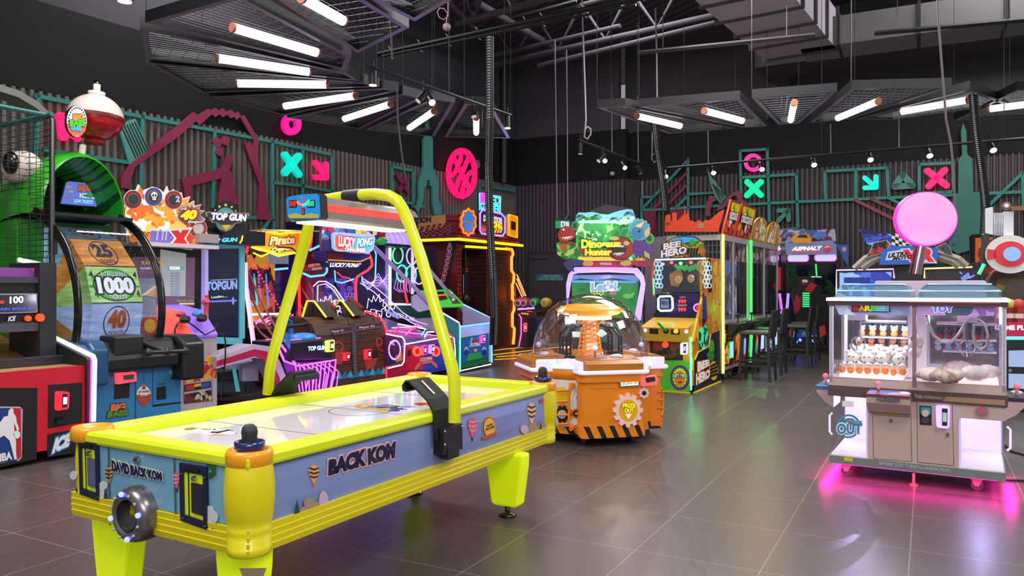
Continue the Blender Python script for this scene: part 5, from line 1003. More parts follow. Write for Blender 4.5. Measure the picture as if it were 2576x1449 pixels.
def pirate():
    fr = at(3.22,.62);R = thing('pirate_game','pirate chest shooting game with rope nets and a black and orange scroll sign','arcade machine',fr)
    F = PY(fr,0);x1 = F(968,880)[0];WDK = mottled('3a221c','5a3828',5,.5,4,stretch=(1,1,8));zt = F(900,828)[2]
    m = M();m.prof([(0,.08),(0,zt - .04),(.05,zt + .08),(.2,zt + .17),(.75,zt + .17),(.75,.08)],0,x1,WDK)
    for k in range(1,8): z = .1 + (zt - .1) * k / 8;m.box((0,-.002,z),(x1,.0,z + .006),mt('1a0e0a',.6))
    m.build('chest',R)
    m = M();IR = mt('6a6470',.4,.5)
    def band(q,lift=.004): m.plate(F,q,IR,.01,lift)
    band([(836,838),(960,818),(960,824),(836,844)]);band([(836,824),(958,808),(958,812),(836,829)]);band([(882,812),(892,811),(896,940),(888,942)]);
    m.plate(F,[(836,829),(958,812),(958,818),(836,838)],mt('5a2020',.5),.008,.003);m.text('Player 01',F,[(832,838),(862,834),(862,828),(832,832)],WHT,.014,.02);m.text('Player 02',F,[(902,828),(940,823),(940,817),(902,822)],WHT,.014,.02)
    for x_ in range(840,958,9): m.disc(F,(x_,841 - (x_ - 840) * .16),1.2,1.5,mt('b0a8b0',.3,.6),.006,.014,6)
    for y_ in range(846,940,9): m.disc(F,(890 + (y_ - 846) * .04,y_),1.2,1.5,mt('b0a8b0',.3,.6),.006,.014,6)
    m.build('iron_band',R)
    m = M();RA = mt('a03830',.5);ring_sign(m,F,(850,872),14,14,5,RA,.002,.004,18);m.plate(F,[(842,885),(862,880),(866,900),(856,918),(842,915)],RA,.002,.004);m.plate(F,[(915,905),(935,895),(950,900),(940,925),(920,930)],RA,.002,.004);ring_sign(m,F,(953,860),9,12,4,RA,.002,.004,16);m.line(F,[(945,870),(952,880),(962,885)],.012,RA,.004)
    for k in range(10): x_ = 838 + k * 14;b = 955 - k * 1.6;m.plate(F,[(x_ - 10,b),(x_ + 1,b - 18),(x_ + 10,b)],mt('38a0c8' if k % 2 else '2a70a8',.4),.003,.004)
    m.build('chest_artwork',R);reader(R,F,[(861,908),(876,906),(878,886),(862,888)]);reader(R,F,[(915,905),(930,902),(931,877),(915,880)])
    m = M();m.plate(F,[(934,902),(950,899),(950,881),(934,884)],BLK,.003,.004);m.build('coin_slot',R);m = M();m.plate(F,[(876,908),(884,907),(884,890),(876,891)],BLK,.003,.004);m.build('coin_slot',R)
    m = M();m.tube([(x1 + .01,-.02,.1),(x1 + .01,-.02,zt - .02),(x1 + .01,.05,zt + .1),(x1 + .01,.2,zt + .19),(x1 + .01,.7,zt + .19)],.014,REDN,6);m.build('light_edge',R)
    # cannon stands
    top = PY(fr,.3)
    for px_,py_ in ((800,822),(869,818)):
        c = top(px_,py_);m = M();m.prof([(.1,zt + .17),(.3,zt + .36),(.42,zt + .36),(.5,zt + .17)],c[0] - .06,c[0] + .16,mt('302018',.5));m.tube([(c[0] - .07,.1,zt + .17),(c[0] - .07,.3,zt + .37),(c[0] - .07,.42,zt + .37),(c[0] - .07,.5,zt + .17)],.012,YELN,6);s_ = m.build('cannon_stand',R)
        m = M();q = (c[0] + .2,.18,zt + .26);m.tube([q,vadd(q,(.0,.22,.12))],[.03,.045],mt('903020',.4),8);m.tube([vadd(q,(0,.05,-.08)),vadd(q,(0,.05,.03))],.02,mt('903020',.4),6);m.build('toy_gun',R)
        m = M();m.tube([vadd(q,(0,.02,-.05)),vadd(q,(.08,-.1,-.1)),vadd(q,(.1,-.16,-.22)),vadd(q,(.0,-.18,-.26)),vadd(q,(-.1,-.1,-.18))],.006,BLKG,5);m.build('gun_cable',R)
    # back cabinet
    B = PY(fr,1.5);xa,xb = B(622,700)[0],B(800,700)[0];z0,z1 = B(700,830)[2],B(700,582)[2]
    m = M();m.box((xa,1.5,.1),(xb,2.1,z1),mt('241a28',.4));m.box((xa,1.5,.1),(xb,1.52,z0),WDK);m.box((xa,0.7,.1),(xa + .04,1.5,zt),WDK);m.build('cabinet',R)
    m = M();m.plate(B,[(618,630),(690,632),(690,835),(622,828)],art(['c86018','e08820','b04010','702030','e0a030','301820','c86018'],3.5,.35,9,None,.4,.5),.003,.01);m.plate(B,[(690,632),(798,632),(798,835),(690,835)],mt('181430',.15,0,.06,'6040c0'),.003,.01)
    for x_ in (632,660): m.text('666',B,[(x_,677),(x_ + 14,677),(x_ + 14,669),(x_,669)],mt('ff3828',.4,0,1.5),.016,.06)
    m.stroke(B,[(637,690),(645,765),(630,765)],.03,mt('50c8d8',.4,0,.8),.002,.014);m.stroke(B,[(667,690),(673,770)],.03,mt('4890d0',.4,0,.7),.002,.014);m.text('AIM PANDA',B,[(650,688),(658,765),(652,766),(645,689)],mt('c088ff',.4,0,.8),.016);m.disc(B,(639,688),9,12,mt('201018',.5),.002,.014,16);m.disc(B,(668,700),10,18,mt('301418',.5),.002,.014,12)
    m.stroke(B,[(628,791),(728,789)],.03,WHN,.002,.014);m.stroke(B,[(690,678),(722,675)],.03,mt('70c8ff',.4,0,1.2),.002,.014)
    rn = random.Random(2)
    for k in range(14): x_ = 625 + k * 8;m.line(B,[(x_,825 - rn.random() * 20),(x_ + 30,790 + rn.random() * 20)],.008,[PNKN,VIO,ORN][k % 3],.02)
    m.plate(B,[(672,640),(722,640),(722,664),(672,664)],mt('8890b0',.3,0,.4),.01,.02);m.build('play_picture',R)
    # sign
    Sg = PY(fr,1.05);m = M();m.plate(Sg,[(628,588),(740,584),(780,586),(780,640),(628,640)],mt('1c1420',.4),.05,-.05)
    ol = [(627,614),(643,590),(645,580),(654,588),(662,579),(700,588),(757,582),(757,606),(772,622),(756,626),(750,634),(700,643),(680,634),(650,628),(632,622)]
    m.plate(Sg,ol,mt('c8a018',.4,0,.5),.006,0);m.line(Sg,ol,.016,YELN,.02,closed=True);m.plate(Sg,[(655,605),(663,585),(700,594),(752,588),(750,608),(758,618),(700,622),(664,616)],mt('f07818',.4,0,.6),.004,.01)
    m.text('Pirate',Sg,[(676,616),(738,612),(738,592),(678,596)],WHT,.02,.05,.1,mt('201020',.4),.07);m.text('Captain',Sg,[(680,637),(724,631),(724,619),(680,624)],mt('fff0a0',.4,0,.6),.03,.06,.1,mt('302010',.4),.08)
    m.line(Sg,[(692,620),(712,623),(728,624),(740,634)],.012,mt('302020',.4),.04);m.line(Sg,[(636,636),(656,646),(676,636),(700,645),(720,638)],.01,YELN,.01);m.build('scroll_sign',R)
    m = M();m.line(Sg,[(619,637),(628,581)],.018,REDN,.01);m.line(Sg,[(784,588),(777,640),(770,641)],.018,REDN,.01);m.plate(Sg,[(630,578),(806,582),(806,584),(630,582)],mt('b8b0b8',.4),.2,0);m.build('sign_light',R)
    m = M();
    for k in range(34): t = k / 33;m.ball(lerp(B(612,622),(B(612,622)[0] - .05,.3,.5),t),.013,mt('ff2858',.4,0,3),6,4)
    m.build('bead_light_string',R,kind='stuff')
    # ropes
    RP = mt('9a6a58',.8);m = M();l0 = B(618,668);
    for a,b in (((620,672),(700,835)),((622,724),(690,850)),((627,795),(685,860)),((757,672),(832,808)),((750,708),(812,800)),((750,758),(790,795))):
        p = B(*a);q = PY(fr,.45)(*b);q = (q[0],q[1],q[2]);mid = lerp(p,q,.5);m.tube([p,vadd(lerp(p,q,.25),(0,0,-.03)),vadd(mid,(0,0,-.05)),vadd(lerp(p,q,.75),(0,0,-.03)),q],.015,RP,6)
    m.build('rope',R);light('POINT','sign_glow',R,(Sg(690,650)[0],.8,2.0),5,'ffb040',.1)
pirate()
def lucky():
    fr = at(4.62,.6);R = thing('ball_toss_game','red and blue ball tossing game with neon drawn side panels and a lettered sign','arcade machine',fr)
    F = PY(fr,0);x0 = -.02;x1 = F(1142,900)[0];zt = F(1060,868)[2];BLU2 = mt('2838a0',.35);xm = F(1048,900)[0]
    m = M();m.box((x0,0,.08),(xm,1.3,zt),mt('a01838',.35));m.box((xm,0,.08),(x1,1.3,zt),BLU2)
    m.plate(F,[(1012,882),(1064,876),(1064,930),(1012,932)],mt('b8183c',.35),.004,.0);m.plate(F,[(1064,876),(1135,868),(1135,922),(1064,930)],mt('3040b8',.35),.004,.0)
    m.line(F,[(1018,886),(1018,930)],.004,BLK,.006);m.line(F,[(1110,878),(1132,876),(1132,915),(1100,920)],.004,BLK,.006)
    m.text('LUCKYWING',F,[(1055,908),(1086,904),(1086,897),(1055,900)],mt('d8c8d0',.4),.006,.04,0,BLK,.04)
    for a,b in (((1044,928),(1058,912)),((1058,912),(1084,908)),((1084,908),(1098,922))): m.stroke(F,[a,b],.05,mt('b07840',.5),.002,.005)
    m.build('cabinet',R)
    for cx_ in (1047,1094): m = M();ring_sign(m,F,(cx_,884),10,13,4,mt('ff4838',.4,0,2.4),.02,.006,22);m.disc(F,(cx_,884),6,9,mt('c81818',.4),.01,.006,16);m.build('ring_button',R,label='glowing red ring button')
    reader(R,F,[(1056,894),(1069,892),(1069,868),(1057,870)],'ff4060',.005,'ffb0c0');reader(R,F,[(1076,890),(1089,888),(1090,866),(1077,868)],'ff70b0',.005,'e8e0f0')
    m = M();m.plate(F,[(1025,896),(1034,894),(1034,878),(1025,880)],BLK,.003,.005);m.build('coin_slot',R)
    # neon outline of the lower body
    m = M();m.line(F,[(968,840),(1008,848),(1014,858),(1012,910),(1006,918),(972,926)],.010,WHN,.03);m.line(F,[(1014,866),(1125,846),(1138,850),(1141,880),(1142,930)],.010,WHN,.03);m.line(F,[(1120,838),(1132,846),(1134,920)],.011,REDN,.04);m.build('neon_tube',R,label='white and red neon outline of the lower body')
    L2 = PX(fr,x0,-1);m = M();m.plate(F,[(966,842),(1010,850),(1010,912),(968,922)],mt('301850',.4),.01,.005);ring_sign(m,F,(990,880),16,26,3,VIO,.002,.018,20);m.plate(F,[(992,895),(1008,888),(1008,905),(994,912)],mt('c88020',.5),.002,.018);m.text('BALL',F,[(978,866),(990,868),(990,860),(978,858)],VIO,.02,.03);m.build('side_picture',R)
    # play deck
    m = M();zb = zt;m.prof([(.05,zt),(1.4,zt + .35),(1.4,zt + .32),(.05,zt - .03)],x0,x1,mt('3a1858',.3));m.build('play_deck',R)
    m = M();D = P3(fr,(0,.05,zt),(1,.05,zt),(0,1.4,zt + .35))
    for k,(a,b,c_) in enumerate((((975,835),(1120,850),PNKN),((985,828),(1110,822),VIO),((1000,818),(1100,836),WHN),((975,845),(1010,822),REDN),((1020,845),(1050,815),PNKN),((1060,846),(1080,816),BLUN),((990,840),(1090,818),REDN),((1068,850),(1074,838),WHN),((1074,838),(1092,838),WHN),((1092,838),(1125,846),WHN))): m.line(D,[a,b],.012,c_,.02)
    m.build('deck_neon',R)
    # curved clear side panels with neon drawing
    P1 = PY(fr,.35);rn = random.Random(5)
    m = M();gp = [(787,820),(787,720),(800,708),(818,708),(840,722),(870,765),(905,800),(930,806),(800,842)]
    m.line(P1,gp[1:8],.007,WHN,.01);m.line(P1,[(797,812),(798,718),(818,714),(838,730),(865,770),(900,806)],.0055,WHN,.01)
    Sd = PY(fr,.7)
    def deco(m,P,ox,oy,s):
        st = [(0,40),(4,12),(14,22),(18,4),(24,20),(34,0),(36,22),(48,14),(44,34),(52,36),(40,44)]
        m.line(P,[(ox + x * s,oy + y * s) for x,y in st],.0055,WHN,.01)
        for k in range(3):
            a = ox + (-6 + k * 17) * s;b = oy + (42 + abs(k - 1) * 4) * s;q = [(a,b),(a + 14 * s,b + 2 * s),(a + 11 * s,b + 34 * s),(a - 4 * s,b + 30 * s)];m.line(P,q,.0055,WHN,.01,closed=True)
            m.line(P,[(a + 5 * s,b + 8 * s),(a + 7 * s,b + 14 * s),(a + 11 * s,b + 14 * s),(a + 6 * s,b + 19 * s),(a + 2 * s,b + 14 * s)],.006,WHN,.01)
        for bx,by in ((56,40),(72,34),(60,56)): m.line(P,[(ox + bx * s + 6 * s * cos(t),oy + by * s + 8 * s * sin(t)) for t in [j * pi / 5 for j in range(10)]],.0055,WHN,.01,closed=True)
    deco(m,P1,802,742,.85);m.build('neon_drawing',R,label='white neon bottle and cup drawing on the left side panel')
    m = M();P2 = PY(fr,.7);deco(m,P2,922,740,.9);m.line(P2,[(910,700),(930,712),(970,745),(1010,785),(1050,810),(1080,818)],.008,VIO,.01);m.line(P2,[(905,712),(940,735),(990,785),(1035,812),(1070,826)],.008,VIO,.01)
    for k in range(5): m.line(P2,[(908 + k * 5,706 + k * 5),(950,720 - k * 8),(975,690 + k * 10)],.005,VIO,.01)
    m.text('LUCKY PONG',P2,[(985,796),(1040,808),(1042,799),(989,784)],mt('c8c0ff',.4,0,1.4),.012,.0);m.line(P2,[(968,780),(1000,800)],.02,mt('8878d0',.4,0,.8),.01);m.build('neon_drawing',R,label='white neon drawing and lettering on the right side panel')
    m = M();m.plate(P1,gp,glass('e0d8ff',.05),.01,0);m.build('clear_side_panel',R)
    # upright cabinet
    B = PY(fr,1.35);xa,xb = B(800,700)[0],B(975,700)[0];z1 = B(860,560)[2]
    m = M();m.box((xa,1.4,.1),(xb,2.0,z1),mt('1c1438',.4));m.plate(B,[(757,640),(805,640),(805,828),(757,826)],mt('a0101c',.35),.2,-.1)
    m.build('cabinet_back',R)
    m = M()
    for q in ([(797,700),(832,700),(832,800),(790,812)],[(838,700),(890,700),(890,800),(838,800)]): m.plate(B,q,art(['201848','2c2068','3a2890','181030','4838a8'],6,.25,4),.01,.06)
    for x_ in (812,870): m.text('LUCKY',B,[(x_ - 14,748),(x_ + 14,748),(x_ + 14,736),(x_ - 14,736)],mt('8070d0',.4,0,.7),.08,.03);m.text('PONG',B,[(x_ - 12,760),(x_ + 12,760),(x_ + 12,750),(x_ - 12,750)],mt('7060c8',.4,0,.7),.08,.03);m.disc(B,(x_,727),8,8,mt('5048a0',.4,0,.5),.003,.075)
    m.stroke(B,[(800,722),(826,722)],.02,VIO,.003,.08);m.text('COLOR BEST GAMES',B,[(846,776),(888,776),(888,770),(846,770)],CYN,.08,.0);m.build('back_screens',R)
    for q,lab in (([(880,634),(915,634),(929,640),(935,656),(936,668),(925,680),(908,690),(897,698),(894,720),(897,770),(900,812)],'right'),([(752,690),(754,806),(800,838)],'left')):
        m = M();m.line(PY(fr,1.15),q,.02,mt('ff3038',.4,0,1.8),0,n=8);m.build('neon_tube',R,label='thick red neon tube on the ' + lab)
    m = M();Q = PY(fr,1.2);m.line(Q,[(924,620),(940,622),(946,640),(944,700),(938,716),(925,728),(911,708),(911,695)],.012,BLUN,0);m.line(Q,[(842,680),(844,708),(860,712),(890,702)],.012,BLUN,0);m.line(Q,[(848,685),(860,696),(880,700),(892,712),(897,760)],.01,REDN,0);m.build('neon_tube',R,label='blue neon loop')
    # left display window
    W = PY(fr,1.0);m = M();m.plate(W,[(762,636),(812,618),(820,622),(822,680),(816,690),(778,694),(764,680)],mt('5a1020',.3,0,.12),.02,-.02);m.line(W,[(778,630),(812,614),(818,618),(822,640),(821,684),(814,692),(780,696),(762,688)],.016,BLUN,.01);m.text('LUCKY PONG',W,[(775,672),(808,668),(808,661),(775,665)],mt('e8b8b0',.4,0,.5),.01,.03);m.text('CHALLENGE',W,[(783,680),(808,677),(808,671),(783,674)],mt('e8b8b0',.4,0,.5),.01,.03);m.disc(W,(792,642),9,9,mt('b04838',.4),.003,.004)
    m.plate(W,[(765,667),(820,664),(820,678),(765,682)],mt('8a2838',.4,0,.2),.002,.002);m.build('side_window',R)
    # header
    H = PY(fr,.75);m = M();m.plate(H,[(822,630),(900,638),(932,640),(928,652),(905,660),(824,656)],mt('2c2c88',.4),.3,-.3);m.plate(H,[(824,632),(862,636),(862,654),(824,652)],mt('901828',.4),.01,.003);m.plate(H,[(824,652),(905,656),(932,645),(932,648),(905,660),(824,656)],mt('d89838',.4,0,.4),.01,.006);m.plate(H,[(824,660),(912,664),(900,674),(830,672)],mt('1c1840',.4),.15,-.15);m.text('LUCKY PONG',H,[(829,671),(898,672),(908,663),(829,661)],mt('d8d0ff',.4,0,1.4),.008,.04,.2);m.build('header',R)
    # sign
    S = PY(fr,.6);m = M();m.plate(S,[(812,563),(905,560),(960,562),(955,600),(900,634),(812,630)],mt('3a2878',.4),.04,-.06);m.plate(S,[(812,563),(905,560),(960,562),(955,590),(905,600),(812,604)],art(['4838a8','d8b0d8','2860b0','b83868','48a8c8','8068d0','382068','e0c070'],9,.4,6,'18103a'),.004,-.018)
    m.plate(S,[(832,588),(840,584),(935,592),(939,600),(934,628),(922,638),(843,632),(834,625)],mt('a8c0e8',.4,0,.5),.04,.0)
    m.plate(S,[(838,592),(884,594),(884,632),(845,628),(838,620)],mt('f05858',.4,0,.6),.004,.041);m.plate(S,[(884,594),(934,599),(930,622),(918,632),(884,632)],mt('58c0e8',.4,0,.6),.004,.041)
    m.text('LUCKY',S,[(845,619),(884,622),(886,600),(844,593)],mt('fff0f0',.4,0,1.0),.05,.04,.1,mt('d03848',.4),.07);m.text('PONG',S,[(890,622),(928,616),(930,598),(892,600)],mt('f0faff',.4,0,1.0),.05,.04,.1,mt('3888b8',.4),.07);m.text('CHALLENGE',S,[(861,631),(910,634),(911,625),(861,623)],mt('fff8ff',.4,0,1.2),.05,.07,0,mt('702030',.4),.07);m.build('sign',R)
    light('POINT','neon_glow',R,(.6,.5,1.1),9,'9060ff',.2);light('POINT','neon_glow',R,(.9,-.35,.55),5,'ff4070',.15)
    return R
lucky()
def football():
    fr = at(6.48,.57);R = thing('football_toss_game','green and lavender football toss game with cyan light edges and ribbed arched top','arcade machine',fr)
    LV = mt('b8aed0',.4);GR = mt('1c6a58',.4);F = PY(fr,0);x1 = F(1236,880)[0];x0 = F(1156,880)[0];zt = F(1200,818)[2]
    m = M();m.box((x0,0,.1),(x1,.12,zt),LV);m.box((x0,.1,.1),(x1,2.2,zt - .25),GR);m.plate(F,[(1158,850),(1229,838),(1229,912),(1158,928)],mt('1c6a38',.4),.004,0);m.plate(F,[(1161,853),(1226,841),(1226,898),(1161,912)],mt('2860a8',.4),.003,.004)
    m.plate(F,[(1172,908),(1178,890),(1206,886),(1214,900)],mt('30a048',.4),.002,.007);m.text('FOOTBALL',F,[(1182,873),(1207,869),(1207,861),(1182,864)],WHT,.012,.05,0,mt('28304a',.4),.06);m.text('VS',F,[(1191,885),(1198,884),(1198,878),(1191,879)],mt('e8e0d8',.4),.012,.05);m.disc(F,(1194,858),7,6,mt('a83828',.4),.002,.008);m.disc(F,(1194,881),5,6,mt('b03028',.4),.002,.008)
    for x_ in (1172,1217): m.disc(F,(x_,880),5.5,8,mt('a8a8c8',.4),.002,.008);m.disc(F,(x_,886),5.5,7,mt('28387a',.4),.002,.011)
    for k in range(5): m.disc(F,(1181 + k * 1.2,872 - k * 5),2.4,2.4,mt('a8b8d8',.4),.002,.008,8)
    m.build('cabinet',R);reader(R,F,[(1206,864),(1217,862),(1218,843),(1206,845)],'ff4090',.005)
    m = M();m.line(F,[(1156,936),(1156,822),(1235,812),(1236,912)],.016,BLUN,.01);m.line(F,[(1160,932),(1234,916)],.01,WHN,.01);L_ = PX(fr,x0,-1);R_ = PX(fr,x1,1);wl = [(1156,812),(1118,788),(1108,780)];wr = [(1235,800),(1168,768)]
    m.tube([L_(1156,820),L_(1154,812),L_(1110,786)],.016,WHN,6);m.tube([R_(1236,814),R_(1232,800),R_(1166,767)],.018,mt('60c8ff',.4,0,1.8),6);m.build('neon_tube',R,label='cyan light edge')
    m = M();b = L_(1110,786);m.ext([(x0,0,.1),(x0,0,zt + .05),b,(x0,b[1],.1)],(-.03,0,0),mt('289080',.4));m.build('side_wing',R);m = M();c = R_(1166,767);m.ext([(x1,0,zt - .1),(x1,0,zt + .1),c,(x1,c[1],zt - .1)],(-.03,0,0),mt('a098b0',.4));m.build('side_wing',R)
    m = M();m.prof([(.05,zt - .2),(1.0,zt + .1),(1.0,zt + .06),(.05,zt - .25)],x0,x1 - .03,mt('8a8090',.4));m.build('return_ramp',R)
    # sloping arms, score panel, cage
    m = M();A1 = PY(fr,.9);m.tube([A1(940,620),A1(1160,842)],.04,LV,4);A2 = PY(fr,1.1);m.tube([A2(1060,655),A2(1172,788)],.04,LV,4);m.plate(PY(fr,.95),[(1034,745),(1060,735),(1095,775),(1050,785),(1034,772)],LV,.03,0);m.build('sloping_arm',R)
    m = M();D = P3(fr,(0,.75,zt + .22),(1,.75,zt + .22),(0,1.15,zt + .42));m.plate(D,[(1054,733),(1130,730),(1167,768),(1165,773),(1095,775)],mt('30c040',.4,0,.3),.02,0);m.plate(D,[(1078,738),(1114,736),(1125,755),(1100,760)],BLKG,.003,.02);m.plate(D,[(1122,738),(1132,737),(1158,766),(1138,767)],mt('163a1c',.4),.003,.02);m.plate(D,[(1094,745),(1118,743),(1119,746),(1096,748)],mt('ff5028',.4,0,2),.003,.024)
    for q in ((1128,740),(1134,740),(1139,757)): m.disc(D,q,4,3,WHT,.004,.023,12)
    m.build('score_panel',R)
    C_ = PY(fr,1.7);xa,xb = C_(975,700)[0],C_(1062,700)[0] + .4;z0,z1 = C_(1000,770)[2],C_(1000,612)[2]
    m = M();m.box((xa,1.72,.2),(xb + .1,2.3,z1),mt('20182c',.4));m.plate(C_,[(940,770),(1110,770),(1110,800),(940,800)],GR,.02,-.02);m.plate(C_,[(940,612),(985,612),(985,770),(940,770)],mt('7a78a8',.35),.01,-.02);m.build('back_cabinet',R)
    m = M();m.plate(C_,[(975,612),(980,612),(980,767),(975,767)],mt('f8f4ff',.4,0,1.1),.02,.02);m.plate(C_,[(978,762),(1034,764),(1034,768),(975,768)],mt('f8f4ff',.4,0,1.0),.02,.02);m.plate(C_,[(970,608),(1040,612),(1040,618),(970,614)],LV,.1,.02);m.build('window_frame',R)
    m = M();
    for cx_,cy__ in ((995,642),(1030,645),(1005,688),(1028,690),(1048,694)):
        m.line(C_,[(cx_ + 13 * cos(t),cy__ + 21 * sin(t)) for t in [j * pi / 7 for j in range(14)]],.014,[CYN,VIO,GRNN][cx_ % 3],.05,closed=True)
    m.line(C_,[(1010,700),(1014,740),(1020,765)],.02,REDN,.05)
    for k in range(8): m.line(C_,[(992 + k * 6,700),(985 + k * 8,725),(1000 + k * 5,735)],.005,VIO,.05)
    m.build('target_ring',R,label='multicoloured glowing target hoops behind the window')
    m = M();H = PY(fr,1.2)
    zc = H(1010,605)[2];xc0,xc1 = H(968,600)[0],H(1040,600)[0]
    m.build('helmet_base',R) if False else None
    for k in range(5):
        x_ = xc0 + (xc1 - xc0) * (k + .2) / 5;w_ = (xc1 - xc0) / 9;pts = [(1.2 - .02,zc - .06),(1.25,zc + .1),(1.42,zc + .2),(1.65,zc + .23),(1.65,zc + .19),(1.45,zc + .16),(1.3,zc + .07),(1.24,zc - .06)]
        m = M();m.ext([(x_,y,z) for y,z in pts],(w_,0,0),mt('b098f0',.4,0,.7));m.build('roof_rib',R)
    m = M();m.box((xc0 - .1,1.3,zc - .1),(xc1 + .1,2.3,zc + .12),mt('20202c',.4));m.build('roof',R)
    m = M();HM = PY(fr,1.1);c = HM(953,588);m.ball(c,(.11,.11,.12),mt('b81c28',.3),14,10);m.line(HM,[(950,598),(962,604),(966,594),(956,590)],.012,WHT,-.0 + .1);m.ball(HM(955,604),(.18,.1,.07),mt('28b048',.5,0,.2),12,8,.15,random.Random(1));m.build('helmet_ornament',R)
    m = M();W = mt('e8e4f0',.5,0,.3);m.plate(PY(fr,1.2),[(1034,612),(1040,612),(1040,740),(1034,740)],W,.01,.0);m.build('white_net_edge',R)
    for x_ in (x1 - .12,x0 + .15): m = M();m.cyl((x_ - .02,.12,.045),(x_ + .02,.12,.045),.045,mt('5a5860',.4),n=14);m.box((x_ - .03,.08,.06),(x_ + .03,.16,.1),STL);m.build('caster',R)
    light('POINT','neon_glow',R,(.5,-.3,.7),4,'60b8ff',.15);light('POINT','neon_glow',R,(.1,1.2,1.4),6,'b0a0ff',.15)
football()
def booth():
    fr = Fr(-1.08,15.07,61.6);R = thing('brick_booth','tall red brick booth with yellow light bands and an orange jagged light edge','arcade booth',fr)
    F = PY(fr,0);S = PX(fr,0,-1);zb = F(1149,609)[2];zt = F(1149,540)[2];x1 = F(1297,700)[0]
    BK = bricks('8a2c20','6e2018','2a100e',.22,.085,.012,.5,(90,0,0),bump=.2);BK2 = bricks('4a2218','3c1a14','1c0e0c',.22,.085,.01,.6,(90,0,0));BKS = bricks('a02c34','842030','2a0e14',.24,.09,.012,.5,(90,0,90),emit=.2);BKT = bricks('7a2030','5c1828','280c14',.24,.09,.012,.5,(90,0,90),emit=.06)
    m = M();dx = F(1162,700)[0];d1 = F(1222,700)[0];zd = F(1200,628)[2]
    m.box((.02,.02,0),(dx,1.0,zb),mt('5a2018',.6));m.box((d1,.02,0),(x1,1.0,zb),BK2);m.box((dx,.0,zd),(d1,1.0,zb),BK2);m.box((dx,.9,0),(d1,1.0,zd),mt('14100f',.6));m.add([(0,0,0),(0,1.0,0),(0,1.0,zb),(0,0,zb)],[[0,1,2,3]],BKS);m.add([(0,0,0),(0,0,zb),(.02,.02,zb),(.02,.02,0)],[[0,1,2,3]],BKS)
    m.add([(0.001,0,0),(dx,0,0),(dx,0,zb),(0.001,0,zb)],[[0,1,2,3]],BK);m.add([(d1,0.0,0),(x1,0.0,0),(x1,0.0,zb),(d1,0.0,zb)],[[0,1,2,3]],BK2)
    m.plate(S,[(1092,640),(1108,628),(1118,632),(1130,622),(1149,628),(1149,680),(1120,684),(1100,700),(1094,672)],mt('2c2430',.6),.004,0);m.build('brick_wall',R)
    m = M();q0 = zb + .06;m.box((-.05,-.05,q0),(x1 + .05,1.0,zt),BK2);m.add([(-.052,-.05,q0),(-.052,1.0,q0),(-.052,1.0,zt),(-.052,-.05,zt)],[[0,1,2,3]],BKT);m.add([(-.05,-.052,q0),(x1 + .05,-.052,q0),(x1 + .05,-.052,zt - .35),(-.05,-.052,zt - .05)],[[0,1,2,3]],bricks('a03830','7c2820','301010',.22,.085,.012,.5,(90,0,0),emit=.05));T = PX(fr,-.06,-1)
    m.plate(T,[(1044,547),(1121,539),(1122,560),(1044,572)],mt('b8925a',.5),.004,0);m.text('CAUTION',T,[(1016,565),(1084,558),(1084,545),(1016,552)],mt('221830',.5),.006,.06)
    for k in range(5): m.plate(T,[(1046 + k * 15,588 - k * 3.4),(1054 + k * 15,586 - k * 3.4),(1060 + k * 15,570 - k * 2.6),(1052 + k * 15,572 - k * 2.6)],mt('c89838',.5),.004,.002)
    m.build('parapet',R)
    m = M();WR_ = mt('9080b0',.4,.3)
    for k in range(3): m.line(T,[(1048 + j * 9,575 + k * 9 + (6 if j % 2 else -3) - j) for j in range(11)],.008,WR_,.03)
    m.build('barbed_wire',R)
    m = M();m.box((-.1,-.1,zb),(x1 + .12,1.0,zb + .07),mt('201818',.5));m.build('cornice',R)
    m = M();YG = mt('ffd820',.4,0,1.7);m.tube([(-.11,.98,zb + .05),(-.11,-.11,zb + .05),(x1 + .12,-.11,zb + .05)],.03,YG,6);m.line(F,[(1170,620),(1232,624),(1275,627)],.025,YG,.02);m.build('yellow_light_band',R)
    m = M();OG = mt('ff8030',.4,0,2.4);m.line(F,[(1270,626),(1285,628),(1288,640),(1284,648),(1284,680),(1290,690),(1289,710),(1286,716),(1286,752),(1291,758),(1290,780),(1286,790),(1286,820),(1291,826),(1290,846),(1288,866)],.035,OG,.03);m.build('orange_light_edge',R)
    m = M();ch = [S(1137,612),S(1136,640),S(1130,665),(S(1124,690)),S(1118,712)];CH = mt('a8a0b0',.35,.6)
    for i in range(13):
        t = i / 13 * 4;k = int(t);a = lerp(ch[k],ch[min(k + 1,4)],t - k);k2 = min(3,int(t + .32));b = lerp(ch[k2],ch[k2 + 1],min(1,t + .32 - k2));a = (-.08,a[1],a[2]);b = (-.08,b[1],b[2]);w = .045 if i % 2 else .02;d = norm(vsub(b,a));u = norm(cross(d,(1,0,0)))
        m.tube([vadd(a,u,w),vadd(b,u,w),vadd(vadd(b,d,.02),u,0),vadd(b,u,-w),vadd(a,u,-w),vadd(vadd(a,d,-.02),u,0)],.012,CH,5,closed=True)
    m.build('wall_chain',R)
    # doorway: screen, pendulum
    W = PY(fr,.5);m = M();m.plate(W,[(1163,635),(1192,636),(1192,760),(1163,757)],mt('16121a',.3),.02,0);m.plate(W,[(1163,690),(1185,692),(1185,752),(1163,750)],mt('7890c8',.3,0,.45),.003,.02);m.plate(W,[(1165,648),(1184,648),(1184,668),(1165,668)],mt('d8a838',.3,0,.6),.003,.02);m.line(W,[(1165,676),(1182,677)],.012,ORN,.03);m.line(W,[(1165,682),(1182,683)],.012,ORN,.03);m.line(W,[(1184,690),(1192,712)],.012,ORN,.03);m.plate(W,[(1163,735),(1185,740),(1185,752),(1163,750)],mt('585058',.4,0,.2),.003,.024);m.build('doorway_screen',R)
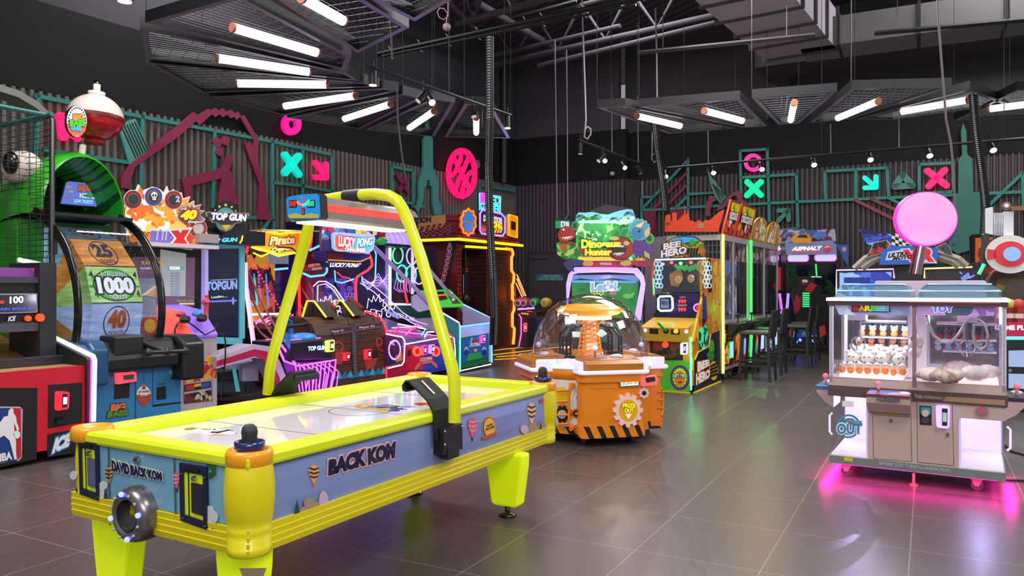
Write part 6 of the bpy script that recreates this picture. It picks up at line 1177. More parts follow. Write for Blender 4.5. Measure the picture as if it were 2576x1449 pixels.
    b = thing('wrecking_ball','black round weight hanging on a rod in the brick booth doorway','hanging ball',Fr(*fr.w((F(1181,750)[0],.1,0))[:2],61.6));c = F(1181,753);m = M();m.ball((0,0,c[2]),.105,mt('1a1818',.45),20,14);m.build('ball',b);m = M();m.tube([(0,0,c[2] + .1),(0,0,F(1181,640)[2] + .25)],.028,mt('101010',.5),8);m.build('rod',b)
    # badges
    Q = PY(fr,-.12);m = M();o = [];n = 20
    for k in range(n): a = 2 * pi * k / n;r = 1 if k % 2 else .85;o.append((1172 + 20 * r * cos(a),559 + 34 * r * sin(a)))
    m.plate(Q,o,mt('c03818',.4,0,.3),.05,0);m.line(Q,o,.02,mt('ff6a28',.4,0,2),.06,closed=True);m.disc(Q,(1171,559),13,25,mt('2878c8',.4,0,.5),.03,.05);m.stroke(Q,[(1160,557),(1183,562)],.03,mt('b8a880',.4),.003,.082);m.build('planet_badge',R)
    m = M();o = [(1201,538),(1207,528),(1255,538),(1264,548),(1264,585),(1258,594),(1206,588),(1201,580)];m.plate(Q,o,mt('302c50',.4),.05,0);m.line(Q,o,.022,mt('8a70ff',.4,0,2),.06,closed=True);m.plate(Q,[(1207,536),(1256,544),(1257,586),(1208,582)],art(['383040','605848','282830','88803a'],7,.2,8),.004,.05)
    m.text('DEMOLITION',Q,[(1210,556),(1256,562),(1256,549),(1210,542)],mt('d8d0e8',.4,0,.7),.06,.06,0,BLK,.05);m.text('KING',Q,[(1232,572),(1256,575),(1256,562),(1232,559)],mt('f8c828',.4,0,.9),.062,.07,0,BLK,.06);m.plate(Q,[(1216,568),(1226,569),(1226,584),(1216,583)],mt('ff3020',.4,0,1),.01,.055)
    for k in range(4): m.plate(Q,[(1230 + k * 7,586),(1234 + k * 7,586),(1238 + k * 7,574),(1234 + k * 7,574)],mt('f0c020',.4,0,.5),.004,.056)
    m.build('name_badge',R)
    m = M();m.plate(Q,[(1274,540),(1295,546),(1295,598),(1274,592)],mt('d89018',.4,0,.6),.06,0);m.line(Q,[(1274,540),(1295,546),(1295,598),(1274,592)],.02,mt('ff8820',.4,0,1.8),.06,closed=True);m.plate(Q,[(1279,556),(1291,559),(1291,580),(1279,577)],mt('401c10',.4),.003,.061);m.build('ticket_badge',R)
    n_ = PY(fr,-.0);m = M();NC = mt('50d8f0',.4,0,1.7);
    m.line(n_,[(1204,487),(1257,495),(1256,536),(1205,532)],.016,NC,.02,closed=True);m.line(n_,[(1204,512),(1257,517)],.012,NC,.02);m.text('SPEED',n_,[(1207,510),(1254,514),(1254,496),(1207,490)],NC,.03,.03);m.text('HAMMER',n_,[(1207,533),(1254,535),(1254,518),(1207,514)],NC,.03,.03);m.plate(n_,[(1204,484),(1219,486),(1219,510),(1204,510)],mt('c838e0',.4,0,1.3),.01,.04)
    m.build('neon_letters',R);light('POINT','letter_glow',R,(x1 + .6,.6,2.6),16,'4090ff')
    light('POINT','edge_glow',R,(x1 + .25,-.2,1.2),10,'ff7020',.2);light('POINT','badge_glow',R,(1.2,-.5,2.55),6,'ff6040',.2);light('POINT','side_glow',R,(-.6,.3,1.8),9,'ff3848',.3)
    # yellow floor strips in front
    m = M()
    for a,b in (((1240,882),(1420,862)),((1240,893),(1440,870)),((1250,898),(1500,880)),((1245,905),(1400,895))):
        A,B = floor_at(*a),floor_at(*b);d = norm((B[0] - A[0],B[1] - A[1],0));t = (-d[1] * .03,d[0] * .03,0);m.ext([vadd((*A,.001),t),vadd((*B,.001),t),vadd((*B,.001),t,-1),vadd((*A,.001),t,-1)],(0,0,.006),mt('ffb828',.4,0,.9))
    m.build('floor_light_strip',label='yellow glowing strips on the floor before the brick booth',cat='floor light')
booth()
def pods():
    fr = Fr(.15,14.6,-20);R = thing('pod_game','small game with red, green and yellow round pods right of the brick booth','arcade machine',fr)
    F = PY(fr,0);m = M();pts = [(1303,785),(1350,785),(1350,874),(1303,874)];m.ext([F(*p) for p in pts],(0,.6,0),mt('4a2420',.5));m.ext([F(*p) for p in [(1326,800),(1400,792),(1400,870),(1326,872)]],(0,.5,0),mt('2c3244',.5));m.build('cabinet',R)
    m = M();m.line(F,[(1303,778),(1345,775)],.02,VIO,.02);m.line(F,[(1306,790),(1312,800),(1312,840),(1306,872)],.012,PNKN,.02);m.line(F,[(1312,788),(1330,790)],.012,ORN,.02);m.build('neon_tube',R);reader(R,F,[(1318,835),(1326,834),(1326,812),(1318,813)],'ff5050')
    for x_,c_ in ((1308,'b02038'),(1322,'b02850'),(1326,'203890'),(1346,'18803c'),(1374,'d8a820')):
        P = PY(fr,.1 if x_ > 1322 else 0);c = P(x_,762);m = M();m.lathe([(0,-.12),(.07,-.12),(.10,-.06),(.10,.06),(.07,.12),(0,.12)],mt(c_,.35),(c[0],c[1],c[2]),16,'y');m.lathe([(.045,-.13),(.06,-.135),(.06,-.12)],mt('f0e8f0',.4),(c[0],c[1],c[2]),14,'y');m.build('pod',R)
    m = M()
    for a,b in (((1300,690),(1323,745)),((1300,700),(1318,745)),((1298,712),(1314,748))): m.line(F,[a,b],.012,mt('ff8850',.4,0,1.8),0)
    m.build('light_rod',R)
pods()
# ================================================================== middle of the hall
ORP = mt('ee8a14',.35,coat=.3);ORD = mt('c8700f',.4);WGL = mt('e8e4f4',.35,0,.4,'e0d8ff')
def gear(P,c,rx,ry,n,m,mat,hole,hm,th=.02,lift=.0):
    o = []
    for k in range(n):
        for d,r in ((-.32,.82),(-.2,1),(.2,1),(.32,.82)): a = 2 * pi * (k + d) / n;o.append((c[0] + rx * r * cos(a),c[1] + ry * r * sin(a)))
    m.plate(P,o,mat,th,lift);m.disc(P,c,rx * hole,ry * hole,hm,.003,lift + th)
def candy():
    fr = Fr(.72,7.12,14);R = thing('excavator_game','orange round prize digger game under a clear dome, with black and orange striped skirt','arcade machine',fr)
    m = M();m.lathe([(.5,.09),(.54,.1),(.54,.56),(.56,.58),(.56,.64),(.52,.65),(0,.65)],ORP,n=32);m.build('core',R)
    for k in range(4):
        fk = Fr(*fr.w((0,0,0))[:2],14 + 90 * k);st = bpy.data.objects.new('player_station',None);C.objects.link(st);st.parent = R;st.rotation_euler = (0,0,radians(90 * k));st.empty_display_size = .1
        def rr(w,y0,y1,r=.07): 
            pts = [(-w,y1),(-w,y0 + r)] + [(-w + r - r * cos(t),y0 + r - r * sin(t)) for t in [pi / 2 * i / 5 for i in range(1,5)]] + [(-w + r,y0),(w - r,y0)] + [(w - r + r * sin(t),y0 + r - r * cos(t)) for t in [pi / 2 * i / 5 for i in range(1,5)]] + [(w,y0 + r),(w,y1)]
            return pts
        m = M();m.ext([(x,y,.09) for x,y in rr(.29,-.60,0)],(0,0,.50),ORP);m.ext([(x,y,.545) for x,y in rr(.3,-.62,0)],(0,0,.07),ORP);m.build('station_body',st)
        m = M();o_ = [(x,y) for x,y in rr(.302,-.612,0)]
        m.ext([(x,y,.075) for x,y in o_],(0,0,.10),stripes('ee8a14','241c18',3.1,(0,25,0),width=.62));m.build('striped_skirt',st)
        m = M();m.ext([(x,y,.612) for x,y in rr(.32,-.65,-.2,.05)],(0,0,.035),WGL);m.box((-.32,-.60,.62),(-.27,-.15,.72),WGL);m.box((.27,-.60,.62),(.32,-.15,.72),WGL);m.build('light_surround',st,bev=.012)
        m = M();m.prof([(-.63,.645),(-.63,.70),(-.58,.73),(-.33,.75),(-.33,.645)],-.255,.255,mt('b8741c',.35));m.prof([(-.632,.644),(-.632,.648),(-.3,.66),(-.3,.65)],-.26,.26,BLK)
        m.face([(-.24,-.575,.733),(.24,-.575,.733),(.24,-.34,.752),(-.24,-.34,.752)],art(['b8741c','8a5018','6a4870','c8a070','8a5018'],9,.1,11));dk = m.build('control_deck',st)
        m = M();m.tube([(-.12,-.46,.74),(-.12,-.46,.80)],.008,CHR,6);m.ball((-.12,-.46,.82),.024,mt('d8c8e8',.15,0,.35),12,8);m.build('joystick',dk)
        m = M();m.ball((.08,-.46,.748),(.06,.045,.022),mt('e8e0e4',.3),14,8);m.build('push_button',dk)
        for sx in (-.22,.22): m = M();m.cyl((sx - .015,-.45,.04),(sx + .015,-.45,.04),.04,mt('48444a',.5),n=14);m.box((sx - .02,-.48,.05),(sx + .02,-.42,.1),STL);m.build('caster',st)
        if k == 0:
            F = PY(fr,-.60);m = M();gear(F,(1577,1031),37,43,12,m,mt('efc8c4',.35,0,.12),.64,mt('e8a818',.35,0,.1),.03);m.text('PRIZE',F,[(1562,1023),(1593,1023),(1593,1014),(1562,1014)],mt('f8e820',.4,0,.4),.038,.06,0,mt('4a4010',.4),.05);m.text('OUT',F,[(1567,1036),(1588,1035),(1588,1026),(1567,1026)],mt('f8e820',.4,0,.4),.038,.06,0,mt('4a4010',.4),.05)
            m.plate(F,[(1569,1040),(1585,1039),(1577,1052)],mt('fff0e8',.4,0,.3),.003,.035);m.build('prize_out_gear',R);m = M();gear(F,(1618,988),13.5,14,8,m,mt('efc8c4',.35),.4,BLK,.02);m.build('small_gear',R)
            m = M();m.plate(F,[(1556,954),(1608,950),(1608,971),(1557,974)],mt('9a8878',.3,.5),.012,0);m.plate(F,[(1560,957),(1604,953),(1604,968),(1561,971)],mt('fff8e8',.4,0,.9),.003,.012);m.text('EXCAVATOR',F,[(1563,968),(1601,965),(1601,957),(1563,960)],mt('807868',.4),.018,.03);m.build('name_plate',R)
            m = M();m.plate(F,[(1611,948),(1645,943),(1650,952),(1648,966),(1612,970),(1609,958)],mt('ff6a70',.35,0,.5),.04,0);m.plate(F,[(1618,949),(1641,946),(1643,957),(1621,961)],mt('383038',.3),.012,.04);m.build('card_reader',R,label='glowing red card reader')
            m = M();m.line(F,[(1487,978),(1650,975)],.002,ORD,.001);m.build('panel_seam',R)
    # side panels with artwork and ladder between the stations
    for k in (-1,1):
        fk = Fr(*fr.w((0,0,0))[:2],14 + 45 * k);m = M();a = radians(45 * k);c,s_ = cos(a),sin(a)
        def L2(x,y,z): return (x * c - y * s_,x * s_ + y * c,z)
        m.add([L2(-.24,-.545,.13),L2(.24,-.545,.13),L2(.24,-.545,.55),L2(-.24,-.545,.55)],[[0,1,2,3]],mt('dcdad8' if k < 0 else 'ee8a14',.35));m.add([L2(-.26,-.547,.085),L2(.26,-.547,.085),L2(.26,-.547,.15),L2(-.26,-.547,.15)],[[0,1,2,3]],stripes('ee8a14','241c18',3.1,(0,25,0),width=.62));m.build('side_panel',R)
        LP = lambda px,py,lift=0,Q=PY(fk,-.555): fr.l(fk.w(Q(px,py,lift)))
        if k < 0:
            Q = Pl(fr,fr.l(fk.w((0,-.547,0))),tuple(fr.ld((sin(fk.yaw),-cos(fk.yaw),0))))
            m = M();gear(Q,(1415,1042),22,22,10,m,BLK,.5,mt('c8c0b8',.4),.003,.003);m.disc(Q,(1415,1042),26,25,mt('e88018',.4),.002,.001);gear(Q,(1451,1040),9,9,9,m,BLK,.4,mt('e88018',.4),.003,.004);m.disc(Q,(1451,1040),12.5,12.5,mt('e07018',.4),.002,.001)
            m.plate(Q,[(1461,1037),(1474,1036),(1474,1047),(1461,1047)],mt('e07018',.4),.003,.001);m.plate(Q,[(1456,1006),(1463,1006),(1459,1030),(1453,1030)],mt('e07018',.4),.003,.001);m.plate(Q,[(1450,996),(1470,997),(1472,1006),(1468,1004),(1462,1008),(1452,1008)],mt('8a8c90',.4),.004,.001)
            m.plate(Q,[(1398,975),(1420,974),(1430,990),(1428,1012),(1398,1016)],mt('e8c018',.4),.002,.0005);m.plate(Q,[(1458,1067),(1471,1067),(1471,1076),(1458,1076)],mt('d8d070',.4),.002,.001);m.disc(Q,(1462,1073),3,3,mt('2858c0',.4),.001,.003)
            m.build('side_artwork',R)
            m = M();m.line(Q,[(1443,969),(1442,980),(1438,990),(1438,1060),(1443,1074)],.012,ORP,.05)
            for y_ in (981,1008,1042,1065): m.line(Q,[(1404,y_ + 1),(1438,y_ - 1)],.011,ORP,.05)
            for q in ((1443,969),(1443,1075)): m.disc(Q,q,5,7,ORP,.05,0)
            m.build('ladder_pipe',R)
        else:
            Q = Pl(fr,fr.l(fk.w((0,-.547,0))),tuple(fr.ld((sin(fk.yaw),-cos(fk.yaw),0))));m = M();m.line(Q,[(1650,975),(1654,985),(1654,1030),(1650,1045)],.012,ORP,.05)
            for y_ in (985,1005,1025): m.line(Q,[(1643,y_),(1654,y_)],.01,ORP,.05)
            m.build('ladder_pipe',R)
    m = M();m.lathe([(.55,.648),(.56,.655),(.55,.665),(.0,.66)],mt('bff0e8',.3,0,.5),n=40);m.lathe([(.56,.645),(.575,.65),(.56,.66)],mt('a0c8ff',.3,0,1.4),n=40);m.build('playfield',R)
    # stones and small prizes on the playfield are things of their own
    m = M();G = glass('fbfcff',.035,0.);m.lathe([(.53,.66),(.535,.72),(.53,.8),(.51,.9),(.465,1.02),(.39,1.13),(.29,1.21),(.17,1.265),(.08,1.285),(0,1.29)],G,n=48);m.build('dome',R)
    m = M();n_ = 12;CR = mt('ffac30',.35,0,.5)
    m.lathe([(0,1.19),(.20,1.19),(.27,1.17),(.31,1.145),(.315,1.14),(.31,1.135),(.26,1.10),(.19,1.085),(0,1.085)],CR,n=24);m.build('crown',R)
    m = M();m.lathe([(.18,1.085),(.2,1.075),(.2,1.055),(.17,1.05),(0,1.05)],mt('fff6ea',.35,0,.8),n=28);m.build('crown_light',R)
    m = M()
    for sx,sy in ((1,1),(1,-1),(-1,1),(-1,-1)): m.tube([(sx * .085,sy * .085,.70),(sx * .05,sy * .05,1.05)],.009,ORP,5)
    for i in range(8):
        z = .72 + i * .04;w = .085 - i * .0042;w2 = w - .0042;
        for a in range(4):
            p = [(w,w),(-w,w),(-w,-w),(w,-w)];q = [(w2,w2),(-w2,w2),(-w2,-w2),(w2,-w2)];m.tube([(*p[a],z),(*q[(a + 1) % 4],z + .04)],.006,ORP,4);m.tube([(*p[a],z),(*p[(a + 1) % 4],z)],.005,ORP,4)
    for a in range(4): t = pi / 2 * a + .78;m.tube([(.04 * cos(t),.04 * sin(t),.97),(.14 * cos(t),.14 * sin(t),1.05)],.008,ORP,5)
    m.box((-.05,-.05,.68),(.05,.05,1.05),mt('f0c8a8',.4,0,.25));m.lathe([(0,.66),(.13,.66),(.12,.70),(0,.71)],ORP,n=8);m.build('lattice_tower',R)
    for k in range(4):
        a = radians(90 * k + 45 + 80);u = (cos(a),sin(a));d = .33;m = M();K_ = mt('18171a',.4,.3);b = (d * u[0],d * u[1]);v = (-u[1],u[0])
        m.box((b[0] - .05,b[1] - .05,.66),(b[0] + .05,b[1] + .05,.74),K_)
        for o in (-.022,.022): m.tube([(b[0] + v[0] * o,b[1] + v[1] * o,.7),(b[0] + v[0] * o,b[1] + v[1] * o,.9)],.010,K_,4);m.tube([(b[0] + v[0] * o,b[1] + v[1] * o,.9),(b[0] - u[0] * .07 + v[0] * o,b[1] - u[1] * .07 + v[1] * o,.985)],.011,K_,4)
        m.tube([(b[0],b[1],.9),(b[0] - u[0] * .08,b[1] - u[1] * .08,.98),(b[0] - u[0] * .2,b[1] - u[1] * .2,1.0)],.012,K_,5);m.ball((b[0] - u[0] * .12,b[1] - u[1] * .12,1.01),(.035,.03,.022),mt('8a8890',.3,.5),8,6);m.tube([(b[0],b[1],.88),(b[0] - u[0] * .04,b[1] - u[1] * .04,.93)],.005,mt('d03030',.4),4)
        for z in (.74,.78,.82,.86): m.tube([(b[0] - v[0] * .022,b[1] - v[1] * .022,z),(b[0] + v[0] * .022,b[1] + v[1] * .022,z + .03)],.005,K_,4)
        m.build('digger_arm',R)
    light('POINT','crown_lamp',R,(0.2,-.2,1.0),3.0,'fff4ff',.06);light('POINT','crown_lamp',R,(-.2,.2,1.0),2.0,'fff4ff',.06)
    rn = random.Random(3);first = None
    for k in range(26):
        a = rn.random() * 6.28;r = .14 + .33 * sqrt(rn.random());s = rn.uniform(.014,.03);kind = k % 3
        m = M();m.ball((0,0,s * .6),(s * 1.2,s,s * .6),mt(['ece4e8','d8c8b8','e0a8b0'][kind],.4),10,6,.06,rn);p = fr.w((r * cos(a),r * sin(a),0));m.build(['white_pebble','tan_pebble','pink_pebble'][kind],fr=Fr(p[0],p[1],rn.random() * 360,.661),label=['rounded white stone under the clear dome','rounded tan stone under the clear dome','rounded pale pink stone under the clear dome'][kind],cat='stone',group=['white','tan','pink'][kind] + ' stones on the digger game playfield')
candy()
def dino():
    fr = Fr(1.02,12.4,-8);R = thing('dinosaur_game','dinosaur shooting game with a jungle picture topper and a violet lit screen frame','arcade machine',fr)
    F = PY(fr,0);m = M();q = [(1426,760),(1430,700),(1450,680),(1600,680),(1618,700),(1618,900),(1430,900)];m.ext([F(*p) for p in [(1440,690),(1612,690),(1612,905),(1440,905)]],(0,.9,0),mt('1c2428',.4));m.build('cabinet',R)
    m = M();m.plate(F,[(1438,692),(1608,692),(1600,800),(1440,800)],mottled('1a6a2c','2f8a3a',3,.3,3,.35),.01,.01);m.plate(F,[(1438,692),(1608,692),(1607,707),(1438,706)],mt('6a8ab0',.3,0,.4),.004,.02);m.plate(F,[(1440,706),(1600,708),(1600,712),(1440,711)],mt('4aa0e0',.3,0,.5),.003,.024);m.plate(F,[(1440,705),(1460,700),(1500,705),(1540,699),(1590,706)],mt('1a3a24',.4,0,.1),.003,.022)
    m.text('Let\'s!',F,[(1489,731),(1550,729),(1550,709),(1489,711)],mt('7088e8',.4,0,.8),.03,.06,0,mt('e0e8ff',.4,0,.6),.07);m.text('GOGO!',F,[(1487,742),(1519,742),(1519,732),(1487,732)],mt('a8c828',.4,0,.7),.03,.04,.2,mt('203810',.4),.05)
    for (x,y,rx,ry,c_) in ((1580,745,14,6,'58b048'),(1552,729,9,5,'50b878'),(1542,738,10,5,'9a6858'),(1465,728,7,4,'186a28')): m.disc(F,(x,y),rx,ry,mt(c_,.4,0,.4),.003,.026,14);m.disc(F,(x + rx * .9,y - ry),rx * .35,ry * .5,mt(c_,.4,0,.4),.003,.028,10)
    m.build('screen',R)
    m = M()
    for k in range(5):
        o = k * 2.2;m.line(F,[(1427 - o * .2 + k * .5,762 + k * 2),(1426 + o,715),(1432 + o,690 - 0),(1446 + o,674 + o * 1.3),(1530,672 + o * 1.3),(1604 - o,676 + o * 1.2),(1618 - o * .9,694 + o),(1622 - o,715),(1610 - o * 1.6,806)],.013,mt('a890ff',.4,0,1.5),.02 + k * .012)
    m.build('light_frame',R)
    m = M();m.plate(F,[(1462,657),(1600,657),(1590,673),(1466,672)],mt('a81838',.4),.1,.02);
    for x_ in (1479,1574): m.disc(F,(x_,663),14,8,mt('c8a868',.4),.01,.12);m.disc(F,(x_,663),11,6,mt('b88a48',.4,0,.2),.01,.13)
    m.text('WWW.UNICO.COM',F,[(1510,667),(1538,667),(1538,661),(1510,661)],mt('e8d0d8',.4),.125,.02);m.build('speaker_bar',R)
    T = PY(fr,-.12);m = M();JG = art(['1f8a3c','2fae48','58c060','146a34','3a9a50','9ad070','1a7a48','c8e8b0'],7,.3,2,None,.35,.8)
    o = [(1448,550),(1450,541),(1456,534),(1470,535),(1490,533),(1510,538),(1530,540),(1548,533),(1562,529),(1580,526),(1592,528),(1597,545),(1600,552),(1604,656),(1450,656)]
    m.plate(T,o,mt('78b8e0',.4,0,.3),.02,-.02);m.plate(T,[(1448,556),(1470,541),(1508,548),(1512,556),(1530,562),(1560,548),(1594,545),(1603,656),(1450,656)],JG,.004,.0);m.plate(T,[(1455,555),(1595,551),(1596,562),(1455,562)],mt('b0e0e8',.4,0,.35),.003,.004);m.plate(T,[(1455,646),(1560,646),(1560,656),(1455,656)],mt('e0c040',.4,0,.6),.003,.004)
    for (x,y) in ((1460,546),(1502,545),(1545,552),(1582,538),(1572,570)):
        for k in range(7): a = pi + pi * k / 6;m.plate(T,[(x,y),(x + 11 * cos(a) - 2,y + 9 * sin(a) + 3),(x + 13 * cos(a),y + 10 * sin(a) + 5),(x + 9 * cos(a) + 2,y + 8 * sin(a) + 1)],mt('0f4a28',.4),.002,.006)
    m.build('jungle_picture',R)
    m = M();m.text('Dinosaur',T,[(1464,624),(1560,620),(1560,606),(1464,604)],mt('b8f030',.4,0,.9),.04,.06,0,mt('183810',.4),.08);m.text('Hunter',T,[(1473,642),(1537,642),(1537,627),(1473,628)],mt('ffd028',.4,0,.9),.045,.06,0,mt('981818',.4),.09);m.disc(T,(1464,632),6,6,mt('b82020',.4),.003,.045);m.build('title',R)
    def zig(P,m,c,rx,ry,a0,a1,mat,n=10,lift=.03,s=.6):
        pts = []
        for k in range(n * 2 + 1): a = a0 + (a1 - a0) * k / (2 * n);r = 1 if k % 2 == 0 else s;pts.append((c[0] + rx * r * cos(a),c[1] + ry * r * sin(a)))
        m.plate(P,pts,mat,.003,lift)
    rd = mt('9a2420',.4,0,.1);m = M();m.disc(T,(1560,625),34,30,mt('5a1410',.4),.01,.02);m.disc(T,(1563,625),30,26,rd,.003,.03);m.disc(T,(1556,628),20,18,mt('3a0c0c',.4),.003,.034);zig(T,m,(1556,628),20,18,-2.6,-.4,mt('f0e8c8',.4),6,.038,.55);zig(T,m,(1556,630),20,17,.4,2.6,mt('f0e8c8',.4),6,.038,.55);m.disc(T,(1576,612),8,6,mt('c8a868',.4),.003,.036);m.disc(T,(1583,606),3,2.5,BLK,.003,.04);m.disc(T,(1545,600),13,5,mt('c8b070',.4),.003,.036);m.build('dinosaur_cutout',R,label='large red open mouthed dinosaur head')
    m = M();m.plate(T,[(1403,590),(1412,572),(1424,568),(1440,574),(1450,592),(1444,600),(1428,606),(1452,612),(1440,618),(1410,614)],mt('b02820',.4),.02,.0);zig(T,m,(1425,592),22,14,.1,2.6,mt('f0e8c8',.4),6,.022,.5);m.disc(T,(1418,578),3,3,WHT,.003,.024,10);m.build('dinosaur_cutout',R,label='red dinosaur head on the left')
    m = M();m.plate(T,[(1400,612),(1418,606),(1452,612),(1460,640),(1446,656),(1420,652),(1402,640)],art(['2a8a3a','58b84a','a8c050','1f6a30'],12,.15,5),.02,0);m.disc(T,(1418,622),9,9,mt('c85030',.4),.004,.02);m.disc(T,(1446,568),10,12,mt('3a8a50',.4),.01,.0);m.disc(T,(1446,568),5,7,mt('1a4a30',.4),.003,.01);m.build('jungle_cutout',R)
    m = M();m.disc(T,(1610,580),26,26,mt('4a9ab0',.4),.02,0);zig(T,m,(1608,578),30,30,3.0,6.6,mt('68b0c0',.4),9,.01,.85);m.disc(T,(1604,585),15,15,mt('3a7a98',.4),.003,.022);m.plate(T,[(1598,570),(1602,566),(1622,556),(1612,574)],mt('e0c890',.4),.004,.024);m.plate(T,[(1620,585),(1634,568),(1634,590),(1624,600)],mt('d0b080',.4),.004,.024);m.disc(T,(1608,582),3,3,BLK,.003,.026,10);m.build('dinosaur_cutout',R,label='blue horned dinosaur head on the right')
    m = M();m.plate(T,[(1594,602),(1618,606),(1640,622),(1648,640),(1630,636),(1632,655),(1612,645),(1600,652),(1592,630)],mt('5a3080',.4),.02,0);m.plate(T,[(1620,630),(1634,640),(1634,652),(1622,645)],mt('a8b840',.4),.004,.02);m.disc(T,(1634,600),12,14,mt('48a048',.4),.01,-.01);m.disc(T,(1634,600),6,7,mt('205028',.4),.003,.0);m.build('dinosaur_cutout',R,label='violet winged dinosaur')
    m = M();m.plate(T,[(1588,662),(1606,652),(1626,652),(1640,664),(1626,672),(1600,670)],mt('a02848',.4),.02,0);zig(T,m,(1610,656),18,12,pi,2 * pi,mt('d8b030',.4),5,.022,.5);m.build('dinosaur_cutout',R,label='red spiky dinosaur at the lower right')
    m = M();m.plate(T,[(1416,662),(1436,650),(1470,655),(1462,668),(1440,670),(1446,684),(1428,680)],mt('3a3468',.4),.02,0);m.build('dinosaur_cutout',R,label='dark blue dinosaur at the lower left')
    m = M();B = PY(fr,.55);m.ext([B(*p) for p in [(1484,530),(1524,514),(1590,525),(1608,560),(1600,660),(1480,660)]],(0,.4,0),mt('3e3a3a',.6));m.build('picture_back_box',R)
    m = M();m.ext([B(*p) for p in [(1622,600),(1700,590),(1700,900),(1622,900)]],(0,.6,0),mt('6a6268',.5));m.build('side_body',R)
    light('POINT','frame_glow',R,(.5,-.5,1.5),7,'a890ff',.2);light('POINT','topper_glow',R,(.45,-.55,2.5),5,'a0ffb0',.2)
dino()
def bee():
    fr = Fr(2.26,9.77,-30);R = thing('bee_game','yellow and green bee themed ticket game with honeycomb side and a lettered oval topper','arcade machine',fr)
    F = PY(fr,0);S = PX(fr,0);xl = F(1672,900)[0] - .12;yd = S(1808,900)[1];YBE = mt('d8a818',.4,coat=.2);DKV = mt('1a1838',.4)
    zc = F(1690,858)[2];zp = F(1700,824)[2];xl = F(1618,850)[0]
    m = M();m.box((xl,0,.1),(0,.5,zc),mottled('e89028','d07818',3,.4,2));m.box((xl,.4,.1),(0,yd,1.0),DKV);m.plate(F,[(1640,985),(1735,985),(1735,910),(1680,895),(1640,905)],mt('48b030',.4,0,.12),.003,.001)
    m.disc(F,(1711,950),25,32,mt('c82830',.4),.003,.004);m.disc(F,(1711,950),23,30,mt('2838a8',.4),.003,.007);m.disc(F,(1711,950),20,26,mt('48a850',.4),.003,.01)
    o = [];
    for k in range(28): a = 2 * pi * k / 28;r = 1 if k % 2 else .82;o.append((1711 + 17.5 * r * cos(a),950 + 25 * r * sin(a)))
    m.plate(F,o,mt('f0d820',.4,0,.2),.003,.013);m.disc(F,(1711,952),13.5,20,mt('e8902c',.4),.003,.016)
    for dx in (-7,7): m.disc(F,(1711 + dx,945),6.5,7,BLK,.003,.019);m.disc(F,(1711 + dx,945),5,5.5,WHT,.003,.022);m.disc(F,(1711 + dx * .8,946),2,2.5,BLK,.003,.025,10)
    m.disc(F,(1712,961),5,2.5,mt('a03028',.4),.003,.019,12)
    m.plate(F,[(1636,850),(1718,850),(1718,906),(1636,906)],mt('3a1814',.4),.01,.001);m.plate(F,[(1641,855),(1712,855),(1712,900),(1641,900)],art(['4a3018','283818','5a4828','1c2a18','803828'],9,.15,2),.004,.011);m.disc(F,(1675,867),8,8,mt('ff4030',.4,0,1.5),.006,.015);m.plate(F,[(1645,858),(1668,857),(1666,869),(1645,870)],mt('b83820',.4),.004,.015)
    m.build('cabinet',R);reader(R,F,[(1713,892),(1730,891),(1731,861),(1713,862)],'c8c8ff',.003,'a8a8d0')
    m = M();m.line(F,[(1737,848),(1739,980)],.012,mt('70ffb0',.4,0,1.8),.005);m.line(F,[(1737,930),(1739,982)],.010,mt('60e8ff',.4,0,1.6),.012);m.plate(F,[(1640,980),(1737,986),(1737,990),(1640,985)],mt('e0c020',.4),.02,0);m.build('light_edge',R)
    # console box
    m = M();m.prof([(-.12,zc),(-.12,zp),(.45,zp + .12),(.45,zc)],xl,0,mt('c8a020',.35,coat=.2));m.build('console',R);Q = PY(fr,-.12);m = M()
    m.plate(Q,[(1634,826),(1656,827),(1656,841),(1634,839)],BLK,.003,.001);m.plate(Q,[(1688,828),(1710,829),(1710,842),(1688,841)],BLK,.003,.001);m.disc(Q,(1701,833),6,6,mt('ffa820',.4,0,1.2),.01,.004);m.disc(Q,(1623,831),5,5,mt('d8c8ff',.4,0,.8),.006,.001);m.disc(Q,(1727,834),5,5,mt('d8c8ff',.4,0,.8),.006,.001);m.build('console_buttons',R)
    m = M();a = Q(1676,833);b = PY(fr,-.18)(1660,812);m.tube([a,(b[0],-.25,b[2])],.016,mt('38a030',.35),8);m.disc(Q,(1676,833),7,6,BLK,.01,.001);m.build('lever',R)
    # back board and screen
    B = PY(fr,.45);m = M();m.plate(B,[(1650,812),(1652,740),(1776,738),(1780,800),(1770,822)],art(['1c1840','281c50','141034','383070'],7,.08,6),.02,0);
    ring = [(1656,746),(1693,744),(1695,780),(1658,782)];m.line(B,[(1658,752),(1662,746),(1688,745),(1693,750),(1694,775),(1690,781),(1664,782),(1658,777)],.016,mt('b8ffd0',.4,0,1.4),.03,closed=True);m.plate(B,[(1664,752),(1684,752),(1684,775),(1664,775)],mt('7080a8',.4,0,.25),.003,.02);m.text('PRIZES OUT',B,[(1666,766),(1682,766),(1682,758),(1666,758)],BLK,.026,.02)
    m.line(B,[(1660,815),(1662,796),(1668,792),(1692,793),(1696,800),(1698,818)],.014,mt('90f0c0',.4,0,1.1),.03)
    for y_ in (758,778): m.text('999',B,[(1708,y_ + 5),(1727,y_ + 5),(1727,y_ - 4),(1708,y_ - 4)],mt('ff3038',.4,0,1.6),.026,.05)
    m.text('CITY',B,[(1711,750),(1726,750),(1726,746),(1711,746)],mt('c8a878',.4,0,.3),.026,.02);m.text('CREDIT',B,[(1706,770),(1730,770),(1730,766),(1706,766)],mt('c8b8a8',.4,0,.3),.026,.02);m.text('200',B,[(1708,801),(1727,801),(1727,794),(1708,794)],mt('c83848',.4,0,.7),.026,.04)
